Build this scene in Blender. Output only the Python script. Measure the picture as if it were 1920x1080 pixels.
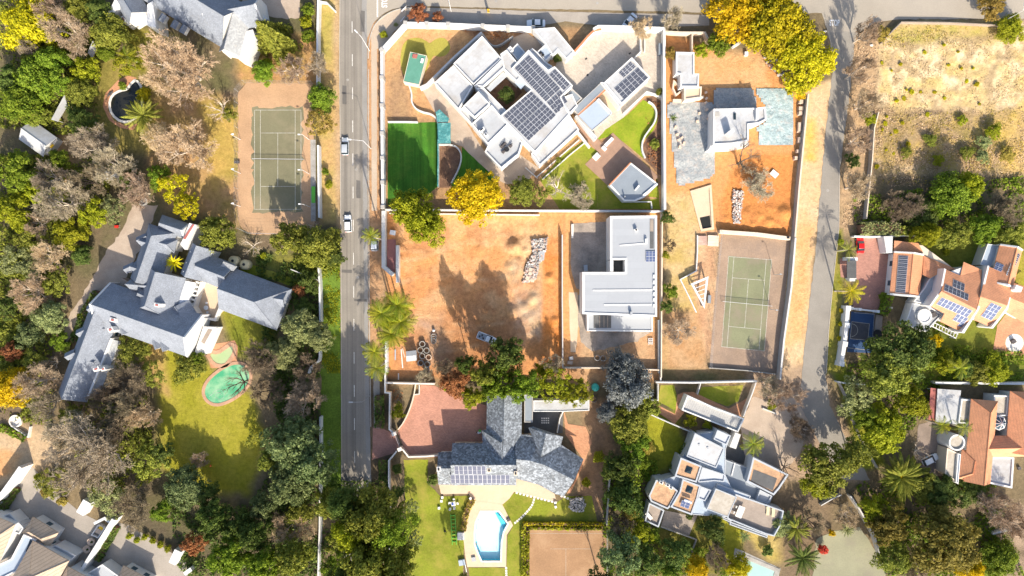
import bpy,math,random
import numpy as np
from mathutils import Vector,Matrix
for o in list(bpy.data.objects):
    bpy.data.objects.remove(o)
SC = bpy.context.scene
COL = SC.collection
R = math.radians
# ------------------------------------------------------------------ camera
S = 7.85
H = 163.0
cam = bpy.data.cameras.new("camera")
cam.sensor_width = 36.0
cam.lens = 18.0 / ((960 / S) / H)
cam.clip_start = 1.0
cam.clip_end = 6000.0
camo = bpy.data.objects.new("camera",cam)
camo.location = (0,0,H)
COL.objects.link(camo)
SC.camera = camo
# ------------------------------------------------------------------ sky,sun,exposure
SUN_EL = R(34.0)
SUN_DX,SUN_DY = 0.258,-0.966
world = bpy.data.worlds.new("World")
SC.world = world
world.use_nodes = True
wn = world.node_tree.nodes
wl = world.node_tree.links
wn.clear()
sky = wn.new("ShaderNodeTexSky")
sky.sky_type = 'NISHITA'
sky.sun_disc = False
sky.sun_elevation = SUN_EL
sky.sun_rotation = math.atan2(SUN_DX,SUN_DY)
sky.air_density = 1.0
sky.dust_density = 2.5
sky.ozone_density = 1.0
bg = wn.new("ShaderNodeBackground")
bg.inputs[1].default_value = 0.15
wo = wn.new("ShaderNodeOutputWorld")
wl.new(sky.outputs[0],bg.inputs[0])
wl.new(bg.outputs[0],wo.inputs[0])
sl = bpy.data.lights.new("sun",'SUN')
sl.energy = 4.6
sl.angle = R(0.53)
sl.color = (1.0,0.91,0.765)
so = bpy.data.objects.new("sun",sl)
so.rotation_euler = Vector((-SUN_DX * math.cos(SUN_EL),-SUN_DY * math.cos(SUN_EL),-math.sin(SUN_EL))).to_track_quat('-Z','Y').to_euler()
so.location = (60,-220,150)
COL.objects.link(so)
vs = SC.view_settings
vs.view_transform = 'Standard'
vs.look = 'None'
vs.exposure = 0.76
vs.gamma = 1.0
vs.use_curve_mapping = False
SC.cycles.max_bounces = 5
SC.cycles.diffuse_bounces = 3
SC.cycles.glossy_bounces = 2
SC.cycles.transmission_bounces = 4
SC.cycles.transparent_max_bounces = 8
SC.cycles.use_denoising = True
SC.render.use_persistent_data = False
# ------------------------------------------------------------------ helpers
def w2(x,y,z=0.0):
    """photo pixel of a point at height z -> world x, y"""
    f = (H - z) / H
    return ((x - 960.0) / S * f,(540.0 - y) / S * f)
def w3(x,y,z=0.0):
    a,b = w2(x,y,z)
    return (a,b,z)
def pw(pts,z=0.0):
    return [w2(p[0],p[1],z) for p in pts]
WL = {}
def wloc(o):
    return WL.get(o.name,(0.0,0.0,0.0)) if o is not None else (0.0,0.0,0.0)
def tag(o,label=None,cat=None,group=None,kind=None):
    if label: o["label"] = label
    if cat: o["category"] = cat
    if group: o["group"] = group
    if kind: o["kind"] = kind
    return o
def thing(name,label,cat,loc,group=None):
    o = bpy.data.objects.new(name,None)
    o.empty_display_size = 0.3
    o.location = loc
    COL.objects.link(o)
    WL[o.name] = tuple(loc)
    return tag(o,label,cat,group)
def place(name,me,parent=None,loc=None):
    o = bpy.data.objects.new(name,me)
    COL.objects.link(o)
    if parent is not None:
        o.parent = parent
        WL[o.name] = wloc(parent)
    if loc is not None:
        o.location = loc
    return o
class MB:
    """collects faces (world coordinates) and links them as one mesh object"""
    def __init__(s):
        s.v = []; s.f = []; s.m = []
    def face(s,pts,m=0):
        i = len(s.v); s.v += [tuple(p) for p in pts]; s.f.append(tuple(range(i,i + len(pts)))); s.m.append(m)
    def prism(s,poly,z0,z1,m=0,top=True,bottom=False,mt=None):
        poly = ccw(poly)
        n = len(poly); i = len(s.v)
        s.v += [(p[0],p[1],z0) for p in poly] + [(p[0],p[1],z1) for p in poly]
        for k in range(n):
            j = (k + 1) % n
            s.f.append((i + k,i + j,i + n + j,i + n + k)); s.m.append(m)
        if top:
            s.f.append(tuple(range(i + n,i + 2 * n))); s.m.append(m if mt is None else mt)
        if bottom:
            s.f.append(tuple(range(i + n - 1,i - 1,-1))); s.m.append(m)
        return s
    def ring(s,outer,inner,z0,z1,m=0,zin=None):
        """a parapet: outer and inner outlines with as many corners each"""
        n = len(outer); i = len(s.v)
        zi = z0 if zin is None else zin
        s.v += [(p[0],p[1],z0) for p in outer] + [(p[0],p[1],z1) for p in outer]
        s.v += [(p[0],p[1],z1) for p in inner] + [(p[0],p[1],zi) for p in inner]
        for k in range(n):
            j = (k + 1) % n
            for a in range(3):
                s.f.append((i + a * n + k,i + a * n + j,i + (a + 1) * n + j,i + (a + 1) * n + k)); s.m.append(m)
        return s
    def box(s,c,sx,sy,z0,z1,a=0.0,m=0,mt=None):
        ca,sa = math.cos(a),math.sin(a)
        p = [(c[0] + x * ca - y * sa,c[1] + x * sa + y * ca) for x,y in ((-sx / 2,-sy / 2),(sx / 2,-sy / 2),(sx / 2,sy / 2),(-sx / 2,sy / 2))]
        return s.prism(p,z0,z1,m,True,True,mt)
    def tube(s,p0,p1,r0,r1=None,n=6,m=0,cap=True):
        r1 = r0 if r1 is None else r1
        p0,p1 = Vector(p0),Vector(p1)
        d = (p1 - p0)
        if d.length < 1e-6: return s
        d.normalize()
        a = d.orthogonal().normalized(); b = d.cross(a)
        i = len(s.v)
        for p,r in ((p0,r0),(p1,r1)):
            for k in range(n):
                t = 2 * math.pi * k / n
                s.v.append(tuple(p + (a * math.cos(t) + b * math.sin(t)) * r))
        for k in range(n):
            j = (k + 1) % n
            s.f.append((i + k,i + j,i + n + j,i + n + k)); s.m.append(m)
        if cap:
            s.f.append(tuple(range(i + n,i + 2 * n))); s.m.append(m)
            s.f.append(tuple(range(i + n - 1,i - 1,-1))); s.m.append(m)
        return s
    def lathe(s,c,prof,n=16,m=0):
        i = len(s.v); k = len(prof)
        for r,z in prof:
            for a in range(n):
                t = 2 * math.pi * a / n
                s.v.append((c[0] + r * math.cos(t),c[1] + r * math.sin(t),z))
        for q in range(k - 1):
            for a in range(n):
                b = (a + 1) % n
                s.f.append((i + q * n + a,i + q * n + b,i + (q + 1) * n + b,i + (q + 1) * n + a)); s.m.append(m)
        return s
    def build(s,name,mats,parent=None,smooth=False,origin=None):
        o0 = wloc(parent) if parent is not None else (origin or (0,0,0))
        me = bpy.data.meshes.new(name)
        me.from_pydata([(p[0] - o0[0],p[1] - o0[1],p[2] - o0[2]) for p in s.v],[],s.f)
        if not isinstance(mats,(list,tuple)): mats = [mats]
        for m in mats: me.materials.append(M[m] if isinstance(m,str) else m)
        if len(mats) > 1: me.polygons.foreach_set("material_index",s.m)
        if smooth: me.polygons.foreach_set("use_smooth",[True] * len(me.polygons))
        me.update()
        o = place(name,me,parent)
        if parent is None and origin is not None:
            o.location = origin; WL[o.name] = tuple(origin)
        return o
def area(poly):
    return 0.5 * sum(poly[i][0] * poly[(i + 1) % len(poly)][1] - poly[(i + 1) % len(poly)][0] * poly[i][1] for i in range(len(poly)))
def ccw(poly):
    poly = [tuple(p[:2]) for p in poly]
    return poly if area(poly) > 0 else poly[::-1]
def centroid(poly):
    return (sum(p[0] for p in poly) / len(poly),sum(p[1] for p in poly) / len(poly))
def offset(poly,d):
    """inward offset by d (metres) of a simple polygon"""
    poly = ccw(poly); n = len(poly); out = []
    for i in range(n):
        a,b,c = Vector(poly[i - 1]),Vector(poly[i]),Vector(poly[(i + 1) % n])
        e1 = (b - a).normalized(); e2 = (c - b).normalized()
        n1 = Vector((-e1.y,e1.x)); n2 = Vector((-e2.y,e2.x))
        k = n1 + n2
        l = max(k.length,0.35); k.normalize()
        q = b + k * (d * min(2.0 / l,2.6))
        out.append((q.x,q.y))
    return out
def smooth_closed(pts,it=2):
    for _ in range(it):
        q = []
        for i in range(len(pts)):
            a,b = pts[i],pts[(i + 1) % len(pts)]
            q.append((a[0] * .75 + b[0] * .25,a[1] * .75 + b[1] * .25)); q.append((a[0] * .25 + b[0] * .75,a[1] * .25 + b[1] * .75))
        pts = q
    return pts
def smooth_open(pts,it=2):
    for _ in range(it):
        q = [pts[0]]
        for i in range(len(pts) - 1):
            a,b = pts[i],pts[i + 1]
            q.append((a[0] * .75 + b[0] * .25,a[1] * .75 + b[1] * .25)); q.append((a[0] * .25 + b[0] * .75,a[1] * .25 + b[1] * .75))
        q.append(pts[-1]); pts = q
    return pts
RNG = random.Random(11)
def rough_edge(poly,step=1.2,amp=0.15,rng=RNG):
    out = []
    for i in range(len(poly)):
        a,b = poly[i],poly[(i + 1) % len(poly)]
        L = math.hypot(b[0] - a[0],b[1] - a[1]); n = max(1,int(L / step))
        for k in range(n):
            t = k / n
            out.append((a[0] + (b[0] - a[0]) * t + rng.uniform(-amp,amp),a[1] + (b[1] - a[1]) * t + rng.uniform(-amp,amp)))
    return out
# ------------------------------------------------------------------ materials
M = {}
def nodes(name):
    m = bpy.data.materials.new(name); m.use_nodes = True
    nt = m.node_tree; nt.nodes.clear()
    out = nt.nodes.new("ShaderNodeOutputMaterial")
    b = nt.nodes.new("ShaderNodeBsdfPrincipled")
    nt.links.new(b.outputs[0],out.inputs[0])
    M[name] = m
    return m,nt,b,out
def noise(nt,scale,detail=4.0,rough=0.6,vec=None):
    n = nt.nodes.new("ShaderNodeTexNoise"); n.inputs["Scale"].default_value = scale
    n.inputs["Detail"].default_value = detail; n.inputs["Roughness"].default_value = rough
    if vec is not None: nt.links.new(vec,n.inputs["Vector"])
    return n.outputs[0]
def ramp(nt,fac,stops):
    r = nt.nodes.new("ShaderNodeValToRGB")
    e = r.color_ramp.elements
    while len(e) < len(stops): e.new(0.5)
    for k,(p,c) in enumerate(stops):
        e[k].position = p
        e[k].color = (c[0],c[1],c[2],1) if isinstance(c,(tuple,list)) else (c,c,c,1)
    nt.links.new(fac,r.inputs[0])
    return r.outputs[0]
def mix(nt,fac,a,b,mode='MIX'):
    m = nt.nodes.new("ShaderNodeMix"); m.data_type = 'RGBA'; m.blend_type = mode
    for k,v in ((0,fac),(6,a),(7,b)):
        if hasattr(v,"links"): nt.links.new(v,m.inputs[k])
        elif k == 0: m.inputs[0].default_value = v
        elif isinstance(v,(int,float)): m.inputs[k].default_value = (v,v,v,1)
        else: m.inputs[k].default_value = (v[0],v[1],v[2],1)
    return m.outputs[2]
def pos(nt):
    return nt.nodes.new("ShaderNodeNewGeometry").outputs["Position"]
def bump(nt,b,h,strength=0.3,dist=0.05):
    n = nt.nodes.new("ShaderNodeBump"); n.inputs["Strength"].default_value = strength; n.inputs["Distance"].default_value = dist
    nt.links.new(h,n.inputs["Height"]); nt.links.new(n.outputs[0],b.inputs["Normal"])
def sc(c,k):
    return (c[0] * k,c[1] * k,c[2] * k)
def surf(name,c,rough=0.8,var=0.18,scale=0.5,fine=0.12,fscale=6.0,bmp=0.0,bscale=8.0,stain=None,stain_amt=0.5,sscale=0.25,spec=0.3,metal=0.0):
    """plain surface with large and fine variation of its colour, and stains"""
    m,nt,b,out = nodes(name)
    p = pos(nt)
    base = ramp(nt,noise(nt,scale,4,.6,p),[(0.3,sc(c,1 - var)),(0.7,sc(c,1 + var))])
    if fine:
        base = mix(nt,1.0,base,ramp(nt,noise(nt,fscale,3,.65,p),[(0.3,1 - fine),(0.7,1 + fine)]),'MULTIPLY')
    if stain:
        f = ramp(nt,noise(nt,sscale,6,.7,p),[(0.48,0.0),(0.68,stain_amt)])
        base = mix(nt,f,base,stain)
    nt.links.new(base,b.inputs["Base Color"])
    b.inputs["Roughness"].default_value = rough
    b.inputs["Specular IOR Level"].default_value = spec
    b.inputs["Metallic"].default_value = metal
    if bmp: bump(nt,b,noise(nt,bscale,4,.6,p),bmp,0.05)
    return m
def seams(name,angle,w,h,k=.86):
    """sheet joints over an existing surface material"""
    nt = M[name].node_tree; b = next(n for n in nt.nodes if n.type == 'BSDF_PRINCIPLED')
    src = b.inputs["Base Color"].links[0].from_socket
    mp = nt.nodes.new("ShaderNodeMapping"); mp.inputs["Rotation"].default_value = (0,0,angle)
    nt.links.new(pos(nt),mp.inputs["Vector"])
    br = nt.nodes.new("ShaderNodeTexBrick"); br.offset = .37
    br.inputs["Scale"].default_value = 1.0; br.inputs["Brick Width"].default_value = w; br.inputs["Row Height"].default_value = h; br.inputs["Mortar Size"].default_value = .045; br.inputs["Mortar Smooth"].default_value = .6
    br.inputs["Color1"].default_value = (1,1,1,1); br.inputs["Color2"].default_value = (.95,.95,.95,1); br.inputs["Mortar"].default_value = (k,k,k,1)
    nt.links.new(mp.outputs[0],br.inputs["Vector"])
    nt.links.new(mix(nt,1.0,src,br.outputs[0],'MULTIPLY'),b.inputs["Base Color"])
def flat(name,c,rough=0.5,spec=0.4,metal=0.0):
    m,nt,b,out = nodes(name)
    b.inputs["Base Color"].default_value = (c[0],c[1],c[2],1)
    b.inputs["Roughness"].default_value = rough
    b.inputs["Specular IOR Level"].default_value = spec
    b.inputs["Metallic"].default_value = metal
    return m
surf("asphalt",(0.275,0.25,0.215),.9,.10,.10,.10,5,.2,14,(0.21,0.19,0.165),.55,.14)
def tracks(name,c):
    """asphalt worn lengthwise: bands along the run of the road"""
    m,nt,b,out = nodes(name)
    p = pos(nt)
    mp = nt.nodes.new("ShaderNodeMapping"); mp.inputs["Scale"].default_value = (1.0,.012,1)
    nt.links.new(p,mp.inputs["Vector"])
    a = ramp(nt,noise(nt,1.1,3,.6,mp.outputs[0]),[(0.32,sc(c,.74)),(.5,c),(.66,sc(c,1.16))])
    a = mix(nt,1.0,a,ramp(nt,noise(nt,.12,5,.65,p),[(0.3,.88),(.7,1.1)]),'MULTIPLY')
    a = mix(nt,1.0,a,ramp(nt,noise(nt,6,3,.65,p),[(0.3,.9),(.7,1.1)]),'MULTIPLY')
    nt.links.new(a,b.inputs["Base Color"]); b.inputs["Roughness"].default_value = .9; b.inputs["Specular IOR Level"].default_value = .2
tracks("asphalt_main",(0.245,0.22,0.187))
surf("asphalt_pale",(0.36,0.315,0.255),.9,.10,.10,.08,5,.2,14,(0.24,0.215,0.185),.5,.1)
surf("asphalt_lane",(0.265,0.25,0.23),.9,.10,.25,.1,5,.2,14)
surf("asphalt_patch",(0.13,0.12,0.11),.9,.12,.4,.1,5,.2,14)
surf("road_paint",(0.75,0.73,0.68),.7,.12,1.5,.15,9,stain=(0.33,0.30,0.26),stain_amt=.75,sscale=1.6)
surf("letter_paint",(0.80,0.79,0.76),.7,.06,1.5,.08,9)
surf("court_paint",(0.46,0.445,0.385),.8,.15,1.5,.2,9,stain=(0.30,0.25,0.18),stain_amt=.9,sscale=.9)
surf("weathered_shade_wall",(0.41,0.435,0.465),.85,.12,.5,.08,4,.05,6,(0.29,0.30,0.32),.6,.5)  # weathered white wall with the bluish tone of shadow put into its colour
surf("roof_weathered",(0.47,0.49,0.52),.7,.1,.4,.05,3,.0,6,(0.33,0.34,0.36),.7,.4)
surf("pave_beige",(0.47,0.38,0.29),.85,.08,.4,.10,5,.2,9,(0.36,0.26,0.18),.45,.2)
surf("pave_tan",(0.42,0.335,0.26),.85,.10,.35,.12,5,.2,9,(0.28,0.2,0.15),.5,.18)
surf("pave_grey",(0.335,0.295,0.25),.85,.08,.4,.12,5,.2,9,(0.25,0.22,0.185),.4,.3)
surf("pave_brown",(0.27,0.21,0.17),.85,.10,.4,.12,4,.2,9,(0.16,0.125,0.1),.6,.16)
surf("pave_warm",(0.60,0.46,0.32),.85,.06,.4,.06,4,.1,9,(0.5,0.37,0.25),.35,.35)
surf("concrete",(0.36,0.34,0.31),.85,.15,.5,.12,4,.2,6,(0.2,0.18,0.15),.6,.4)
surf("slab_grey",(0.34,0.28,0.23),.9,.22,.25,.15,3,.2,6,(0.16,0.14,0.12),.7,.35)
surf("kerb",(0.42,0.38,0.33),.9,.1,1,.1,5)
surf("white_wall",(0.66,0.655,0.64),.8,.05,.4,.04,4,.05,6,(0.62,0.58,0.52),.3,.5)
surf("white_top",(0.58,0.57,0.55),.85,.08,.6,.06,4,.05,6,(0.46,0.42,0.37),.5,.6)
surf("cream_wall",(0.66,0.56,0.44),.8,.08,.4,.06,4,.05,6,(0.45,0.34,0.25),.4,.4)
surf("grey_wall",(0.42,0.40,0.37),.85,.10,.5,.1,4,.05,6,(0.28,0.24,0.2),.5,.5)
surf("brick_wall",(0.33,0.17,0.11),.9,.15,1.2,.15,8)
surf("roof_white",(0.46,0.465,0.47),.6,.09,.3,.05,2,.0,6,(0.35,0.32,0.285),.75,.22)
surf("roof_pale",(0.40,0.415,0.43),.6,.05,.35,.03,3,.0,6,(0.32,0.31,0.30),.5,.3)
surf("roof_newgrey",(0.36,0.375,0.395),.55,.03,.3,.02,3,.0,6,(0.31,0.325,0.345),.45,.3)
seams("roof_white",R(-42),4.0,1.0); seams("roof_newgrey",0,6.0,1.5,.92); seams("roof_pale",R(-42),3.0,1.0,.9)
surf("roof_blue",(0.36,0.42,0.49),.5,.06,.4,.04,3,.0,6,(0.3,0.34,0.38),.4,.4)
surf("roof_steel",(0.23,0.26,0.29),.5,.06,.5,.04,4,spec=.4)
surf("roof_green",(0.10,0.26,0.19),.6,.08,.5,.06,5,stain=(0.16,0.33,0.27),stain_amt=.4,sscale=.8)
surf("roof_screed",(0.49,0.30,0.175),.9,.12,.6,.15,3,.15,6,(0.16,0.10,0.065),.55,.9)
surf("roof_concrete",(0.40,0.355,0.29),.9,.12,.6,.1,3,.1,6,(0.5,0.47,0.42),.6,.6)
surf("timber_grey",(0.30,0.245,0.20),.8,.12,.6,.18,7)
surf("timber_deck",(0.33,0.205,0.14),.75,.10,.7,.12,7)
surf("dark_floor_and_shade",(0.10,0.10,0.10),.8,.15,.6,.15,4)  # real dark floors; also stands in for shade in roof openings and gate
surf("red_paint",(0.36,0.12,0.10),.7,.1,.6,.1,4)
surf("red_floor",(0.40,0.17,0.15),.7,.12,.5,.1,3)
surf("terracotta_strip",(0.50,0.20,0.10),.8,.1,.6,.1,4)
surf("court_clay",(0.43,0.27,0.155),.95,.14,.2,.12,3,.1,5,(0.47,0.315,0.19),.6,.12)
surf("court_grey",(0.31,0.22,0.155),.95,.16,.2,.14,3,.1,5,(0.24,0.18,0.14),.7,.15)
surf("court_clay_dark",(0.33,0.195,0.105),.95,.14,.2,.12,3,.1,5,(0.42,0.28,0.165),.6,.1)
surf("court_olive",(0.18,0.168,0.10),.95,.18,.10,.08,3,.1,5,(0.26,0.22,0.14),.9,.09)
surf("court_green",(0.195,0.20,0.115),.95,.18,.10,.08,3,.1,5,(0.25,0.205,0.15),.95,.11)
surf("court_pale",(0.27,0.26,0.17),.95,.10,.18,.08,3,.1,5,(0.22,0.19,0.15),.7,.12)
surf("court_blue",(0.035,0.075,0.165),.8,.1,.3,.08,3)
surf("court_black",(0.075,0.075,0.085),.8,.15,.3,.1,3,stain=(0.15,0.13,0.12),stain_amt=.6,sscale=.4)
surf("turf",(0.045,0.145,0.012),.95,.28,.12,.2,4,.3,20,(0.10,0.19,0.02),.6,.25)
nt_ = M["turf"].node_tree; pb_ = next(n for n in nt_.nodes if n.type == 'BSDF_PRINCIPLED'); sr_ = pb_.inputs["Base Color"].links[0].from_socket
mp_ = nt_.nodes.new("ShaderNodeMapping"); mp_.inputs["Scale"].default_value = (1,.04,1); nt_.links.new(pos(nt_),mp_.inputs["Vector"])
nt_.links.new(mix(nt_,1.0,sr_,ramp(nt_,noise(nt_,.9,3,.6,mp_.outputs[0]),[(.35,.72),(.65,1.3)]),'MULTIPLY'),pb_.inputs["Base Color"])
surf("lawn",(0.19,0.215,0.018),.95,.24,.14,.2,2.5,.4,14,(0.33,0.27,0.055),.8,.16)
surf("lawn_dry",(0.33,0.29,0.055),.95,.16,.16,.16,3,.4,14,(0.26,0.25,0.035),.6,.14)
surf("lawn_fresh",(0.20,0.26,0.014),.95,.22,.16,.18,2.5,.4,14,(0.33,0.29,0.035),.7,.2)
surf("verge_green",(0.12,0.19,0.02),.95,.2,.35,.3,3,.5,10,(0.06,0.1,0.014),.6,.5)
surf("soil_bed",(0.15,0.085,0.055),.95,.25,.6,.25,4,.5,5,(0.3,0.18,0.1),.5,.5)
surf("soil_orange",(0.47,0.20,0.07),.95,.15,.4,.18,3,.5,4)
surf("rubble_grey",(0.45,0.42,0.39),.9,.2,1.2,.2,5)
surf("rubble_pink",(0.52,0.36,0.29),.9,.2,1.2,.2,5)
surf("block_cream",(0.60,0.46,0.35),.9,.12,1.2,.12,5)
surf("bark",(0.16,0.12,0.09),.95,.2,2,.2,9)
surf("bark_pale",(0.56,0.48,0.39),.9,.2,2,.15,9)
surf("stone_white",(0.70,0.66,0.60),.85,.08,.8,.06,5)
surf("pool_brick",(0.45,0.27,0.175),.85,.12,.6,.14,5)
flat("metal_grey",(0.42,0.43,0.44),.4,.5,.3)
flat("metal_white",(0.72,0.72,0.72),.5)
flat("black",(0.02,0.02,0.022),.5)
flat("dark_glass",(0.02,0.035,0.045),.08,.6)
flat("window_glass",(0.05,0.09,0.12),.08,.6)
flat("tyre",(0.02,0.02,0.02),.9)
flat("red_plastic",(0.55,0.03,0.02),.4)
flat("yellow_plastic",(0.75,0.48,0.02),.5)
flat("green_plastic",(0.12,0.45,0.05),.5)
flat("teal_plastic",(0.05,0.42,0.36),.5)
flat("blue_plastic",(0.03,0.08,0.35),.5)
flat("orange_plastic",(0.8,0.16,0.04),.5)
flat("cream_plastic",(0.55,0.48,0.30),.6)
flat("car_white",(0.78,0.79,0.80),.25,.5)
flat("car_silver",(0.55,0.58,0.60),.25,.5,.3)
flat("car_red",(0.60,0.012,0.01),.22,.5)
flat("panel_frame",(0.62,0.63,0.66),.4,.5)
flat("cushion_dark",(0.09,0.08,0.08),.9)
flat("magenta",(0.6,0.03,0.35),.6)
def panel_mat(name,c):
    m,nt,b,out = nodes(name)
    tc = nt.nodes.new("ShaderNodeTexCoord")
    br = nt.nodes.new("ShaderNodeTexBrick")
    br.offset = 0.0
    br.inputs["Scale"].default_value = 1.0
    br.inputs["Brick Width"].default_value = 0.33; br.inputs["Row Height"].default_value = 0.33
    br.inputs["Mortar Size"].default_value = 0.012
    br.inputs["Color1"].default_value = (c[0],c[1],c[2],1); br.inputs["Color2"].default_value = (c[0] * 1.25,c[1] * 1.2,c[2] * 1.15,1)
    br.inputs["Mortar"].default_value = (c[0] * 2.2,c[1] * 2.1,c[2] * 1.9,1)
    nt.links.new(tc.outputs["Object"],br.inputs["Vector"])
    nt.links.new(br.outputs[0],b.inputs["Base Color"])
    b.inputs["Roughness"].default_value = .5; b.inputs["Specular IOR Level"].default_value = .12
panel_mat("solar_cell",(0.062,0.07,0.095))
panel_mat("solar_blue",(0.075,0.10,0.19))
panel_mat("solar_grey",(0.085,0.095,0.14))
def slate(name,c,var=.22,cell=3.2):
    """small slates: cellular tone differences and fine courses"""
    m,nt,b,out = nodes(name)
    p = pos(nt)
    v = nt.nodes.new("ShaderNodeTexVoronoi"); v.inputs["Scale"].default_value = cell
    nt.links.new(p,v.inputs["Vector"])
    sep = nt.nodes.new("ShaderNodeSeparateColor"); nt.links.new(v.outputs["Color"],sep.inputs[0])
    a = ramp(nt,sep.outputs[0],[(0.0,sc(c,1 - var)),(.6,sc(c,1.0)),(1.0,sc(c,1 + var * 1.5))])
    a = mix(nt,1.0,a,ramp(nt,noise(nt,.35,4,.6,p),[(0.3,.88),(0.7,1.12)]),'MULTIPLY')
    f = ramp(nt,noise(nt,.9,5,.7,p),[(0.58,0.0),(0.75,.35)])
    a = mix(nt,f,a,(c[0] * 1.3,c[1] * 1.15,c[2] * .95))
    nt.links.new(a,b.inputs["Base Color"])
    b.inputs["Roughness"].default_value = .85; b.inputs["Specular IOR Level"].default_value = .15
    bump(nt,b,sep.outputs[1],.25,.04)
slate("slate",(0.215,0.235,0.272),.15,6.0)
slate("slate_pale",(0.33,0.34,0.35),.14)
slate("slate_stone",(0.20,0.22,0.245),.42,2.6)
def courses(name,c,angle,pitch=0.33,var=.16,depth=.35):
    """roof tiles: rows across the fall, told by world direction"""
    m,nt,b,out = nodes(name)
    p = pos(nt)
    mp = nt.nodes.new("ShaderNodeMapping"); mp.inputs["Rotation"].default_value = (0,0,angle)
    nt.links.new(p,mp.inputs["Vector"])
    wv = nt.nodes.new("ShaderNodeTexWave"); wv.wave_type = 'BANDS'; wv.bands_direction = 'X'; wv.wave_profile = 'SAW'
    wv.inputs["Scale"].default_value = 0.314 / pitch; wv.inputs["Distortion"].default_value = .15
    nt.links.new(mp.outputs[0],wv.inputs["Vector"])
    a = ramp(nt,noise(nt,.6,4,.65,p),[(0.3,sc(c,1 - var)),(0.7,sc(c,1 + var))])
    a = mix(nt,1.0,a,ramp(nt,noise(nt,5,2,.6,p),[(0.3,.85),(0.7,1.12)]),'MULTIPLY')
    a = mix(nt,1.0,a,ramp(nt,wv.outputs[1],[(0.0,1 - depth),(0.3,1.0)]),'MULTIPLY')
    nt.links.new(a,b.inputs["Base Color"])
    b.inputs["Roughness"].default_value = .75
    bump(nt,b,wv.outputs[1],.5,.06)
for deg in (0,20,-25,65,63,-27,-5,85):
    courses("tile_red_%d" % deg,(0.64,0.285,0.145),R(deg),.45,.14,.22)
for deg in (60,-30):
    courses("tile_tan_%d" % deg,(0.46,0.35,0.25),R(deg),.75,.08,.45)
courses("sheet_grey",(0.40,0.39,0.37),R(25),.5,.05,.25)
courses("sheet_white",(0.64,0.66,0.70),R(-25),1.1,.05,.25)
courses("sheet_new",(0.55,0.59,0.63),R(0),2.2,.03,.06)
def brick_pave(name,c,angle=0,size=.22,mortar=.55):
    m,nt,b,out = nodes(name)
    p = pos(nt)
    mp = nt.nodes.new("ShaderNodeMapping"); mp.inputs["Rotation"].default_value = (0,0,angle)
    nt.links.new(p,mp.inputs["Vector"])
    br = nt.nodes.new("ShaderNodeTexBrick")
    br.inputs["Scale"].default_value = 1.0
    br.inputs["Brick Width"].default_value = size * 2; br.inputs["Row Height"].default_value = size
    br.inputs["Mortar Size"].default_value = .012
    br.inputs["Color1"].default_value = (*sc(c,.88),1); br.inputs["Color2"].default_value = (*sc(c,1.12),1)
    br.inputs["Mortar"].default_value = (*sc(c,mortar),1)
    nt.links.new(mp.outputs[0],br.inputs["Vector"])
    a = mix(nt,1.0,br.outputs[0],ramp(nt,noise(nt,.3,5,.65,p),[(0.3,.86),(0.7,1.14)]),'MULTIPLY')
    nt.links.new(a,b.inputs["Base Color"])
    b.inputs["Roughness"].default_value = .85
brick_pave("brick_red",(0.46,0.225,0.155),R(20))
brick_pave("brick_rose",(0.40,0.20,0.15),R(5))
brick_pave("brick_orange",(0.52,0.255,0.135),R(30))
brick_pave("brick_beige",(0.50,0.43,0.35),R(40))
brick_pave("brick_pink",(0.50,0.33,0.26),R(10),.5)
def tarp(name,c,c2):
    m,nt,b,out = nodes(name)
    p = pos(nt)
    n1 = noise(nt,.7,6,.75,p)
    a = ramp(nt,n1,[(0.36,sc(c,.8)),(.5,c),(.62,c2)])
    a = mix(nt,1.0,a,ramp(nt,noise(nt,2.6,5,.75,p),[(0.35,.72),(0.6,1.1)]),'MULTIPLY')
    nt.links.new(a,b.inputs["Base Color"])
    b.inputs["Roughness"].default_value = .45
    bump(nt,b,noise(nt,1.6,6,.7,p),.9,.25)
tarp("tarp_grey",(0.34,0.36,0.36),(0.46,0.42,0.38))
tarp("tarp_blue",(0.36,0.46,0.47),(0.48,0.50,0.48))
tarp("net_teal",(0.06,0.24,0.24),(0.16,0.38,0.36))
def water(name,shallow,deep,rough=.05,scale=.12):
    m,nt,b,out = nodes(name)
    p = pos(nt)
    a = ramp(nt,noise(nt,scale,4,.6,p),[(0.38,shallow),(0.64,deep)])
    nt.links.new(a,b.inputs["Base Color"])
    b.inputs["Roughness"].default_value = rough
    b.inputs["Specular IOR Level"].default_value = .5
    bump(nt,b,noise(nt,2.5,3,.5,p),.15,.03)
water("water_pool",(0.40,0.72,0.76),(0.52,0.78,0.80))
water("water_deep",(0.06,0.47,0.58),(0.09,0.52,0.62))
water("water_green",(0.07,0.34,0.17),(0.27,0.48,0.28),.08,.35)
water("water_pale",(0.30,0.50,0.44),(0.36,0.55,0.48))
water("water_dark",(0.012,0.014,0.014),(0.03,0.028,0.02))
water("water_algae",(0.33,0.44,0.22),(0.45,0.48,0.28),.3)
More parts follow.
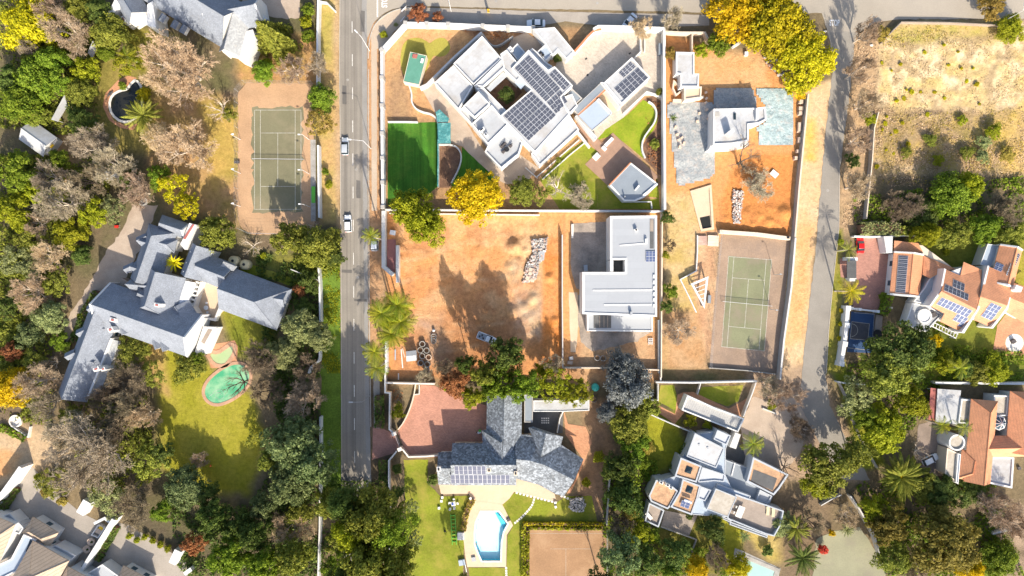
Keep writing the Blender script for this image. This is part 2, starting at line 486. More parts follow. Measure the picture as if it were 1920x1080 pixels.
def leaf(name,dark,light,rough=.6,trans=.32,hue=.14):
    m,nt,b,out = nodes(name)
    at = nt.nodes.new("ShaderNodeAttribute"); at.attribute_name = "tint"
    a = ramp(nt,at.outputs["Fac"],[(0.05,dark),(0.95,light)])
    oi = nt.nodes.new("ShaderNodeObjectInfo")
    hv = nt.nodes.new("ShaderNodeHueSaturation")
    mr = nt.nodes.new("ShaderNodeMapRange"); mr.inputs[3].default_value = 1 - hue; mr.inputs[4].default_value = 1 + hue
    nt.links.new(oi.outputs["Random"],mr.inputs[0]); nt.links.new(mr.outputs[0],hv.inputs["Value"])
    mr2 = nt.nodes.new("ShaderNodeMapRange"); mr2.inputs[3].default_value = .5 - .012; mr2.inputs[4].default_value = .5 + .012
    nt.links.new(oi.outputs["Random"],mr2.inputs[0]); nt.links.new(mr2.outputs[0],hv.inputs["Hue"])
    nt.links.new(a,hv.inputs["Color"])
    nt.links.new(hv.outputs[0],b.inputs["Base Color"])
    b.inputs["Roughness"].default_value = rough
    b.inputs["Specular IOR Level"].default_value = .15
    if trans:
        t = nt.nodes.new("ShaderNodeBsdfTranslucent"); nt.links.new(hv.outputs[0],t.inputs[0])
        ms = nt.nodes.new("ShaderNodeMixShader"); ms.inputs[0].default_value = trans
        nt.links.new(b.outputs[0],ms.inputs[1]); nt.links.new(t.outputs[0],ms.inputs[2]); nt.links.new(ms.outputs[0],out.inputs[0])
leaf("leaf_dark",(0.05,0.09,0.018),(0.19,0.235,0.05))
leaf("leaf_green",(0.085,0.15,0.012),(0.29,0.37,0.035))
leaf("leaf_lime",(0.18,0.22,0.01),(0.43,0.43,0.025))
leaf("leaf_olive",(0.12,0.145,0.02),(0.37,0.375,0.06))
leaf("leaf_sage",(0.16,0.19,0.07),(0.42,0.445,0.18))
leaf("leaf_bluegreen",(0.09,0.14,0.05),(0.3,0.36,0.14))
leaf("leaf_bluegrey",(0.115,0.132,0.132),(0.310,0.322,0.310))
leaf("leaf_yellow",(0.34,0.26,0.008),(0.92,0.66,0.015),trans=.35)
leaf("leaf_ygreen",(0.22,0.225,0.01),(0.68,0.57,0.015),trans=.3)
leaf("leaf_gold",(0.24,0.175,0.03),(0.5,0.385,0.09))
leaf("leaf_rust",(0.24,0.085,0.035),(0.5,0.215,0.095))
leaf("leaf_coral",(0.500,0.060,0.040),(0.800,0.130,0.080))
leaf("leaf_bronze",(0.13,0.115,0.02),(0.34,0.285,0.06))
leaf("leaf_sun",(0.62,0.52,0.015),(0.88,0.80,0.03))
leaf("leaf_straw",(0.40,0.29,0.14),(0.62,0.48,0.27),.9,0)
leaf("twig_tan",(0.4,0.285,0.165),(0.68,0.515,0.33),.9,0)
leaf("twig_grey",(0.255,0.205,0.135),(0.49,0.41,0.29),.9,0)
leaf("twig_pink",(0.31,0.225,0.14),(0.55,0.42,0.29),.9,0)
leaf("twig_dark",(0.145,0.108,0.065),(0.32,0.25,0.165),.9,0)
# ------------------------------------------------------------------ the ground: one sheet,its soils mixed by painted albedo
NPR = np.random.default_rng(5)
def axis_vals(half,step,far):
    core = np.arange(-half,half + 1e-6,step)
    f = np.array(far)
    return np.concatenate([-f[::-1] - half,core,f + half])
gx = axis_vals(140.0,0.5,[4,15,60,250,1200])
gy = axis_vals(84.0,0.5,[4,15,60,250,1200])
GXX,GYY = np.meshgrid(gx,gy)
def vnoise(X,Y,scale,seed):
    r = np.random.default_rng(seed); T = r.random((256,256))
    x = X / scale + 1000.3; y = Y / scale + 1000.7
    xi = np.floor(x).astype(int); yi = np.floor(y).astype(int)
    fx = x - xi; fy = y - yi
    fx = fx * fx * (3 - 2 * fx); fy = fy * fy * (3 - 2 * fy)
    a = T[yi % 256,xi % 256]; b = T[yi % 256,(xi + 1) % 256]; c = T[(yi + 1) % 256,xi % 256]; d = T[(yi + 1) % 256,(xi + 1) % 256]
    return (a * (1 - fx) + b * fx) * (1 - fy) + (c * (1 - fx) + d * fx) * fy
def fnoise(X,Y,scale,seed,oct=4):
    s = 0; amp = 1; t = 0
    for k in range(oct):
        s = s + amp * vnoise(X,Y,scale / 2 ** k,seed + k); t += amp; amp *= .55
    return s / t
EDGE = fnoise(GXX,GYY,5.0,40) - 0.5
GC = np.zeros(GXX.shape + (3,)); GZ = np.zeros(GXX.shape)
n0 = fnoise(GXX,GYY,9.0,3)[...,None]
GC[:] = np.array((0.135,0.105,0.062)) * (1 - n0) + np.array((0.235,0.175,0.10)) * n0
def sdist(poly,X=None,Y=None):
    """signed distance (positive inside) of grid points to a world polygon"""
    if X is None: X,Y = GXX,GYY
    inside = np.zeros(X.shape,bool); d2 = np.full(X.shape,1e9)
    n = len(poly)
    for i in range(n):
        x0,y0 = poly[i]; x1,y1 = poly[(i + 1) % n]
        c = ((y0 > Y) != (y1 > Y))
        xi = (x1 - x0) * (Y - y0) / (y1 - y0 if y1 != y0 else 1e-9) + x0
        inside ^= c & (X < xi)
        ex,ey = x1 - x0,y1 - y0
        t = np.clip(((X - x0) * ex + (Y - y0) * ey) / (ex * ex + ey * ey + 1e-9),0,1)
        d2 = np.minimum(d2,(X - x0 - t * ex) ** 2 + (Y - y0 - t * ey) ** 2)
    d = np.sqrt(d2)
    return np.where(inside,d,-d)
def window_of(p,m=5.0):
    xs = [q[0] for q in p]; ys = [q[1] for q in p]
    i0,i1 = np.searchsorted(gx,(min(xs) - m,max(xs) + m)); j0,j1 = np.searchsorted(gy,(min(ys) - m,max(ys) + m))
    return (slice(j0,j1),slice(i0,i1))
def paint(pts,c1,c2=None,feather=.8,jag=1.6,amt=1.0,nscale=4.0,seed=1,thr=None):
    """lay a soil over a polygon (photo pixels), its edge broken up"""
    p = pw(pts); W = window_of(p); X,Y = GXX[W],GYY[W]
    d = sdist(p,X,Y) + EDGE[W] * jag * 2
    m = np.clip(d / (2 * feather) + .5,0,1) * amt
    if thr is not None: m = m * np.clip((fnoise(X,Y,nscale,seed) - thr) * 6 + .5,0,1)
    c2 = c1 if c2 is None else c2
    n2 = fnoise(X,Y,nscale * .8,seed + 17); n2 = np.clip((n2 - .5) * 2.2 + .5,0,1)[...,None]
    col = np.array(c1) * (1 - n2) + np.array(c2) * n2
    GC[W] = GC[W] * (1 - m[...,None]) + col * m[...,None]
def relief(pts,amp,scale,seed,lift=0.0,edge=1.5):
    p = pw(pts); W = window_of(p); X,Y = GXX[W],GYY[W]
    d = np.clip(sdist(p,X,Y) / edge,0,1)
    GZ[W] = GZ[W] + d * (lift + (fnoise(X,Y,scale,seed) - .35) * amp)
ORANGE = (0.58,0.27,0.105); ORANGE2 = (0.45,0.195,0.075); TAN = (0.50,0.33,0.17); TAN2 = (0.42,0.25,0.115)
STRAW = (0.62,0.47,0.27); STRAW2 = (0.44,0.30,0.13); GRASSY = (0.25,0.22,0.04); GRASSY2 = (0.34,0.25,0.06)
GREEN = (0.13,0.15,0.022); LITTER = (0.17,0.125,0.08); LITTER2 = (0.11,0.085,0.055)
# west: gardens and thicket
paint([(-40,-40),(640,-40),(640,520),(-40,520)],LITTER,(0.12,0.11,0.05),2,2,1,6,2)
paint([(170,110),(300,100),(300,290),(220,290),(180,230)],(0.27,0.21,0.06),(0.19,0.165,0.04),1.5,2,1,5,4)
paint([(225,45),(345,75),(330,120),(240,110)],(0.24,0.21,0.03),(0.14,0.13,0.025),1,1)
paint([(285,180),(470,180),(470,420),(330,400),(280,330)],(0.42,0.25,0.12),(0.34,0.235,0.075),1.5,2,1,4,6)
paint([(375,190),(450,190),(450,330),(400,330)],(0.31,0.24,0.05),(0.43,0.29,0.08),1.2,2,.9)
paint([(440,80),(600,60),(600,165),(450,160)],(0.45,0.25,0.11),(0.34,0.23,0.07),1.2,2,.9,3,8)
paint([(600,-20),(636,-20),(640,420),(600,420)],(0.40,0.30,0.10),(0.48,0.30,0.13),1,1,1,3,9)
paint([(600,20),(626,20),(626,110),(600,110)],(0.27,0.25,0.05),(0.38,0.3,0.08),1,1,.8,3,10)
paint([(626,-20),(637,-20),(640,480),(632,480)],(0.47,0.33,0.2),(0.42,0.27,0.15),.8,.8)
paint([(90,300),(150,300),(140,370),(115,370)],TAN2,TAN,1,2)
paint([(85,255),(130,255),(140,320),(100,320)],(0.45,0.27,0.13),TAN2,1,2)
paint([(470,470),(600,480),(600,520),(590,530),(480,500)],(0.10,0.12,0.025),(0.2,0.18,0.04),1,1)
paint([(400,560),(520,600),(520,680),(440,670)],(0.155,0.17,0.02),(0.21,0.20,0.03),1,1)
paint([(255,620),(330,640),(470,740),(500,830),(470,930),(380,930),(290,880),(300,780),(300,720)],(0.25,0.235,0.022),(0.31,0.27,0.04),1.2,2,1,5,12)
paint([(255,630),(310,640),(315,740),(290,720)],(0.46,0.29,0.12),(0.38,0.28,0.08),1,1.5)
paint([(-20,780),(80,790),(130,850),(60,890),(-20,920)],(0.52,0.36,0.21),(0.46,0.33,0.2),1,1)
paint([(-20,835),(40,855),(30,885),(-20,905)],(0.55,0.28,0.12),(0.5,0.33,0.17),.8,1)
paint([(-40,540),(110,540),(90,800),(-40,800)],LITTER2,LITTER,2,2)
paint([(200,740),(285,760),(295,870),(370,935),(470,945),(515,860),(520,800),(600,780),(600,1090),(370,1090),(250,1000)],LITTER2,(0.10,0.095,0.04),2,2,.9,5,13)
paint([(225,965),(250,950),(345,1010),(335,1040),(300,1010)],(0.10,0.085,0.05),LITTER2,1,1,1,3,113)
# strip along the main road,east side
paint([(688,40),(722,40),(724,720),(690,720)],(0.47,0.25,0.12),(0.40,0.25,0.14),.6,.6,1,3,14)
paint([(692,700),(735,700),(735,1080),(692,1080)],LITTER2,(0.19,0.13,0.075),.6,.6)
# white mansion plot
paint([(718,45),(1000,50),(1243,55),(1243,395),(720,395)],(0.42,0.26,0.13),(0.34,0.2,0.1),.5,.3,1,4,15)
paint([(722,60),(850,55),(850,210),(722,225)],(0.53,0.31,0.15),(0.44,0.25,0.12),.6,.6,1,3,16)
paint([(727,130),(765,130),(765,228),(727,228)],(0.24,0.155,0.10),(0.36,0.23,0.12),1,1,.8,2,18)
paint([(860,50),(990,55),(985,90),(900,90)],(0.22,0.12,0.075),(0.33,0.2,0.11),.8,.8,.9,2,19)
# building site
paint([(726,398),(1058,398),(1058,706),(726,706)],ORANGE,(0.54,0.25,0.10),.6,.5,1,6,21)
paint([(760,405),(1050,402),(1050,440),(900,470),(760,450)],(0.64,0.38,0.18),ORANGE,2,2,.9,5,22)
paint([(950,440),(1010,440),(1010,520),(950,520)],(0.60,0.44,0.26),(0.56,0.33,0.15),2,2,.9,3,23)
paint([(960,500),(1020,500),(1035,640),(950,640)],(0.45,0.33,0.2),(0.38,0.33,0.27),2,2,.7,3,24)
paint([(800,560),(950,560),(980,700),(760,700)],(0.44,0.22,0.10),ORANGE2,3,2,.8,4,25)
paint([(1018,445),(1052,445),(1052,690),(1015,690)],(0.56,0.20,0.05),ORANGE,.5,.5,1,4,26)
for k in range(7):
    x = 770 + 36 * k
    paint([(x,420 + 6 * k),(x + 46,412),(x + 60,440),(x + 12,452)],(0.66,0.42,0.22),(0.60,0.32,0.14),1.2,2.2,.5,2.5,80 + k)
for k,yy in enumerate((466,478,520,531,600,611,650)):
    q = [(745 + 30 * j,yy + 10 * math.sin(j * .8 + k) - 3 * j * (k < 4)) for j in range(8)]
    paint(q + [(x,y + 3.2) for x,y in reversed(q)],(0.64,0.41,0.23),(0.56,0.31,0.15),.5,.5,.75,2,90 + k)
paint([(770,590),(830,590),(850,690),(790,690)],(0.36,0.26,0.2),(0.44,0.27,0.15),2,2,.7,2.5,99)
paint([(740,420),(1010,420),(1010,700),(740,700)],(0.36,0.165,0.075),(0.44,0.21,0.10),.6,1,.6,3.0,120,.55)
paint([(740,400),(1010,400),(1010,600),(740,600)],(0.66,0.44,0.24),(0.62,0.34,0.15),.6,1,.45,4.0,121,.58)
paint([(1250,170),(1490,170),(1490,440),(1250,440)],(0.40,0.18,0.075),(0.62,0.37,0.18),.6,1,.6,2.5,122,.55)
# plot of the new grey house
paint([(1056,398),(1242,398),(1242,716),(1056,716)],(0.54,0.31,0.14),ORANGE,.4,.4,1,5,27)
paint([(1085,600),(1240,600),(1240,716),(1060,716)],(0.40,0.22,0.115),(0.5,0.33,0.19),1.5,1.5,.9,4,28)
# excavated plot and its court
paint([(1246,60),(1512,150),(1490,448),(1246,448)],ORANGE,(0.56,0.27,0.105),.6,.6,1,5,30)
paint([(1300,100),(1440,90),(1440,165),(1310,165)],(0.58,0.36,0.18),(0.55,0.30,0.13),1,1.5,.9,3,31)
paint([(1390,290),(1490,290),(1490,440),(1345,440),(1350,380)],(0.57,0.235,0.07),(0.50,0.20,0.065),.8,1.2,1,3,32)
paint([(1246,360),(1310,365),(1320,470),(1320,700),(1246,712)],(0.43,0.31,0.11),(0.52,0.37,0.19),.8,1,1,4,33)
paint([(1246,580),(1325,580),(1330,700),(1246,700)],(0.46,0.29,0.16),(0.42,0.23,0.11),1,1.5,.9,3,34)
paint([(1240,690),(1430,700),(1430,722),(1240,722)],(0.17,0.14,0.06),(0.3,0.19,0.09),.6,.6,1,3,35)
paint([(1308,432),(1350,432),(1332,690),(1300,560)],(0.50,0.33,0.19),(0.44,0.25,0.14),.6,.6,1,3,36)
# dirt verge of the lane
paint([(1508,170),(1562,150),(1545,330),(1530,450),(1512,640),(1500,730),(1455,730),(1480,480),(1495,300)],(0.57,0.37,0.19),(0.60,0.43,0.26),.6,.8,1,4,38)
paint([(1512,220),(1532,220),(1528,300),(1508,300)],(0.54,0.40,0.07),(0.58,0.38,0.12),1,1.5,.9,2,39)
paint([(1500,420),(1528,420),(1505,640),(1480,640)],(0.56,0.30,0.12),(0.58,0.36,0.17),1,1.5,.9,3,41)
paint([(1400,690),(1540,690),(1620,900),(1420,900)],(0.31,0.225,0.16),(0.40,0.28,0.18),1,1.5,1,4,42)
paint([(1600,60),(1655,45),(1640,440),(1572,440)],(0.36,0.245,0.145),(0.46,0.31,0.17),1,1.5,1,3,43)
# straw field
paint([(1650,75),(1690,42),(1960,42),(1960,330),(1640,330)],STRAW,(0.68,0.54,0.34),1,1.2,1,4,45)
paint([(1660,60),(1690,42),(1880,42),(1880,75),(1670,85)],(0.33,0.29,0.06),(0.46,0.33,0.13),1,1.6,.9,2,46)
paint([(1640,210),(1960,200),(1960,330),(1640,330)],(0.42,0.29,0.155),(0.30,0.20,0.11),2,2.5,.95,3,47)
paint([(1640,200),(1770,205),(1770,217),(1640,214)],(0.16,0.11,0.07),(0.22,0.15,0.09),.5,.6,.9,2,48)
paint([(1650,80),(1960,60),(1960,300),(1650,300)],(0.40,0.28,0.155),(0.32,0.23,0.12),.6,1,.8,2.2,49,.52)
paint([(1650,90),(1960,60),(1960,210),(1650,205)],(0.60,0.44,0.16),(0.52,0.38,0.18),.8,1.5,.75,3.2,101,.5)
paint([(1640,215),(1960,205),(1960,330),(1640,330)],(0.44,0.31,0.09),(0.38,0.27,0.10),.8,1.5,.8,2.6,102,.52)
paint([(1650,230),(1900,205),(1900,330),(1650,330)],(0.24,0.19,0.06),(0.32,0.22,0.10),.8,2,.8,3.4,104,.55)
paint([(1860,220),(1960,200),(1960,330),(1880,330)],(0.54,0.37,0.10),STRAW2,1.5,2,.9,3,50)
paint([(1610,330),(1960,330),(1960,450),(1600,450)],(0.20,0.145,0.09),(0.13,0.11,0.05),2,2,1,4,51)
# south-east gardens
paint([(1548,660),(1570,650),(1660,870),(1620,880)],(0.20,0.23,0.02),(0.26,0.25,0.03),.6,.8,1,3,53)
paint([(1560,430),(1580,430),(1580,700),(1550,700)],(0.19,0.19,0.03),(0.3,0.24,0.06),.5,.6,1,3,54)
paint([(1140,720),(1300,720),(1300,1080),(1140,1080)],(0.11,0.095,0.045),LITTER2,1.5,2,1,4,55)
paint([(1195,780),(1270,770),(1290,850),(1215,900),(1195,850)],(0.175,0.185,0.02),(0.25,0.24,0.02),1,1.2,1,4,56)
paint([(1230,985),(1370,960),(1400,1080),(1230,1080)],(0.13,0.135,0.022),(0.2,0.16,0.04),1,1.5,1,3,57)
paint([(1350,970),(1400,985),(1380,1050),(1350,1040)],(0.235,0.25,0.02),(0.3,0.27,0.03),.8,1,1,3,58)
paint([(1395,990),(1470,1000),(1480,1060),(1440,1050),(1405,1010)],(0.44,0.33,0.13),(0.38,0.29,0.08),.8,1,1,3,59)
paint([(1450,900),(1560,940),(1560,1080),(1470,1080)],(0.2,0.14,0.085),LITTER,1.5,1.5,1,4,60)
paint([(1720,430),(1960,430),(1960,720),(1700,720)],(0.14,0.16,0.025),(0.2,0.19,0.03),1.2,1,1,4,61)
paint([(1895,480),(1960,470),(1960,560),(1900,560)],(0.26,0.26,0.025),GRASSY2,.8,1,1,3,62)
paint([(1840,980),(1960,940),(1960,1090),(1860,1090)],(0.36,0.26,0.18),LITTER,1,1.5,1,4,63)
paint([(1100,760),(1145,740),(1140,960),(1080,960)],(0.22,0.14,0.085),(0.3,0.18,0.1),1,1.5,1,3,64)
# loose earth and diggings
relief([(1395,385),(1492,375),(1488,436),(1350,436)],.9,1.4,71,.15)
relief([(945,440),(1015,440),(1030,640),(945,640)],1.0,2.5,72,.1)
relief([(1020,448),(1052,448),(1052,690),(1020,690)],.5,1.6,73,.1)
relief([(760,420),(940,420),(940,690),(760,690)],.22,2.2,74,.0)
relief([(1650,80),(1930,60),(1930,300),(1650,300)],.35,1.2,75,.05)
relief([(0,300),(150,300),(100,500),(0,500)],.5,1.5,76,.05)
def mound(x,y,r,h):
    a,b = w2(x,y); q = np.hypot(GXX - a,GYY - b) / (r / S)
    GZ[:] = np.maximum(GZ,h * np.clip(1 - q ** 1.5 + EDGE * .9,0,1))
for q in ((966,462,16,1.6),(985,470,12,.9),(962,585,17,1.7),(985,575,14,1.0),(1000,560,13,.9),(1030,520,9,.8),(1040,600,9,.8),(1010,640,12,.9),(955,500,10,.7),(900,470,14,.4),(1416,300,10,.5),(1470,400,16,1.0),(1440,415,14,.9),(1410,420,14,.8),(1360,410,10,.5)): mound(*q)
GZ[:] = np.maximum(GZ,0.0)
HOLES = []
def make_ground():
    ny,nx = GXX.shape
    co = np.stack([GXX,GYY,GZ],-1).reshape(-1,3)
    i = np.arange(ny * nx).reshape(ny,nx)
    q = np.stack([i[:-1,:-1],i[:-1,1:],i[1:,1:],i[1:,:-1]],-1).reshape(-1,4)
    for poly in HOLES:
        d = sdist(poly).reshape(-1) > -.01
        q = q[~d[q].any(1)] if False else q[~(d[q].all(1))]
    me = bpy.data.meshes.new("ground")
    me.vertices.add(len(co)); me.vertices.foreach_set("co",co.ravel())
    me.loops.add(q.size); me.loops.foreach_set("vertex_index",q.ravel())
    me.polygons.add(len(q)); me.polygons.foreach_set("loop_start",np.arange(0,q.size,4)); me.polygons.foreach_set("loop_total",np.full(len(q),4))
    ca = me.color_attributes.new("soil",'FLOAT_COLOR','POINT')
    ca.data.foreach_set("color",np.concatenate([np.clip(GC,0,1).reshape(-1,3),np.ones((ny * nx,1))],1).ravel().astype(np.float32))
    me.polygons.foreach_set("use_smooth",[True] * len(me.polygons))
    me.update(calc_edges=True)
    m,nt,b,out = nodes("ground_soil")
    at = nt.nodes.new("ShaderNodeAttribute"); at.attribute_name = "soil"
    p = pos(nt)
    a = mix(nt,1.0,at.outputs["Color"],ramp(nt,noise(nt,1.1,6,.72,p),[(0.25,.62),(.5,1.0),(0.75,1.3)]),'MULTIPLY')
    a = mix(nt,1.0,a,ramp(nt,noise(nt,7,3,.65,p),[(0.3,.82),(0.7,1.18)]),'MULTIPLY')
    nt.links.new(a,b.inputs["Base Color"])
    b.inputs["Roughness"].default_value = .95; b.inputs["Specular IOR Level"].default_value = .1
    bump(nt,b,noise(nt,2.2,6,.7,p),.7,.22)
    me.materials.append(m)
    tag(place("ground",me),"bare soil, dry grass and leaf litter of the suburb",kind="structure")
# ------------------------------------------------------------------ sheets laid on the ground
def sheet(name,pts,mat,z,label=None,world=False,edge=0.0,smooth=0,holes=None,thick=.0):
    if smooth: pts = smooth_closed(pts,smooth)
    p = pts if world else pw(pts)
    p = ccw(p)
    if edge: p = rough_edge(p,.9,edge)
    b = MB()
    if thick: b.prism(p,z - thick,z)
    else: b.face([(x,y,z) for x,y in p])
    o = b.build(name,mat)
    if label: tag(o,label)
    return tag(o,kind="structure")
def part_of(parent,o):
    o.parent = parent
    for k in ("kind","label"):
        if k in o: del o[k]
    return o
# roads
ROAD = sheet("road",[(638,-60),(686,-60),(688,60),(689,300),(690,600),(693,800),(698,1000),(702,1140),(641,1140),(640,700),(639,500),(638,300),(636,120)],"asphalt_main",.05,"long straight grey asphalt road with worn wheel tracks",edge=.10)
sheet("road_lane",[(678,-60),(687.5,-60),(689.5,300),(690.5,600),(693.5,800),(698.5,1000),(702,1140),(690,1140),(686,800),(681,400)],"asphalt_lane",.058,"paler shoulder lane along the main road",edge=.08)
SIDE = sheet("side_road",[(687,-60),(1338,-60),(1338,24),(1260,22),(1100,18),(990,17),(900,14),(800,12),(762,12),(735,17),(715,28),(700,44),(690,70),(687,70)],"asphalt_pale",.054,"pale asphalt road along the top meeting the main road",edge=.08)
sheet("top_road",[(1338,-60),(2000,-60),(2000,30),(1900,36),(1760,36),(1680,36),(1640,44),(1610,62),(1596,90),(1560,95),(1554,70),(1540,24),(1338,26)],"asphalt_pale",.046,"pale dusty road crossing the top right corner",edge=.15)
LANE = sheet("lane",[(1556,60),(1604,60),(1598,130),(1590,200),(1582,260),(1575,320),(1572,430),(1561,530),(1553,620),(1548,700),(1556,760),(1590,830),(1632,900),(1580,900),(1530,820),(1500,760),(1503,700),(1512,620),(1521,540),(1532,440),(1543,300),(1553,200),(1563,120)],"asphalt",.05,"narrow asphalt lane curving down past the tennis court",edge=.15)
sheet("driveway",[(1412,742),(1440,752),(1500,745),(1520,790),(1500,850),(1450,900),(1400,880),(1388,800)],"pave_tan",.03,"earthy brown driveway under bare trees beside flat roofed house",edge=.2)
for k,yy in enumerate(range(-22,1100,62)):
    x = 660 + 6.5 * max(0,yy) / 1080
    part_of(ROAD,sheet("lane_marking",[(x - .5,yy),(x + .5,yy),(x + .6,yy + 22),(x - .4,yy + 22)],"road_paint",.064))
part_of(SIDE,sheet("stop_line",[(706.6,-10),(709,-10),(709,32),(706.6,32)],"road_paint",.062))
def road_text(txt,x,y,sx,sy,rot,z):
    cu = bpy.data.curves.new("stop_lettering",'FONT'); cu.body = txt; cu.align_x = 'CENTER'; cu.align_y = 'CENTER'; cu.size = 1.0
    cu.offset = .028
    t = bpy.data.objects.new("stop_lettering_curve",cu); COL.objects.link(t)
    bpy.context.view_layer.update()
    me = bpy.data.meshes.new_from_object(t); bpy.data.objects.remove(t)
    xs = [v.co.x for v in me.vertices]; ys = [v.co.y for v in me.vertices]
    kx = sx / (max(xs) - min(xs)); ky = sy / (max(ys) - min(ys))
    for v in me.vertices: v.co.x *= kx; v.co.y *= ky
    me.name = "stop_lettering"; me.materials.clear(); me.materials.append(M["letter_paint"])
    a,b = w2(x,y)
    o = place("stop_lettering",me,None,(a,b,z)); o.rotation_euler = (0,0,rot)
    return tag(o,kind="structure")
part_of(LANE,road_text("STOP",1564.5,43.5,2.4,1.5,0,.060))
part_of(SIDE,road_text("STOP",721.5,2.5,3.0,1.35,R(90),.062))
# pavements and kerbs
sheet("pavement",[(696,62),(707,50),(707,395),(697,395)],"pave_beige",.03,"beige brick pavement between road and white wall",edge=.04)
sheet("pavement",[(699,70),(700,48),(716,30),(740,19),(762,15),(760,42),(738,60),(720,88),(707,92)],"pave_beige",.037,"curved beige pavement corner at the junction",edge=.03)
sheet("pavement",[(762,14),(905,17),(1000,21),(1330,28),(1330,48),(1243,50),(1115,47),(1060,40),(1000,50),(905,44),(762,43)],"pave_grey",.033,"grey paved verge along the top white wall",edge=.05)
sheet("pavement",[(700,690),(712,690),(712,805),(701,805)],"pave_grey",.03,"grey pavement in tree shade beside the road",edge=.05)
sheet("bed",[(713,92),(728,76),(760,42),(766,36),(770,44),(760,46),(716,96),(716,390),(712,390)],"soil_bed",.043,"dark soil bed along the foot of the white wall",edge=.04)
def kerb(name,pts,wd,h,mat,label):
    b = MB(); P = pw(pts)
    strip(b,P,wd,0.0,h)
    return tag(b.build(name,mat),label,kind="structure")
def strip(b,P,wd,z0,z1,m=0,mt=None,closed=False):
    """a wall of given width along a world path"""
    n = len(P); L = []; Rr = []
    for i in range(n):
        a = Vector(P[i - 1]) if (i > 0 or closed) else None
        c = Vector(P[(i + 1) % n]) if (i < n - 1 or closed) else None
        p = Vector(P[i])
        d1 = (p - a).normalized() if a is not None else None
        d2 = (c - p).normalized() if c is not None else None
        d = (d1 + d2).normalized() if d1 is not None and d2 is not None and (d1 + d2).length > 1e-3 else (d1 or d2)
        nn = Vector((-d.y,d.x)); k = 1.0
        if d1 is not None and d2 is not None: k = 1 / max(.4,abs(nn.dot(Vector((-d1.y,d1.x)))))
        L.append(p + nn * wd / 2 * k); Rr.append(p - nn * wd / 2 * k)
    rng = range(n if closed else n - 1)
    for i in rng:
        j = (i + 1) % n
        a,c,d,e = Rr[i],Rr[j],L[j],L[i]
        zz = lambda v,z: (v.x,v.y,z)
        b.face([zz(a,z1),zz(c,z1),zz(d,z1),zz(e,z1)],m if mt is None else mt)
        b.face([zz(a,z0),zz(c,z0),zz(c,z1),zz(a,z1)],m)
        b.face([zz(d,z0),zz(e,z0),zz(e,z1),zz(d,z1)],m)
        if not closed and i == 0: b.face([zz(e,z0),zz(a,z0),zz(a,z1),zz(e,z1)],m)
        if not closed and i == n - 2: b.face([zz(c,z0),zz(d,z0),zz(d,z1),zz(c,z1)],m)
kerb("kerb",smooth_open([(690.5,110),(692,78),(699,52),(714,34),(735,21),(760,14.5),(800,14)],2),.22,.16,"kerb","curved concrete kerb around the junction corner")
kerb("kerb",[(691,130),(691.5,300),(692.5,600),(695.5,800)],.18,.14,"kerb","straight kerb along the east edge of main road")
kerb("kerb",[(637.5,0),(637,120),(638.5,300),(639.5,500),(640.5,700),(641,1080)],.15,.12,"kerb","straight kerb along the west edge of main road")
kerb("kerb",[(1574,320),(1572.5,430),(1561.5,530),(1553.5,620),(1549,700)],.15,.12,"kerb","kerb between lane and green verge")
# lawns,paving,courts
sheet("verge_grass",[(603,488),(637,478),(639,600),(640,800),(640,960),(604,960),(602,700)],"verge_green",.03,"long bright green grass verge beside the main road",edge=.25)
sheet("lawn",[(752,95),(757,80),(768,72),(785,70),(800,77),(806,82),(815,74),(828,70),(838,74),(845,86),(842,98),(834,105),(822,107),(812,103),(802,128),(790,150),(760,150),(750,120)],"lawn_dry",.03,"heart shaped lawn in the corner of the white mansion garden",smooth=2)
sheet("artificial_turf",[(727,231),(820,229),(821,350),(806,362),(727,384)],"turf",.03,"deep green artificial turf behind the white mansion",edge=.02)
sheet("lawn",[(866,275),(925,330),(920,360),(850,360),(845,343),(858,320),(866,297)],"turf",.03,"dark green lawn wedge beside the curved planter",edge=.05)
sheet("lawn",[(1152,252),(1118,264),(1135,243),(1178,214),(1206,187),(1222,196),(1232,210),(1233,225),(1225,245),(1208,262),(1202,278),(1206,297)],"lawn_fresh",.03,"bright green lawn inside the curved white wall",edge=.05)
sheet("lawn",[(1060,285),(1094,265),(1122,286),(1097,308),(1122,332),(1120,392),(1050,392),(1020,350),(1012,337)],"lawn",.03,"yellow green lawn below the white mansion",edge=.08)
sheet("lawn",[(1122,332),(1140,348),(1170,380),(1235,372),(1238,392),(1120,392)],"lawn",.034,"lawn strip behind the pool pavilion",edge=.05)
sheet("lawn",[(1204,300),(1232,330),(1236,372),(1215,368),(1234,342)],"lawn",.028,"narrow lawn beside the garden wall",edge=.05)
sheet("court_yard",[(1046,110),(1062,112),(1077,97),(1105,70),(1118,57),(1190,60),(1205,62),(1242,62),(1242,190),(1225,180),(1208,180),(1150,240),(1118,262),(1100,240),(1060,170),(1040,130)],"brick_beige",.028,"pale brick paved forecourt of the white mansion")
sheet("terrace_path",[(790,165),(812,150),(862,210),(912,290),(940,318),(975,290),(1010,315),(985,345),(950,345),(915,330),(868,275),(845,268),(822,240),(818,215)],"pave_tan",.026,"mottled brown paved terrace around the white mansion",edge=.05)
sheet("yard",[(960,72),(985,60),(1020,82),(1010,100),(985,100),(950,95)],"pave_tan",.029,"small paved yard behind the white mansion",edge=.05)
sheet("deck",[(1149,249),(1235,332),(1180,376),(1138,347),(1097,308),(1121,285),(1078,236),(1088,224),(1128,268)],"timber_deck",.10,"brown timber deck between mansion and pool pavilion",thick=.1)
sheet("courtyard",[(911,165),(949,141),(979,173),(948,208)],"soil_bed",.03,"brown courtyard floor inside the mansion, coloured dark as shade")  # dark soil colour put in to make the courtyard read as shaded
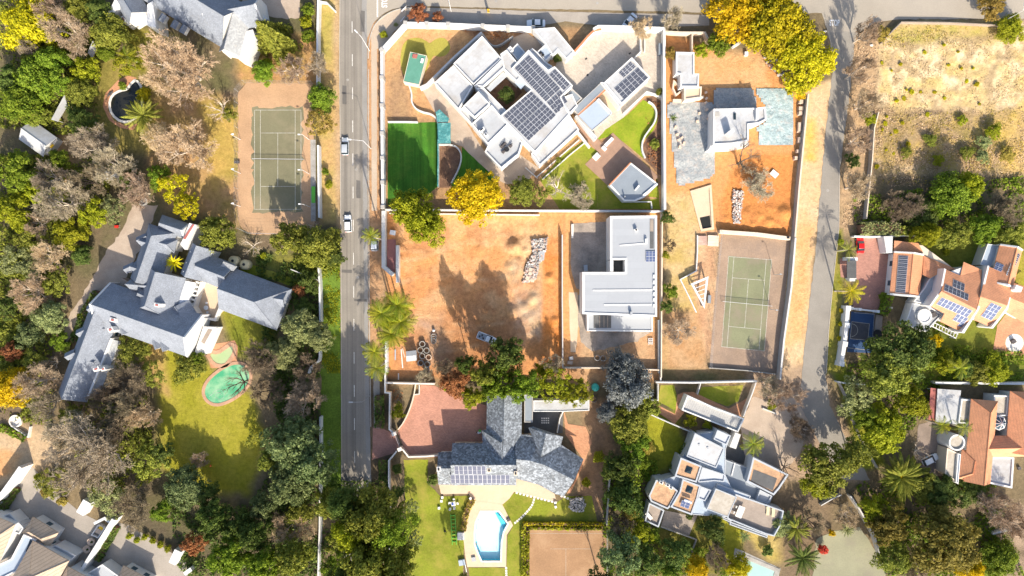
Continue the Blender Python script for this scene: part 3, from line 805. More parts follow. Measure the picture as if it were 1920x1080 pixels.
sheet("bed",[(824,271),(850,272),(862,280),(865,297),(858,320),(846,343),(842,352),(824,352)],"soil_bed",.035,"D shaped planting bed of bare brown soil",edge=.04)
sheet("bed",[(1206,188),(1224,180),(1240,190),(1241,330),(1234,326),(1206,297),(1202,278),(1210,262),(1228,245),(1235,225),(1234,210),(1222,194)],"soil_bed",.024,"planting bed outside the curved white wall",edge=.06)
sheet("slab",[(1070,420),(1143,415),(1145,487),(1172,487),(1172,510),(1092,510),(1092,545),(1080,540),(1070,500)],"slab_grey",.04,"stained concrete slab beside the new grey house",edge=.10)
sheet("slab",[(1083,552),(1092,552),(1100,590),(1101,622),(1220,622),(1195,640),(1110,660),(1090,640),(1082,600)],"slab_grey",.036,"dusty concrete apron below the new grey house",edge=.2)
sheet("path",[(1066,548),(1083,548),(1084,612),(1080,660),(1070,660)],"pave_warm",.045,"sandy cement path along the new grey house",edge=.08)
sheet("driveway",[(789,722),(815,723),(850,740),(914,761),(913,804),(906,832),(851,832),(850,851),(822,851),(820,857),(770,858),(758,840),(746,812),(749,802),(762,785),(772,757),(777,741),(786,739)],"brick_red",.04,"large red brick forecourt of the slate house")
sheet("driveway",[(699,802),(718,804),(741,814),(750,842),(738,850),(698,862)],"brick_rose",.045,"shaded brick driveway apron outside the gate",edge=.03)
sheet("patio",[(822,905),(965,908),(1042,934),(1040,942),(964,922),(955,935),(942,946),(890,942),(878,925),(827,927)],"pave_warm",.05,"sandy paved patio below the slate house")
sheet("patio",[(1057,770),(1060,815),(1094,862),(1076,905),(1062,925),(1070,925),(1090,880),(1110,830),(1098,800),(1065,795)],"brick_orange",.035,"terracotta brick path around the east gable",edge=.03)
sheet("lawn",[(757,862),(803,862),(800,905),(826,930),(880,930),(885,945),(872,985),(868,1075),(850,1085),(770,1085),(762,980)],"lawn",.03,"sunny green lawn left of the blue pool",edge=.12)
sheet("lawn",[(942,946),(965,923),(1040,944),(1062,930),(1110,930),(1120,980),(984,982),(982,1085),(880,1085),(878,1064),(950,1064),(952,1004),(963,985)],"lawn",.034,"green lawn right of the blue pool",edge=.08)
CT3 = sheet("clay_court",[(993,993),(1137,993),(1137,1110),(993,1110)],"court_clay_dark",.05,"worn orange clay tennis court at the bottom edge")
sheet("court_surround",[(447,172),(462,155),(586,157),(590,440),(472,440),(452,428),(445,402)],"court_clay",.04,"worn brick coloured surround of the left tennis court",edge=.15)
CT1 = sheet("tennis_court",[(474,200),(567,200),(567,398),(474,398)],"court_olive",.048,"olive grey surface of the left tennis court",edge=.5)
sheet("court_path",[(582,262),(592,262),(592,415),(583,415)],"concrete",.046,"concrete strip beside the left tennis court")
sheet("court_surround",[(1352,434),(1482,446),(1458,700),(1330,689)],"court_grey",.04,"worn clay coloured surround of the right tennis court",edge=.05)
CT2 = sheet("tennis_court",[(1366,481),(1447,487),(1433,658),(1353,650)],"court_green",.048,"faded green surface of the right tennis court",edge=.2)
sheet("tennis_court",[(1530,1012),(1562,996),(1612,988),(1660,1062),(1660,1120),(1520,1120)],"court_pale",.045,"faded sports court in the bottom right gardens",edge=.2)
CT4 = sheet("sports_court",[(1596,584),(1640,588),(1636,662),(1588,660)],"court_blue",.045,"small dark blue ball court behind white wall")
part_of(CT4,sheet("court_panel",[(1597,603),(1630,607),(1627,638),(1594,635)],"court_black",.051))
def lines(pairs,wd=.09,z=.056,parent=None,mat="court_paint"):
    for a,b in pairs:
        p,q = Vector(w2(*a)),Vector(w2(*b)); d = (q - p).normalized(); n = Vector((-d.y,d.x)) * wd / 2
        b_ = MB(); b_.face([(*(p - n),z),(*(q - n),z),(*(q + n),z),(*(p + n),z)])
        part_of(parent,b_.build("court_line",mat))
        z += .0006
def court_lines(TL,TR,BR,BL,wd,z,parent):
    def at(u,v):
        a = (TL[0] + (TR[0] - TL[0]) * u,TL[1] + (TR[1] - TL[1]) * u); b = (BL[0] + (BR[0] - BL[0]) * u,BL[1] + (BR[1] - BL[1]) * u)
        return (a[0] + (b[0] - a[0]) * v,a[1] + (b[1] - a[1]) * v)
    s = .125; t = .231
    lines([(at(0,0),at(1,0)),(at(0,1),at(1,1)),(at(0,0),at(0,1)),(at(1,0),at(1,1)),(at(s,0),at(s,1)),(at(1 - s,0),at(1 - s,1)),
           (at(s,t),at(1 - s,t)),(at(s,1 - t),at(1 - s,1 - t)),(at(.5,t),at(.5,1 - t))],wd,z,parent)
court_lines((477.5,206.5),(564.5,206.5),(564.5,392.5),(477.5,392.5),.10,.056,CT1)
court_lines((1366,481),(1446.7,487),(1433,658),(1353,650),.10,.056,CT2)
lines([((994,1000),(1135,1000)),((1032,1029),(1108,1029)),((1061,1029),(1061,1100))],.05,.058,CT3)
lines([((1601,586),(1639,589)),((1639,589),(1634,657)),((1597,603),(1630,607)),((1594,635),(1627,638)),((1597,603),(1594,635)),((1590,652),(1622,656)),((1630,607),(1627,638))],.09,.058,CT4)
def arc(cx,cy,r,a0,a1,n=14):
    return [(cx + r * math.cos(R(a0 + (a1 - a0) * k / n)),cy + r * math.sin(R(a0 + (a1 - a0) * k / n))) for k in range(n + 1)]
A = arc(1596,619,12,-88,88)
lines(list(zip(A[:-1],A[1:])),.09,.062,CT4)
sheet("driveway",[(1606,443),(1658,444),(1667,474),(1662,546),(1646,583),(1598,579),(1606,522),(1576,520),(1574,484),(1604,490)],"brick_rose",.038,"rose brick driveway beside the solar garage",edge=.02)
sheet("patio",[(1870,610),(1885,590),(1960,600),(1960,665),(1890,668),(1862,655)],"brick_orange",.036,"terracotta patio with white circle beside tiled house",edge=.04)
sheet("patio_circle",[(1902 + 17 * math.cos(t * .3),643 + 17 * math.sin(t * .3)) for t in range(21)],"stone_white",.042,"round white paved circle on the terracotta patio",edge=.02)
sheet("driveway",[(1722,795),(1750,790),(1775,812),(1790,850),(1772,892),(1745,892),(1722,870),(1718,830)],"pave_brown",.034,"brown paved turning area beside the round turret",edge=.1)
sheet("driveway",[(40,882),(62,876),(100,918),(150,960),(200,985),(215,978),(245,985),(290,1015),(320,1035),(360,1062),(360,1110),(-20,1110),(-20,960),(10,935)],"pave_grey",.034,"grey paved forecourt of the tan tiled townhouses")
sheet("driveway",[(250,385),(295,385),(290,405),(260,470),(232,530),(205,545),(175,575),(140,610),(120,660),(112,650),(130,590),(160,545),(200,470),(232,430)],"pave_tan",.03,"curved sandy driveway beside the long slate house",edge=.25)
sheet("driveway",[(540,-40),(562,-40),(562,35),(520,35),(455,12),(450,-40)],"pave_tan",.03,"brown driveway behind the top left slate house",edge=.2)
sheet("terrace",[(355,515),(400,530),(438,555),(425,578),(402,600),(360,585),(340,570)],"pave_warm",.032,"cream terrace beside the long slate house")
sheet("lawn",[(445,510),(470,495),(545,520),(580,540),(540,535),(500,520)],"lawn",.03,"narrow lawn behind the slate house in shade",edge=.1)
sheet("lawn",[(1239,722),(1264,722),(1276,775),(1232,752)],"lawn",.03,"small lawn left of the long garage",edge=.06)
sheet("lawn",[(1316,726),(1394,722),(1384,752),(1365,762),(1308,742)],"lawn",.03,"small lawn behind the long garage",edge=.06)
sheet("path",[(1270,740),(1282,735),(1300,735),(1366,766),(1392,752),(1402,745),(1385,790),(1370,785),(1300,745),(1282,775),(1265,795),(1232,772),(1234,760),(1266,776)],"brick_orange",.037,"terracotta path wrapped around the long garage",edge=.03)
sheet("patio",[(1247,957),(1296,967),(1312,940),(1316,946),(1292,1004),(1239,988)],"slab_grey",.04,"grey stone patio below the flat roofed house",edge=.03)
sheet("patio",[(1318,800),(1375,805),(1400,860),(1420,890),(1400,920),(1350,900),(1320,850)],"dark_floor_and_shade",.035,"dark courtyard floor between the white flat roofs")
sheet("stone_patio",[(983,740),(1056,770),(1055,812),(983,815)],"dark_floor_and_shade",.036,"dark paved courtyard behind the slate gables")
for x0,y0,x1,y1 in ((640,505,660,512),(668,338,676,372),(642,160,650,196),(664,560,688,566),(641,880,655,905),(676,20,684,60)):
    part_of(ROAD,sheet("asphalt_repair",[(x0,y0),(x1,y0 + 1),(x1,y1),(x0,y1 - 1)],"asphalt_patch",.061,edge=.05))
for par,x,y in ((ROAD,668,318),(ROAD,652,150),(ROAD,671,520),(LANE,1552,357),(SIDE,1120,6),(SIDE,930,2)):
    part_of(par,sheet("manhole_cover",[(x + 2.6 * math.cos(k * .45),y + 2.6 * math.sin(k * .45)) for k in range(14)],"concrete",.0665))
# ------------------------------------------------------------------ vegetation
def quads_mesh(name,Q,tint,mat=None):
    """Q: (n,4,3) corners, tint: (n,) -> one mesh with a tint on every leaf"""
    n = len(Q)
    me = bpy.data.meshes.new(name)
    me.vertices.add(n * 4); me.vertices.foreach_set("co",Q.reshape(-1).astype(np.float32))
    me.loops.add(n * 4); me.loops.foreach_set("vertex_index",np.arange(n * 4))
    me.polygons.add(n); me.polygons.foreach_set("loop_start",np.arange(0,n * 4,4)); me.polygons.foreach_set("loop_total",np.full(n,4))
    a = me.attributes.new("tint",'FLOAT','POINT'); a.data.foreach_set("value",np.repeat(tint,4).astype(np.float32))
    me.update(calc_edges=True)
    if mat: me.materials.append(M[mat])
    return me
def unit(v):
    return v / np.maximum(np.linalg.norm(v,axis=-1,keepdims=True),1e-9)
def leaf_quads(P,N,size,r,wob=.8,aspect=1.7):
    n = len(P)
    N = unit(N + r.normal(size=(n,3)) * wob)
    T = unit(np.cross(N,r.normal(size=(n,3))))
    B = np.cross(N,T)
    s = (size * r.uniform(.45,1.6,n))[:,None]
    a = T * s * aspect * .5; b = B * s * .5
    c = N * s * .12
    return np.stack([P - a,P - b * 1.0 + c,P + a,P + b * 1.0 + c],1)
def crown(seed,lobes=9,subs=11,leaves=42,lsize=.055,flat_=.75,spread=.62,lr=(.30,.46),sr=(.11,.19),gaps=.0,pointy=0):
    """a crown of radius ~1 with its foot at z 0: lobes, clumps on the lobes, leaves on the clumps"""
    r = np.random.default_rng(seed)
    LC = []; LRr = []
    for k in range(lobes):
        a = 2 * math.pi * (k * .381966 + r.uniform(-.05,.05)); d = spread * math.sqrt((k + .3) / lobes)
        z = .28 + (.62 - .55 * d) * r.uniform(.7,1.15)
        LC.append((d * math.cos(a),d * math.sin(a),z)); LRr.append(r.uniform(*lr))
    LC = np.array(LC); LRr = np.array(LRr)
    SP = []; SR = []; ST = []
    for c,R_ in zip(LC,LRr):
        k = subs
        d = unit(r.normal(size=(k * 3,3)) + np.array([0,0,.5])); d = d[d[:,2] > -.45][:k]
        SP.append(c + d * R_ * r.uniform(.75,1.08,(len(d),1))); SR.append(r.uniform(sr[0],sr[1],len(d)))
        ST.append(np.full(len(d),r.uniform(-.16,.16)) + r.uniform(-.12,.12,len(d)))
    SP = np.concatenate(SP); SR = np.concatenate(SR); ST = np.concatenate(ST)
    if gaps:
        keep = r.random(len(SP)) > gaps; SP,SR,ST = SP[keep],SR[keep],ST[keep]
    n = len(SP) * leaves
    idx = np.repeat(np.arange(len(SP)),leaves)
    d = unit(r.normal(size=(n,3)) + np.array([0,0,.35]))
    rad = SR[idx] * r.uniform(.55,1.12,n)
    P = SP[idx] + d * rad[:,None] * np.array([1.12,1.12,.85])
    out = unit(P - np.array([0,0,.35]))
    N = d * .7 + out * .5 + np.array([0,0,.45])
    P[:,2] *= flat_
    Q = leaf_quads(P,N,lsize,r)
    t = np.clip(.5 + ST[idx] + r.normal(size=n) * .17,0,1)
    Q[...,2] -= Q[...,2].min()
    return Q,t
CROWNS = {}
for k in range(3):
    CROWNS["round",k] = quads_mesh("crown_round",*crown(100 + k,11,12,84,.042,.95))
    CROWNS["fine",k] = quads_mesh("crown_fine",*crown(120 + k,16,15,56,.035,.9,.66,(.24,.36),(.08,.13)))
    CROWNS["loose",k] = quads_mesh("crown_loose",*crown(140 + k,12,10,78,.039,.9,.70,(.20,.36),(.08,.15),.18))
    CROWNS["bush",k] = quads_mesh("crown_bush",*crown(160 + k,6,7,44,.095,.95,.5,(.34,.48),(.16,.24)))
    CROWNS["airy",k] = quads_mesh("crown_airy",*crown(180 + k,13,9,52,.037,.85,.72,(.18,.32),(.07,.13),.3))
def conifer_crown(seed,n=5200):
    r = np.random.default_rng(seed)
    t = r.random(n) ** .6
    z = (1 - t) * .95
    br = np.floor(r.random(n) * 26)
    ang = br * 2.4 + r.normal(size=n) * .10 + np.floor(z * 14) * 1.1
    rad = (t * .92 + .05) * np.sqrt(r.random(n)) * (.8 + .3 * np.sin(ang * 5))
    P = np.stack([rad * np.cos(ang),rad * np.sin(ang),z - rad * .12],1)
    N = np.stack([np.cos(ang) * .6,np.sin(ang) * .6,np.full(n,.8)],1)
    Q = leaf_quads(P,N,.06,r,.5,2.2)
    return Q,np.clip(.5 + r.normal(size=n) * .2,0,1)
CROWNS["cone",0] = quads_mesh("crown_cone",*conifer_crown(5))
def limb_mesh():
    """trunk of height 1 with limbs spreading into the crown"""
    rr = random.Random(4)
    b = MB()
    b.tube((0,0,-.02),(.01,.01,.3),.045,.034,7,cap=False); b.tube((.01,.01,.3),(0,.02,.62),.034,.02,7,cap=False)
    for k in range(7):
        a = k * 2.4; z = .3 + .05 * k
        p1 = (.16 * math.cos(a),.16 * math.sin(a),z + .16); p2 = (.34 * math.cos(a + .2),.34 * math.sin(a + .2),z + .26)
        b.tube((.01,.01,z),p1,.02,.013,5,cap=False); b.tube(p1,p2,.013,.004,5,cap=False)
    me = bpy.data.meshes.new("trunk"); me.from_pydata(b.v,[],b.f); me.materials.append(M["bark"])
    return me
TRUNK = limb_mesh()
def bare_meshes(seed,mains=7,up=.75,levels=4,kids=(6,7,7,7),tw=.0085):
    """a leafless tree of radius ~1 and height ~1: thick limbs (trunk) and twigs (crown)"""
    r = np.random.default_rng(seed); rr = random.Random(seed)
    b = MB(); TW = []; TT = []
    def branch(p,d,L,rad,lev):
        q = p
        segs = 3 if lev < 2 else 2
        pts = [p]
        for s in range(segs):
            d = (d + Vector((rr.gauss(0,.16),rr.gauss(0,.16),rr.gauss(0,.10) + (.05 if lev < 2 else .0)))).normalized()
            q2 = q + d * (L / segs)
            r0 = rad * (1 - .55 * s / segs); r1 = rad * (1 - .55 * (s + 1) / segs)
            if lev <= 1: b.tube(q,q2,r0,r1,5 if lev else 6,cap=False)
            else: TW.append((tuple(q),tuple(q2),r0,r1)); TT.append(rr.random())
            q = q2; pts.append(q)
        if lev < levels:
            for k in range(kids[lev]):
                t = rr.uniform(.30,1.0)
                i = min(segs - 1,int(t * segs)); pp = pts[i].lerp(pts[i + 1],t * segs - i)
                side = Vector((rr.gauss(0,1),rr.gauss(0,1),rr.gauss(0.1,.55))).normalized()
                nd = (d * .85 + side * .65).normalized()
                branch(pp,nd,L * rr.uniform(.42,.66),max(rad * (.5 if lev < 1 else .34),.0022),lev + 1)
    top = Vector((0,0,.22))
    b.tube((0,0,-.02),top,.05,.04,7,cap=False)
    for k in range(mains):
        a = 2 * math.pi * k / mains + rr.uniform(-.25,.25); e = rr.uniform(.35,1.15) * up
        d = Vector((math.cos(a) * math.cos(e),math.sin(a) * math.cos(e),math.sin(e)))
        branch(top,d,rr.uniform(.5,.68),.031,0)
    me = bpy.data.meshes.new("limbs"); me.from_pydata(b.v,[],b.f)
    A = np.array([t[0] for t in TW]); Bp = np.array([t[1] for t in TW]); ra = np.array([t[2] for t in TW]); rb = np.array([t[3] for t in TW])
    ra = np.maximum(ra,tw * .36); rb = np.maximum(rb,tw * .26)
    D = unit(Bp - A)
    sidev = unit(np.cross(D,r.normal(size=D.shape) * .5 + np.array([0,0,1.0])))
    Q = np.stack([A - sidev * ra[:,None],Bp - sidev * rb[:,None],Bp + sidev * rb[:,None],A + sidev * ra[:,None]],1)
    return me,quads_mesh("twigs",Q,np.clip(np.array(TT) * .8 + .1,0,1))
BARE = [bare_meshes(7),bare_meshes(21,6,.65),bare_meshes(33,8,.85,4,(6,7,6,7))]
BARE_THIN = [bare_meshes(55,5,.8,3,(5,5,5)),bare_meshes(56,6,.7,3,(5,4,5))]
VR = random.Random(77)
def set_mat(o,mat):
    if not o.data.materials: o.data.materials.append(None)
    o.material_slots[0].link = 'OBJECT'; o.material_slots[0].material = M[mat]
def tree(kind,mat,x,y,r,ht,label,cat="tree",name=None,group=None,bark="bark",zs=1.0,sq=1.0):
    """x, y, r: crown centre and radius in the photograph; ht: height in metres"""
    bare = kind in ("bare","thin")
    name = name or ("bare_tree" if bare else "leafy_tree")
    zmid = ht * (.62 if bare else .66)
    a,b = w2(x,y,zmid)
    rad = r / S * (H - zmid) / H * (1.0 if bare or kind == "bush" else 1.08)
    t = thing(name,label,cat,(a,b,0),group)
    rot = VR.uniform(0,6.283)
    if bare:
        k = VR.randrange(3) if kind == "bare" else VR.randrange(2)
        lm,tm = (BARE if kind == "bare" else BARE_THIN)[k]
        if not lm.materials: lm.materials.append(M["bark"])
        for nm,me,mt in (("trunk",lm,bark),("crown",tm,mat)):
            o = place(nm,me,t); set_mat(o,mt); o.scale = (rad,rad * sq,ht); o.rotation_euler = (0,0,rot)
        return t
    k = VR.randrange(3) if kind != "cone" else 0
    me = CROWNS[kind,k]
    ch = min(ht * .85,1.5 * rad * zs)
    o = place("crown",me,t); set_mat(o,mat)
    if kind == "cone": ch = ht * .96
    zt = 1.0
    o.scale = (rad,rad * sq,ch / 1.0); o.location = (0,0,ht - ch * CH[kind]); o.rotation_euler = (0,0,rot)
    if kind not in ("bush",) or ht > 2.2:
        q = place("trunk",TRUNK,t); q.scale = (min(rad * .9,ht * .5),min(rad * .9,ht * .5),ht * .92); q.rotation_euler = (0,0,rot * 2)
    return t
CH = {}
for key,me in CROWNS.items():
    CH[key[0]] = max(v.co.z for v in me.vertices)
def bush(mat,x,y,r,ht,label,cat="shrub",name="shrub",group=None):
    return tree("bush",mat,x,y,r,ht,label,cat,name,group)
# --- palms
def frond_mesh(seed,n=26,droop=.75,leaflet=.34,wid=.035,up=.55,name="frond"):
    """an arching feather leaf of length 1 along +x"""
    rr = random.Random(seed); b = []; tt = []
    pts = []
    for k in range(n + 1):
        t = k / n
        a = up - droop * 1.9 * t
        if k == 0: pts.append(Vector((0,0,0)))
        else: pts.append(pts[-1] + Vector((math.cos(a),0,math.sin(a))) / n)
    for k in range(n):
        p,q = pts[k],pts[k + 1]
        ww = .012 * (1 - k / n) + .004
        b.append([p + Vector((0,-ww,0)),q + Vector((0,-ww,0)),q + Vector((0,ww,0)),p + Vector((0,ww,0))]); tt.append(.8)
        if k > 2:
            t = k / n; L = leaflet * math.sin(math.pi * min(1,.18 + t * .86)) ** .7
            for s in (-1,1):
                d = Vector((.62 + rr.uniform(-.1,.1),s * (.75 + rr.uniform(-.1,.1)),-.25 - rr.uniform(0,.3))).normalized()
                m = p + d * L * .5; e = p + d * L + Vector((0,0,-.06))
                b.append([p,m + Vector((-wid,0,0)),e,m + Vector((wid,0,0))]); tt.append(rr.uniform(.2,.9))
    Q = np.array([[tuple(v) for v in q] for q in b])
    return quads_mesh(name,Q,np.array(tt))
FRONDS = {"feather": [frond_mesh(k,30,.66 + .16 * k,.24,.0095) for k in range(3)],
          "date": [frond_mesh(10 + k,24,.42 + .14 * k,.16,.022,.75) for k in range(3)]}
def blade_mesh():
    Q = []
    pts = [(0,0,0),(.35,0,.22),(.7,0,.30),(1,0,.22)]; ws = [.05,.085,.06,.004]
    for k in range(3):
        Q.append([(pts[k][0],-ws[k],pts[k][2]),(pts[k + 1][0],-ws[k + 1],pts[k + 1][2]),(pts[k + 1][0],0,pts[k + 1][2] - .03),(pts[k][0],0,pts[k][2] - .03)])
        Q.append([(pts[k][0],0,pts[k][2] - .03),(pts[k + 1][0],0,pts[k + 1][2] - .03),(pts[k + 1][0],ws[k + 1],pts[k + 1][2]),(pts[k][0],ws[k],pts[k][2])])
    return quads_mesh("blade",np.array(Q),np.array([.4,.7] * 3))
FRONDS["agave"] = [blade_mesh()]
def palm(kind,mat,x,y,r,ht,nf,label,name="palm_tree",cat="palm",group=None,bark="bark_pale",tr=.16,heart=None):
    a,b = w2(x,y,ht); rad = r / S * (H - ht) / H
    t = thing(name,label,cat,(a,b,0),group)
    if ht > .8:
        m = MB(); m.tube((a,b,0),(a,b,ht * .5),tr * 1.25,tr,9,cap=False); m.tube((a,b,ht * .5),(a,b,ht),tr,tr * .85,9)
        m.build("trunk",bark,t)
    for k in range(nf):
        ring = k / nf
        me = FRONDS[kind][VR.randrange(len(FRONDS[kind]))]
        o = place("frond" if kind != "agave" else "leaf",me,t); set_mat(o,VR.choice(("leaf_lime","leaf_olive","leaf_green","leaf_lime")) if mat == "leaf_lime" else mat)
        el = (-.25 + .95 * ring) + VR.uniform(-.12,.12)
        o.location = (0,0,ht)
        s = rad * (1.08 - .25 * ring) * VR.uniform(.9,1.1) / (.86 if kind != "agave" else 1.0)
        o.scale = (s,s,s)
        o.rotation_euler = (VR.uniform(-.2,.2),-el,k * 2.39996 + VR.uniform(-.12,.12))
    if heart:
        q = place("flower_stalk",CROWNS["bush",1],t); set_mat(q,heart); q.location = (0,0,ht); q.scale = (rad * .2,rad * .2,rad * .2)
    return t
# --- hedges,beds and rough growth
def hedge(mat,pts,wd,ht,label,name="hedge",cat="hedge",dens=38,lsize=.30,group=None,round_=.25):
    P = [Vector(w2(*p)) for p in pts]
    r = np.random.default_rng(int(P[0].x * 13 + P[0].y * 7) % 9999 + 5)
    c = (P[0].x,P[0].y)
    Qs = []; ts = []
    core = MB()
    strip(core,[tuple(p) for p in P],wd * .72,0,ht * .85)
    for i in range(len(P) - 1):
        d = P[i + 1] - P[i]; L = d.length; u = d.normalized(); n = Vector((-u.y,u.x))
        k = int(L * (wd + 2 * ht) * dens * .5)
        if k < 4: continue
        s = r.random(k) * L; side = r.random(k) * (wd + 2 * ht)
        off = np.where(side < ht,-wd / 2,np.where(side < ht + wd,side - ht - wd / 2,wd / 2))
        z = np.where(side < ht,side,np.where(side < ht + wd,ht,side - ht - wd))
        lump = 1 + round_ * np.sin(s * 2.1 + off) * .35
        off = off * lump + r.normal(size=k) * .06; z = np.clip(z * (1 + .12 * np.sin(s * 1.7 + i)) + r.normal(size=k) * .08,.05,None)
        X = P[i].x + u.x * s + n.x * off; Y = P[i].y + u.y * s + n.y * off
        Pq = np.stack([X,Y,z],1)
        N = np.stack([n.x * np.sign(off) * (side < ht) + n.x * (side > ht + wd),n.y * np.sign(off) * (side < ht) + n.y * (side > ht + wd),np.full(k,.8)],1)
        Qs.append(leaf_quads(Pq,N,lsize,r)); ts.append(np.clip(.5 + .2 * np.sin(s * 1.3) + r.normal(size=k) * .18,0,1))
    t = thing(name,label,cat,(c[0],c[1],0),group)
    Q = np.concatenate(Qs) - np.array([c[0],c[1],0])
    o = place("foliage",quads_mesh("foliage",Q,np.concatenate(ts),mat),t)
    core.build("stems","soil_bed",t)
    return t
def growth(name,label,polys,mats,n_per_m2,ht,lsize,seed,kind="stuff"):
    """low growth nobody could count: tufts of leaves over an area"""
    r = np.random.default_rng(seed)
    Qs = []; ts = []
    for pts in polys:
        p = pw(pts); A = abs(area(p)); xs = [q[0] for q in p]; ys = [q[1] for q in p]
        n = int(A * n_per_m2)
        X = r.uniform(min(xs),max(xs),n * 3); Y = r.uniform(min(ys),max(ys),n * 3)
        ins = np.zeros(len(X),bool)
        for i in range(len(p)):
            x0,y0 = p[i]; x1,y1 = p[(i + 1) % len(p)]
            c = ((y0 > Y) != (y1 > Y)); ins ^= c & (X < (x1 - x0) * (Y - y0) / ((y1 - y0) or 1e-9) + x0)
        X,Y = X[ins][:n],Y[ins][:n]
        dn = fnoise(X,Y,3.0,seed); keep = r.random(len(X)) < np.clip((dn - .34) * 4,0.0,1); X,Y,dn = X[keep],Y[keep],dn[keep]
        Z = np.clip((dn - .3) * 2.2,.05,1) * ht * r.uniform(.3,1,len(X))
        P = np.stack([X,Y,Z],1); N = np.tile(np.array([0,0,.8]),(len(X),1))
        Qs.append(leaf_quads(P,N,lsize,r,.9)); ts.append(np.clip(fnoise(X,Y,2.0,seed + 3) + r.normal(size=len(X)) * .15,0,1))
    me = quads_mesh(name,np.concatenate(Qs),np.concatenate(ts),mats)
    return tag(place(name,me),label,kind=kind)
# ------------------------------------------------------------------ building kit
def house(name,label,x,y,cat="house",group=None):
    a,b = w2(x,y,0)
    return thing(name,label,cat,(a,b,0),group)
def flat_block(root,pts,h,par=.4,wd=.28,roof="roof_white",wall="white_wall",z0=0.0,hole=None,cap=None,drain=True):
    top = h + par
    out = ccw(pw(pts,top))
    inn = offset(out,wd)
    b = MB(); b.ring(out,inn,z0,top,0,h - .02)
    wo_ = b.build("wall",wall,root)
    f = MB(); f.face([(x,y,h) for x,y in inn])
    ro = f.build("roof",roof,root)
    return wo_,ro
def slab(root,pts,z0,z1,mat,name="slab",top=None,zp=None):
    b = MB(); b.prism(pw(pts,z1 if zp is None else zp),z0,z1,0,True,True,1 if top else None)
    return b.build(name,[mat,top] if top else mat,root)
def roof_faces(root,faces,mat,th=.16,name="roof"):
    """roof planes given by photo pixel and height of every corner"""
    b = MB()
    for f in faces:
        P = [w3(*p) for p in f]
        n = (Vector(P[1]) - Vector(P[0])).cross(Vector(P[2]) - Vector(P[0]))
        if n.z < 0: P = P[::-1]
        b.face(P)
        Q = [(p[0],p[1],p[2] - th) for p in P]
        b.face(Q[::-1])
        for i in range(len(P)):
            j = (i + 1) % len(P); b.face([Q[i],Q[j],P[j],P[i]])
    return b.build(name,mat,root)
STEEP = 1.6
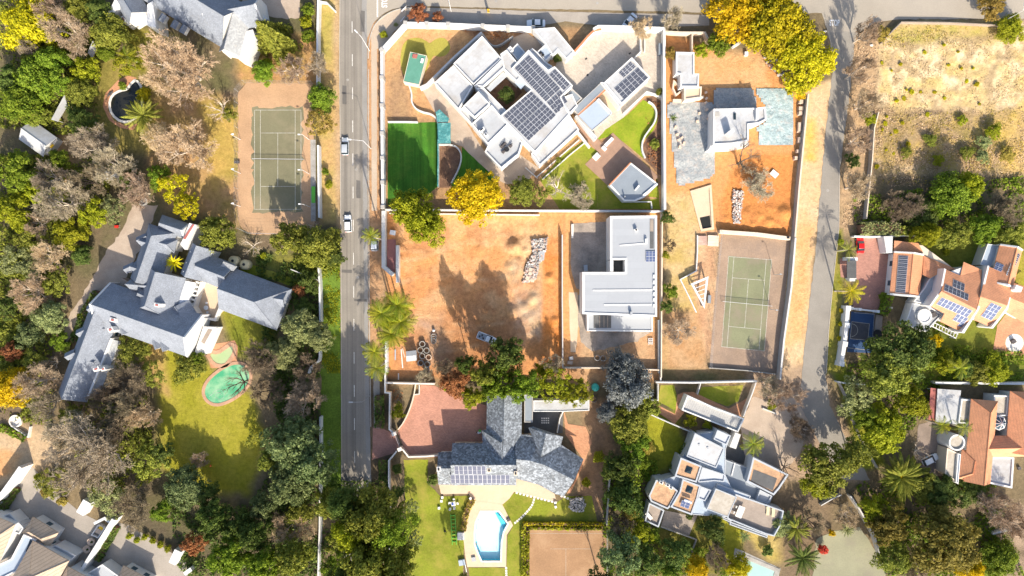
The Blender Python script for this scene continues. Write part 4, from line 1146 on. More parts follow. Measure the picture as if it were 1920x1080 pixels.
def wing(root,a,b,half,eave,ridge,hip0=0.0,hip1=0.0,roof="slate",wall="white_wall",over=.45,th=.16,z0=0.0,half2=None,gable=None,ridge_cap=None,roof2=None):
    """a pitched wing: eave-line axis a-b and half width in photo pixels; hips in metres (0 = gable)"""
    ridge = eave + (ridge - eave) * (STEEP if roof.startswith("slate") else 1.0)
    A,B = Vector(w2(*a,eave)),Vector(w2(*b,eave))
    k = (H - eave) / H / S
    hw = half * k; hw2 = (half if half2 is None else half2) * k
    u = (B - A).normalized(); n = Vector((-u.y,u.x))
    zz = lambda v,z: (v.x,v.y,z)
    c = [A + n * hw,A - n * hw2,B - n * hw2,B + n * hw]
    r0,r1 = A + u * hip0,B - u * hip1
    m = MB()
    planes = [([zz(c[1],eave),zz(c[2],eave),zz(r1,ridge),zz(r0,ridge)],0),([zz(c[3],eave),zz(c[0],eave),zz(r0,ridge),zz(r1,ridge)],1 if roof2 else 0)]
    if hip0 > 0: planes.append(([zz(c[0],eave),zz(c[1],eave),zz(r0,ridge)],0))
    if hip1 > 0: planes.append(([zz(c[2],eave),zz(c[3],eave),zz(r1,ridge)],0))
    for P,mi in planes:
        m.face(P,mi)
        Q = [(p[0],p[1],p[2] - th) for p in P]
        m.face(Q[::-1],mi)
        for i in range(len(P)):
            j = (i + 1) % len(P); m.face([Q[i],Q[j],P[j],P[i]],mi)
    ro = m.build("roof",[roof,roof2] if roof2 else roof,root)
    cap = MB(); cap.tube(zz(r0,ridge + .02),zz(r1,ridge + .02),.10,.10,6)
    if hip0 > 0:
        for q in (c[0],c[1]): cap.tube(zz(r0,ridge + .02),zz(q,eave + .02),.08,.08,6)
    if hip1 > 0:
        for q in (c[2],c[3]): cap.tube(zz(r1,ridge + .02),zz(q,eave + .02),.08,.08,6)
    cap.build("ridge",ridge_cap or roof,ro)
    wl_ = MB()
    ci = [A + u * over + n * (hw - over),A + u * over - n * (hw2 - over),B - u * over - n * (hw2 - over),B - u * over + n * (hw - over)]
    zt = eave - .05
    wl_.prism([(v.x,v.y) for v in ci],z0,zt,0,True)
    for hip,p,q in ((hip0,ci[0],ci[1]),(hip1,ci[2],ci[3])):
        if hip == 0:
            mid = (A + u * over) if p is ci[0] else (B - u * over)
            zr = ridge - th - .05
            wl_.face([zz(p,zt),zz(q,zt),zz(mid,zr)])
    if gable == "parapet":
        for E,s in ((A,1),(B,-1)):
            if (hip0 if E is A else hip1) > 0: continue
            for sgn,hh in ((1,hw),(-1,hw2)):
                e0 = E + n * sgn * hh; p0 = e0 - u * s * .05; p1 = e0 + u * s * .32; q0 = E - u * s * .05; q1 = E + u * s * .32
                za,zb = eave + .22,ridge + .3
                wl_.face([zz(p0,za),zz(p1,za),zz(q1,zb),zz(q0,zb)])
                wl_.face([zz(p0,0),zz(p0,za),zz(q0,zb),zz(q0,0)])
                wl_.face([zz(p1,0),zz(p1,za),zz(q1,zb),zz(q1,0)])
                wl_.face([zz(p0,0),zz(p1,0),zz(p1,za),zz(p0,za)])
    wa = wl_.build("wall",wall,root)
    # windows along the long walls
    L = (B - A).length - 2 * over
    nw = int(L / 3.2)
    if nw and eave - z0 > 2.2:
        for sgn,hh in ((1,hw),(-1,hw2)):
            for q in range(nw):
                p = A + u * (over + L * (q + .5) / nw) + n * sgn * (hh - over + .02)
                wb = MB(); wb.box((p.x,p.y),1.2,.06,z0 + 1.0,min(eave - .4,z0 + 2.3),math.atan2(u.y,u.x))
                wb.build("window","window_glass",wa)
    return ro
from mathutils.bvhtree import BVHTree
def roof_z(root,q,default):
    """height of the house's own roof under a photo pixel"""
    best = None; o0 = Vector(wloc(root))
    for ch in root.children:
        if ch.name.split(".")[0] != "roof": continue
        vs_ = [v.co + o0 for v in ch.data.vertices]
        bv = BVHTree.FromPolygons(vs_,[tuple(p.vertices) for p in ch.data.polygons])
        d = Vector(w3(q[0],q[1],0)) - Vector((0,0,H))
        h = bv.ray_cast(Vector((0,0,H)),d.normalized())
        if h[0] is not None and (best is None or h[0].z > best): best = h[0].z
    return default if best is None else best
def panels(root,quad,nu,nv,z,mat="solar_cell",gap=.02,th=.05,lift=.10,skip=(),fit=True):
    """solar panels over a photo quad TL TR BR BL; z one height or four"""
    zs = z if isinstance(z,(list,tuple)) else [z] * 4
    if fit and isinstance(z,(list,tuple)): zs = [roof_z(root,q,zz) for q,zz in zip(quad,zs)]
    C = [Vector(w3(q[0],q[1],zz + lift)) for q,zz in zip(quad,zs)]
    u = ((C[1] - C[0]) + (C[2] - C[3])) * .5 / nu; v = ((C[3] - C[0]) + (C[2] - C[1])) * .5 / nv
    wu,wv = u.length - gap,v.length - gap
    X = u.normalized(); Y = (v - X * v.dot(X)).normalized(); Z = X.cross(Y)
    if Z.z < 0: Z = -Z; Y = -Y
    b = MB(); hx,hy = wu / 2,wv / 2; f = .035
    b.prism([(-hx,-hy),(hx,-hy),(hx,hy),(-hx,hy)],-th,0,0,True,True)
    # cells: two halves
    for s0,s1 in ((-hy + f,-.02),(.02,hy - f)):
        b.face([(-hx + f,s0,.006),(hx - f,s0,.006),(hx - f,s1,.006),(-hx + f,s1,.006)],1)
    me = bpy.data.meshes.new("solar_panel"); me.from_pydata(b.v,[],b.f); me.materials.append(M["panel_frame"]); me.materials.append(M[mat]); me.polygons.foreach_set("material_index",b.m)
    base = wloc(root)
    for i in range(nu):
        for j in range(nv):
            if (i,j) in skip: continue
            s,t = (i + .5) / nu,(j + .5) / nv
            p = (C[0] * (1 - s) + C[1] * s) * (1 - t) + (C[3] * (1 - s) + C[2] * s) * t
            o = place("solar_panel",me,root)
            mt = Matrix.Identity(3); mt.col[0] = X; mt.col[1] = Y; mt.col[2] = Z
            o.rotation_euler = mt.to_euler(); o.location = (p.x - base[0],p.y - base[1],p.z - base[2])
def chimney(root,x,y,sx,sy,z0,z1,ang=0.0,mat="white_wall",pot=True,top="black"):
    a,b = w2(x,y,z1)
    m = MB(); m.box((a,b),sx,sy,z0,z1,ang)
    c = m.build("chimney",mat,root)
    if pot:
        q = MB(); q.box((a,b),sx * .5,sy * .5,z1 + .003,z1 + .12,ang); q.build("flue",top,c)
    return c
def dormer(root,x,y,ang,L,wd,z0,z1,roof="slate",wall="white_wall"):
    """a small gabled dormer: x, y its front foot in the photograph, ang its outward direction (world)"""
    a,b = w2(x,y,z0)
    u = Vector((math.cos(ang),math.sin(ang))); n = Vector((-u.y,u.x)); P = Vector((a,b)); h = wd / 2
    zz = lambda v,z: (v.x,v.y,z)
    f0,f1,bk = P + n * h,P - n * h,P - u * L
    ze = z0 + (z1 - z0) * .55
    r = MB(); ov = .12
    fo = P + u * ov
    for s,e in ((1,f0),(-1,f1)):
        e2 = e + n * s * ov
        r.face([zz(e2 + u * ov,ze),zz(fo,z1),zz(bk,z1),zz(e2 - u * L,ze)]) if s < 0 else r.face([zz(e2 - u * L,ze),zz(bk,z1),zz(fo,z1),zz(e2 + u * ov,ze)])
    d = r.build("dormer",roof,root)
    w_ = MB()
    w_.face([zz(f1,z0 - .6),zz(f0,z0 - .6),zz(f0,ze - .03),zz(P,z1 - .06),zz(f1,ze - .03)])
    for e in (f0,f1): w_.face([zz(e,z0 - .6),zz(e,ze - .03),zz(e - u * L,ze - .03),zz(e - u * L,z0 - .6)])
    w_.build("dormer_wall",wall,d)
    q = MB(); p = P + u * .02; q.face([zz(p - n * h * .6,z0 + .1),zz(p + n * h * .6,z0 + .1),zz(p + n * h * .6,ze - .1),zz(p - n * h * .6,ze - .1)])
    q.build("window","window_glass",d)
    return d
def skylight(root,x,y,s,z,ang=0.0,mat="dark_glass"):
    a,b = w2(x,y,z + .4)
    m = MB(); hs = s / 2
    ca,sa = math.cos(ang),math.sin(ang)
    c = [(a + px * ca - py * sa,b + px * sa + py * ca,z + .1) for px,py in ((-hs,-hs),(hs,-hs),(hs,hs),(-hs,hs))]
    for i in range(4): m.face([c[i],c[(i + 1) % 4],(a,b,z + .1 + s * .45)])
    return m.build("skylight",mat,root)
def wall(pts,ht,label,wd=.28,mat="white_wall",name="boundary_wall",piers=0,top="white_top",z0=0.0,smooth=0,pier_mat=None,cat="wall",group=None,fence=0.0,step=0):
    if smooth: pts = smooth_open(pts,smooth)
    P = pw(pts,ht)
    c = P[0]
    t = thing(name,label,cat,(c[0],c[1],0),group)
    b = MB(); strip(b,P,wd,z0,ht,0,1)
    b.build("panel",[mat,top],t)
    if piers:
        L = 0; segs = []
        for i in range(len(P) - 1):
            a,d = Vector(P[i]),Vector(P[i + 1]); l = (d - a).length; n = max(1,round(l / piers))
            for k in range(n + (1 if i == len(P) - 2 else 0)):
                p = a.lerp(d,k / n)
                q = MB(); q.box((p.x,p.y),wd + .28,wd + .28,z0,ht + .25,math.atan2(d.y - a.y,d.x - a.x)); q.build("pier",pier_mat or mat,t)
    if fence:
        # electric fence: posts and wires
        for i in range(len(P) - 1):
            a,d = Vector(P[i]),Vector(P[i + 1]); l = (d - a).length; n = max(1,round(l / 4.0))
            for k in range(n):
                p = a.lerp(d,(k + .5) / n); q = MB(); q.tube((p.x,p.y,ht),(p.x,p.y,ht + fence),.03,.03,5); q.build("fence_post","metal_grey",t)
            wv = MB()
            for z in (.3,.6,.9): wv.tube((a.x,a.y,ht + fence * z),(d.x,d.y,ht + fence * z),.012,.012,4)
            wv.build("fence_wire","metal_grey",t)
    return t
def block(name,label,cat,x,y,sx,sy,z0,z1,ang,mat,group=None,zp=None):
    a,b = w2(x,y,z1 if zp is None else zp)
    if name in ("brick_pallet","block_stack"):
        t = thing(name,label,cat,(a,b,z0),group); h = z1 - z0
        m = MB(); m.box((a,b),sx * 1.06,sy * 1.06,z0,z0 + .12,ang); m.build("pallet_base","timber_grey",t)
        for k in range(2):
            m = MB(); m.box((a + RNG.uniform(-.05,.05),b + RNG.uniform(-.05,.05)),sx * (1 - .12 * k),sy * (1 - .1 * k),z0 + .122 + (h - .12) * k * .55,z0 + .12 + (h - .12) * (.55 if k == 0 else 1.0),ang + RNG.uniform(-.06,.06)); m.build("brick_layer",mat,t)
        return t
    if name == "boulder":
        m = MB(); rr = random.Random(int(x)); n = 10
        for q,(rr_,zz) in enumerate(((.85,0),(1.0,.35),(.75,.75),(.3,1.0))):
            for k in range(n):
                f = rr_ * rr.uniform(.8,1.15) * .5; tt = k * 2 * math.pi / n + ang
                m.v.append((a + sx * f * math.cos(tt),b + sy * f * math.sin(tt),z0 + (z1 - z0) * zz * rr.uniform(.85,1.1)))
        for q in range(3):
            for k in range(n): m.f.append((q * n + k,q * n + (k + 1) % n,(q + 1) * n + (k + 1) % n,(q + 1) * n + k))
        m.f.append(tuple(range(3 * n,4 * n))); m.m = [0] * len(m.f)
        return tag(m.build(name,mat,None,True,(a,b,z0)),label,cat,group)
    if name == "ball":
        m = MB(); r_ = (z1 - z0) / 2
        m.lathe((a,b),[(max(.001,r_ * math.sin(k * math.pi / 8)),z0 + r_ - r_ * math.cos(k * math.pi / 8)) for k in range(9)],14)
        return tag(m.build(name,mat,None,True,(a,b,z0)),label,cat,group)
    if name in ("park_bench","court_bench"):
        t = thing(name,label,cat,(a,b,z0),group); ca,sa = math.cos(ang),math.sin(ang)
        m = MB(); m.box((a,b),sx,sy,z1 - .08,z1,ang); m.build("seat",mat,t)
        for s_ in (-.38,.38):
            dx,dy = (s_ * sx,0) if sx > sy else (0,s_ * sy)
            m = MB(); m.box((a + dx * ca - dy * sa,b + dx * sa + dy * ca),.12 if sx > sy else sx * .8,sy * .8 if sx > sy else .12,z0,z1 - .08,ang); m.build("leg",mat,t)
        return t
    m = MB(); m.box((a,b),sx,sy,z0,z1,ang)
    o = m.build(name,mat,None,False,(a,b,z0))
    return tag(o,label,cat,group)
# ------------------------------------------------------------------ cars
def car(label,x,y,heading,paint,L=4.3,W=1.8,Ht=1.48,kind="hatch",name="parked_car",group=None,glass="dark_glass"):
    a,b = w2(x,y,Ht * .6)
    t = thing(name,label,"car",(a,b,0),group)
    t.rotation_euler = (0,0,heading)
    h = L / 2; w = W / 2
    def loft(secs,mat,nm,mi=None):
        m = MB(); n = len(secs[0]); i0 = 0
        for s in secs: m.v += s
        for k in range(len(secs) - 1):
            for j in range(n):
                q = (j + 1) % n
                m.f.append((k * n + j,k * n + q,(k + 1) * n + q,(k + 1) * n + j)); m.m.append(0)
        m.f.append(tuple(range(n - 1,-1,-1))); m.m.append(0); m.f.append(tuple(range((len(secs) - 1) * n,len(secs) * n))); m.m.append(0)
        me = bpy.data.meshes.new(nm); me.from_pydata(m.v,[],m.f); me.materials.append(M[mat])
        me.polygons.foreach_set("use_smooth",[True] * len(me.polygons))
        o = place(nm,me,t)
        md = o.modifiers.new("bevel",'BEVEL'); md.width = .05; md.segments = 2; md.limit_method = 'ANGLE'
        return o
    def sec(x_,hw,z0,z1,r=.12):
        return [(x_,-hw + r,z0),(x_,hw - r,z0),(x_,hw,z0 + r),(x_,hw,z1 - r * 1.4),(x_,hw - r * 1.3,z1),(x_,-hw + r * 1.3,z1),(x_,-hw,z1 - r * 1.4),(x_,-hw,z0 + r)]
    bel = Ht * .60
    bed = kind == "pickup"
    loft([sec(-h,w * .86,.35,bel * .90),sec(-h + .18,w * .97,.25,bel),sec(-h * .4,w,.22,bel + .02),sec(h * .25,w,.22,bel + .02),sec(h * .55,w * .99,.22,bel - .04),sec(h - .25,w * .93,.25,bel - .14),sec(h,w * .76,.32,bel - .26)],paint,"body")
    if bed: x0,x1,x2,x3 = -h * .10,h * .0,h * .34,h * .58
    elif kind == "sedan": x0,x1,x2,x3 = -h * .72,-h * .40,h * .12,h * .45
    else: x0,x1,x2,x3 = -h * .94,-h * .74,h * .12,h * .47
    cw = w * .93; rw = w * .76; zr = Ht
    cab = loft([[(x0,-cw,bel - .02),(x0,cw,bel - .02),(x0 + .01,cw * .98,bel + .02),(x0 + .01,-cw * .98,bel + .02)],
                [(x1,-cw,bel - .02),(x1,cw,bel - .02),(x1,rw,zr - .03),(x1,-rw,zr - .03)],
                [(x2,-cw,bel - .02),(x2,cw,bel - .02),(x2,rw,zr - .03),(x2,-rw,zr - .03)],
                [(x3,-cw * .95,bel - .06),(x3,cw * .95,bel - .06),(x3 - .01,cw * .93,bel - .02),(x3 - .01,-cw * .93,bel - .02)]],glass,"window_band")
    loft([[(x1 - .12,-rw * 1.0,zr - .05),(x1 - .12,rw * 1.0,zr - .05),(x1 - .1,rw * .92,zr),(x1 - .1,-rw * .92,zr)],
          [(x2 + .06,-rw * 1.0,zr - .05),(x2 + .06,rw * 1.0,zr - .05),(x2 + .04,rw * .92,zr),(x2 + .04,-rw * .92,zr)]],paint,"roof")
    if bed:
        m = MB(); m.box((-h * .53,0),h * .78,W * .84,bel + .03,bel + .04); me = bpy.data.meshes.new("load_bed"); me.from_pydata(m.v,[],m.f); me.materials.append(M["metal_grey"]); place("load_bed",me,t)
        for k,(cx,cy,sx,sy) in enumerate(((-h * .53,w * .88,h * .85,.10),(-h * .53,-w * .88,h * .85,.10),(-h * .95,0,.10,W * .8))):
            m = MB(); m.box((cx,cy),sx,sy,bel,bel + .28); me = bpy.data.meshes.new("bed_side"); me.from_pydata(m.v,[],m.f); me.materials.append(M[paint]); place("bed_side",me,t)
        for cx,cy in ((-h * .5,.25),(-h * .3,-.3),(-h * .7,-.2)):
            m = MB(); m.box((cx,cy),.5,.35,bel + .05,bel + .3,cx); me = bpy.data.meshes.new("load"); me.from_pydata(m.v,[],m.f); me.materials.append(M["cushion_dark"]); place("load",me,t)
    wm = MB(); wm.tube((0,-.11,0),(0,.11,0),.31,.31,16); wme = bpy.data.meshes.new("wheel"); wme.from_pydata(wm.v,[],wm.f); wme.materials.append(M["tyre"])
    rm = MB(); rm.tube((0,-.118,0),(0,.118,0),.19,.19,12); rme = bpy.data.meshes.new("rim"); rme.from_pydata(rm.v,[],rm.f); rme.materials.append(M["metal_grey"])
    for sx in (-.62,.62):
        for sy in (-1,1):
            o = place("wheel",wme,t); o.location = (h * sx,sy * (w - .10),.31); q = place("rim",rme,o)
    for sy in (-1,1):
        for nm,xx,mt in (("headlight",h - .1,"metal_white"),("tail_light",-h + .03,"red_plastic")):
            m = MB(); m.box((xx,sy * w * .66),.14,.3,bel - .28 if xx > 0 else bel - .3,bel - .14 if xx > 0 else bel - .1); me = bpy.data.meshes.new(nm); me.from_pydata(m.v,[],m.f); me.materials.append(M[mt]); place(nm,me,t)
        m = MB(); m.box((x3 - .25,sy * (w + .08)),.12,.2,bel,bel + .14); me = bpy.data.meshes.new("mirror"); me.from_pydata(m.v,[],m.f); me.materials.append(M[paint]); place("mirror",me,t)
    return t
# ------------------------------------------------------------------ white mansion with solar roof
E = house("mansion","large white flat roofed mansion covered with rows of solar panels",955,190)
flat_block(E,[(904,67),(941,110),(888,159),(850,119)],4.2,.45)
flat_block(E,[(850,122),(887,161),(860,206),(814,155)],3.9,.42)
flat_block(E,[(897,171),(919,195),(890,221),(868,199)],6.0,.35,z0=3.4)
flat_block(E,[(941,111),(951,122),(906,163),(889,161)],4.65,.3)
flat_block(E,[(938,101),(950,93),(971,118),(978,142),(969,153),(945,130)],5.0,.3)
flat_block(E,[(891,164),(907,164),(949,207),(940,217),(920,195),(898,171)],4.45,.3)
flat_block(E,[(860,207),(868,200),(889,221),(884,233)],3.3,.3)
flat_block(E,[(884,232),(922,197),(953,233),(915,271)],4.95,.35,roof="roof_pale")
flat_block(E,[(991,93),(1013,117),(1028,131),(1040,124),(1074,160),(1052,182),(1068,214),(1003,286),(938,217),(996,168),(959,128)],5.4,.22)
flat_block(E,[(1068,215),(1086,243),(1012,311),(996,288)],3.5,.35)
flat_block(E,[(1052,183),(1073,176),(1083,198),(1068,214)],3.75,.3)
flat_block(E,[(915,272),(953,234),(980,267),(973,289),(940,316),(909,284)],3.45,.55,roof="roof_pale")
flat_block(E,[(999,54),(1040,51),(1077,96),(1062,111),(1046,93),(1036,104),(1022,82)],3.3,.18,roof="roof_white")
flat_block(E,[(1022,83),(1040,97),(1023,114),(1007,97)],2.9,.25,roof="roof_blue")
flat_block(E,[(970,81),(985,98),(971,114),(956,95)],2.95,.2,roof="roof_blue")
flat_block(E,[(950,92),(957,86),(963,93),(957,99)],4.3,.2)
flat_block(E,[(1063,175),(1073,166),(1092,184),(1078,197)],3.0,.12,roof="roof_steel",wall="grey_wall")
flat_block(E,[(1008,98),(1022,115),(1036,124),(1028,131),(1013,117),(992,95),(998,90)],3.6,.2)
slab(E,[(912,165),(948,135),(953,141),(919,172)],4.0,4.06,"roof_pale","glass_canopy")
slab(E,[(971,143),(985,158),(977,168),(965,155)],4.0,4.06,"roof_blue","glass_canopy")
SR_ = 5.45
panels(E,[(965,128),(992,103),(1051,166),(1023,191)],3,9,SR_)
panels(E,[(995,170),(1020,194),(968,241),(944,217)],4,5,SR_)
panels(E,[(1021,195),(1043,216),(991,264),(969,242)],4,5,SR_)
panels(E,[(1052,168),(1063,190),(1044,214),(1025,193)],3,3,SR_)
panels(E,[(1030,141),(1041,129),(1069,158),(1057,170)],2,4,SR_)
chimney(E,903,243,.5,1.6,4.9,6.6,R(-50),"white_wall")
chimney(E,911,252,.7,.7,4.9,6.0,R(-50),"metal_white")
for (x,y,r_) in ((1014,99,.35),(1018,103,.35)):
    a_,b_ = w2(x,y,3.3); q = MB(); q.lathe((a_,b_),[(r_,2.95),(r_,3.3),(r_ * .6,3.4),(.01,3.4)],12); q.build("vent","black",E)
# roof terrace furniture
for nm,lb,x,y,sx,sy,an in (("outdoor_sofa","dark two seat sofa on the mansion roof terrace",943,272,1.5,.8,48),("outdoor_chair","dark armchair right of the round terrace table",957,273,.75,.7,48),("outdoor_chair","dark armchair left of the round terrace table",943.5,284,.75,.7,48)):
    a_,b_ = w2(x,y,4.0); t = thing(nm,lb,"seat",(a_,b_,3.46))
    q = MB(); q.box((a_,b_),sx,sy,3.47,3.85,R(an)); q.build("seat","cushion_dark",t)
    q = MB(); q.box((a_ - .3 * math.sin(R(an)) * -1,b_ + .3 * math.cos(R(an))),sx,.16,3.85,4.2,R(an)); q.build("backrest","cushion_dark",t)
a_,b_ = w2(950,280,4.0); t = thing("terrace_table","round dark table on the mansion roof terrace","table",(a_,b_,3.46))
q = MB(); q.lathe((a_,b_),[(.01,4.2),(.62,4.2),(.62,4.14),(.01,4.14)],20); q.build("table_top","black",t)
q = MB(); q.tube((a_,b_,3.46),(a_,b_,4.14),.06); q.build("leg","black",t)
# garage wing
G = house("garage_wing","white garage block with solar panels and grey carport roof",1150,175,"garage")
flat_block(G,[(1185,107),(1219,145),(1165.5,195),(1132,155)],3.5,.3)
panels(G,[(1160,137),(1182,115),(1193,125),(1169,146)],4,2,3.55)
panels(G,[(1151.5,166),(1196.5,127),(1215,145),(1170,187)],6,2,3.55)
flat_block(G,[(1074,204),(1126,155.5),(1134,167),(1084,214)],3.0,.08,.12,roof="roof_steel",wall="grey_wall")
flat_block(G,[(1084,217),(1121,185.5),(1147,214),(1110,245)],2.9,.1,.12,roof="roof_blue",wall="grey_wall")
flat_block(G,[(1126,154),(1131,154),(1166,197),(1162,200)],3.7,.1,.1)
flat_block(G,[(1119,187),(1123,184),(1148,211),(1145,215)],3.2,.1,.1)
flat_block(G,[(1078,218),(1083,215),(1120,258),(1115,263)],2.2,.1,.1)
slab(G,[(1083,214),(1134,167),(1136,169),(1085,217)],2.6,2.95,"terracotta_strip","gutter_wall")
slab(G,[(1134,170),(1160,199),(1150,210),(1124,182)],0,.06,"pave_warm","yard_floor")
a_,b_ = w2(1155.5,196.5,.6); t = thing("gas_bottles","pair of grey gas bottles in the garage yard","gas bottle",(a_,b_,.06))
for dx in (-.28,.28):
    q = MB(); q.lathe((a_ + dx,b_),[(.01,.06),(.2,.06),(.2,.9),(.08,1.05),(.01,1.05)],12); q.build("bottle","metal_grey",t,True)
# pool pavilion on the deck
PV = house("pavilion","open garden pavilion with grey roof and white walls on the deck",1187,345,"pavilion")
flat_block(PV,[(1182,304),(1232,343),(1205,371),(1190,377),(1170,377),(1142,346)],3.0,.12,.35,roof="roof_steel")
slab(PV,[(1205,365),(1232,343),(1234,346),(1207,371)],0.1,3.3,"white_wall","side_wall")
slab(PV,[(1142,346),(1182,304),(1183.5,305.5),(1143.5,348)],2.7,3.2,"terracotta_strip","fascia")
chimney(PV,1195,352,.35,1.4,3.0,3.9,R(-40),"white_wall",False)
chimney(PV,1172,368,.25,.25,3.0,4.2,0,"metal_grey",False)
wall([(1172,378),(1221,378),(1223,391)],1.1,"low white wall joining pavilion to boundary wall",.2,name="garden_wall")
# deck cubes
block("garden_bench","white L shaped block bench on the deck","bench",1142,266,2.6,.8,.1,.65,R(45),"white_wall")
block("garden_bench","short white block at the foot of the deck bench","bench",1133,278,1.2,.8,.1,.6,R(-45),"white_wall")
block("fire_pit","square white block table on the timber deck","table",1118.5,293.5,1.6,1.3,.1,.6,R(45),"white_wall")
# green shed
GS = house("garden_shed","garden shed with flat green roof in the mansion corner garden",778,128,"shed")
flat_block(GS,[(769,97),(800,104),(786,159),(756,153)],2.7,.06,.1,roof="roof_green",wall="cream_wall")
slab(GS,[(774,101),(783,102),(781,109),(773,108)],2.7,2.95,"red_paint","roof_box")
slab(GS,[(790,109),(795,110),(793,118),(788,117)],2.7,2.9,"metal_white","roof_vent")
# shade nets
b = MB(); b.prism(pw([(820,231),(845,230),(845,269),(822,269)],2.4),2.36,2.42,0,True,True)
t = thing("shade_net","square teal shade net beside the artificial turf","shade net",(*w2(832,250,0),0)); b.build("net","net_teal",t)
for x,y in ((821,232),(844,231),(844,268),(823,268)):
    q = MB(); a_,b_ = w2(x,y,2.3); q.tube((a_,b_,0),(a_,b_,2.36),.04); q.build("post","metal_grey",t)
b = MB(); b.prism(pw([(817,210),(824,205),(842,222),(840,229),(820,229)],2.2),2.16,2.22,0,True,True)
t = thing("shade_net","narrow ragged teal shade net above the square one","shade net",(*w2(830,220,0),0)); b.build("net","net_teal",t)
for x,y in ((818,211),(841,223)):
    q = MB(); a_,b_ = w2(x,y,2.2); q.tube((a_,b_,0),(a_,b_,2.16),.04); q.build("post","metal_grey",t)
# walls of the mansion plot
wall([(717.5,388),(716,250),(715.5,93),(760,43),(840,45),(905,48),(1000,52)],2.6,"tall white perimeter wall around the mansion corner with dark piers",.6,piers=6.2,pier_mat="grey_wall",top="white_wall")
wall([(1113,54),(1122,49),(1180,50),(1246,53),(1246,200),(1247,393)],2.7,"tall white boundary wall right of the mansion forecourt",.55,top="white_wall")
wall([(722,393),(900,394),(1100,395),(1246,396)],1.9,"long white garden wall below the mansion",.34)
wall([(730,400),(840,401),(1012,403)],1.2,"low cream wall at the upper edge of the building site",.22,"cream_wall")
wall([(1077,97),(1092,80),(1105,65),(1114,57),(1128,55)],2.2,"terracotta coped curved gate wall of the mansion forecourt",.5,"white_wall",top="terracotta_strip",smooth=1)
wall([(787,164),(800,158),(850,108),(903,60)],2.3,"grey white screen wall running beside the mansion to the corner",.42)
wall([(904,62),(918,82),(928,87),(940,83),(952,74),(962,68)],1.2,"grey curved garden wall behind the mansion",.28,"grey_wall",smooth=2,name="garden_wall",top="grey_wall")
wall([(767,160),(772,175),(771,190),(778,203),(792,210),(808,213),(818,221),(821,232)],.8,"winding low white wall beside the green shed",.32,smooth=2,name="garden_wall")
wall([(821,232),(821.5,300),(821,350)],1.6,"straight wall with teal coping right of the turf",.3,"white_wall",top="net_teal",name="garden_wall")
wall([(727,228),(760,228),(783,228.5)],.9,"short pale wall at the top of the turf",.28,name="garden_wall")
wall([(823,271),(848,271),(859,277),(866,292),(861,315),(846,343)],.7,"curved white planter wall of the D shaped bed",.3,smooth=2,name="garden_wall")
wall([(1216,190),(1226,196),(1232,210),(1229,228),(1218,243),(1206,260),(1203,280),(1210,296)],.8,"curved white wall around the bright lawn",.36,smooth=2,name="garden_wall")
wall([(1169,213),(1213,172),(1242,181)],1.0,"angled low white wall above the bright lawn",.36,name="garden_wall")
wall([(1007,331),(1062,283),(1086,262)],.5,"upper thin white planter rail below the mansion",.22,name="planter_rail")
wall([(1017,336),(1070,289),(1096,268)],.5,"lower thin white planter rail below the mansion",.22,name="planter_rail")
wall([(985,314),(1008,334)],.5,"short white planter rail at the mansion terrace",.2,name="planter_rail")
wall([(1083,246),(1106,276)],1.6,"white screen wall at the mansion deck steps",.4,name="garden_wall")
wall([(1201,68),(1202,96),(1190,108)],1.5,"thin white gate wall in the forecourt",.25,name="garden_wall")
wall([(1209,66),(1209,96)],.9,"low white planter wall in the forecourt",.25,name="garden_wall")
block("water_tank","dark flat tank standing against the forecourt wall","tank",1238,91,.7,2.6,0,1.4,0,"roof_steel")
# ------------------------------------------------------------------ new grey house
F = house("new_house","new two storey pale grey flat roofed house on a dirt plot",1165,510)
flat_block(F,[(1144,405),(1232,404),(1232,594),(1092,589),(1092,510),(1172,510),(1172,487),(1144,487)],6.6,.18,.45,roof="roof_newgrey",wall="white_wall")
flat_block(F,[(1101,588),(1147,588),(1224,588),(1224,622),(1101,621)],3.3,.22,.3,roof="roof_newgrey",wall="white_wall")
slab(F,[(1113,591),(1146,591),(1146,615),(1113,615)],3.32,3.36,"dark_floor_and_shade","light_well_shade")  # dark sheet on the roof stands in for shade down the opening
for x in (1124,1132,1139): slab(F,[(x,592),(x + 1,592),(x + 1,614),(x,614)],3.37,3.45,"timber_grey","beam")
slab(F,[(1218.5,411),(1226,411),(1226,466),(1218.5,466)],6.62,6.65,"dark_floor_and_shade","light_well_shade")  # thin dark slab gives the slot opening its shade by colour
slab(F,[(1219,411),(1225,411),(1225,434),(1219,434)],6.66,6.69,"timber_grey","well_floor")
slab(F,[(1150,488),(1171,488),(1171,508),(1150,508)],3.2,3.25,"dark_floor_and_shade","balcony_floor")
slab(F,[(1144,488),(1150,488),(1150,509),(1144,509)],0,6.7,"white_wall","fin_wall")
panels(F,[(1211,471),(1229,471),(1229,491),(1211,491)],3,2,6.75,"solar_blue")
for p in ([(1112,543),(1223,542.5),(1223,545),(1112,545.5)],[(1133,570),(1222,569.5),(1222,572),(1133,572.5)],[(1162,459),(1212,455),(1212,457),(1162,461)]):
    slab(F,p,6.6,6.74,"white_wall","roof_upstand")
for y in (518,529,540,551,562,573): slab(F,[(1225,y - 3),(1228,y - 3),(1228,y + 3),(1225,y + 3)],6.6,6.95,"white_wall","vent_box")
chimney(F,1193,431,.7,.7,6.6,7.4,R(30),"white_wall")
chimney(F,1212,452,.5,1.1,6.6,7.3,0,"white_wall",False)
chimney(F,1184,588,.5,.9,3.3,7.6,0,"roof_newgrey",False)
wall([(1242,396),(1241,540),(1240,708)],2.2,"grey boundary wall right of the new grey house",.28,"grey_wall",top="cream_wall")
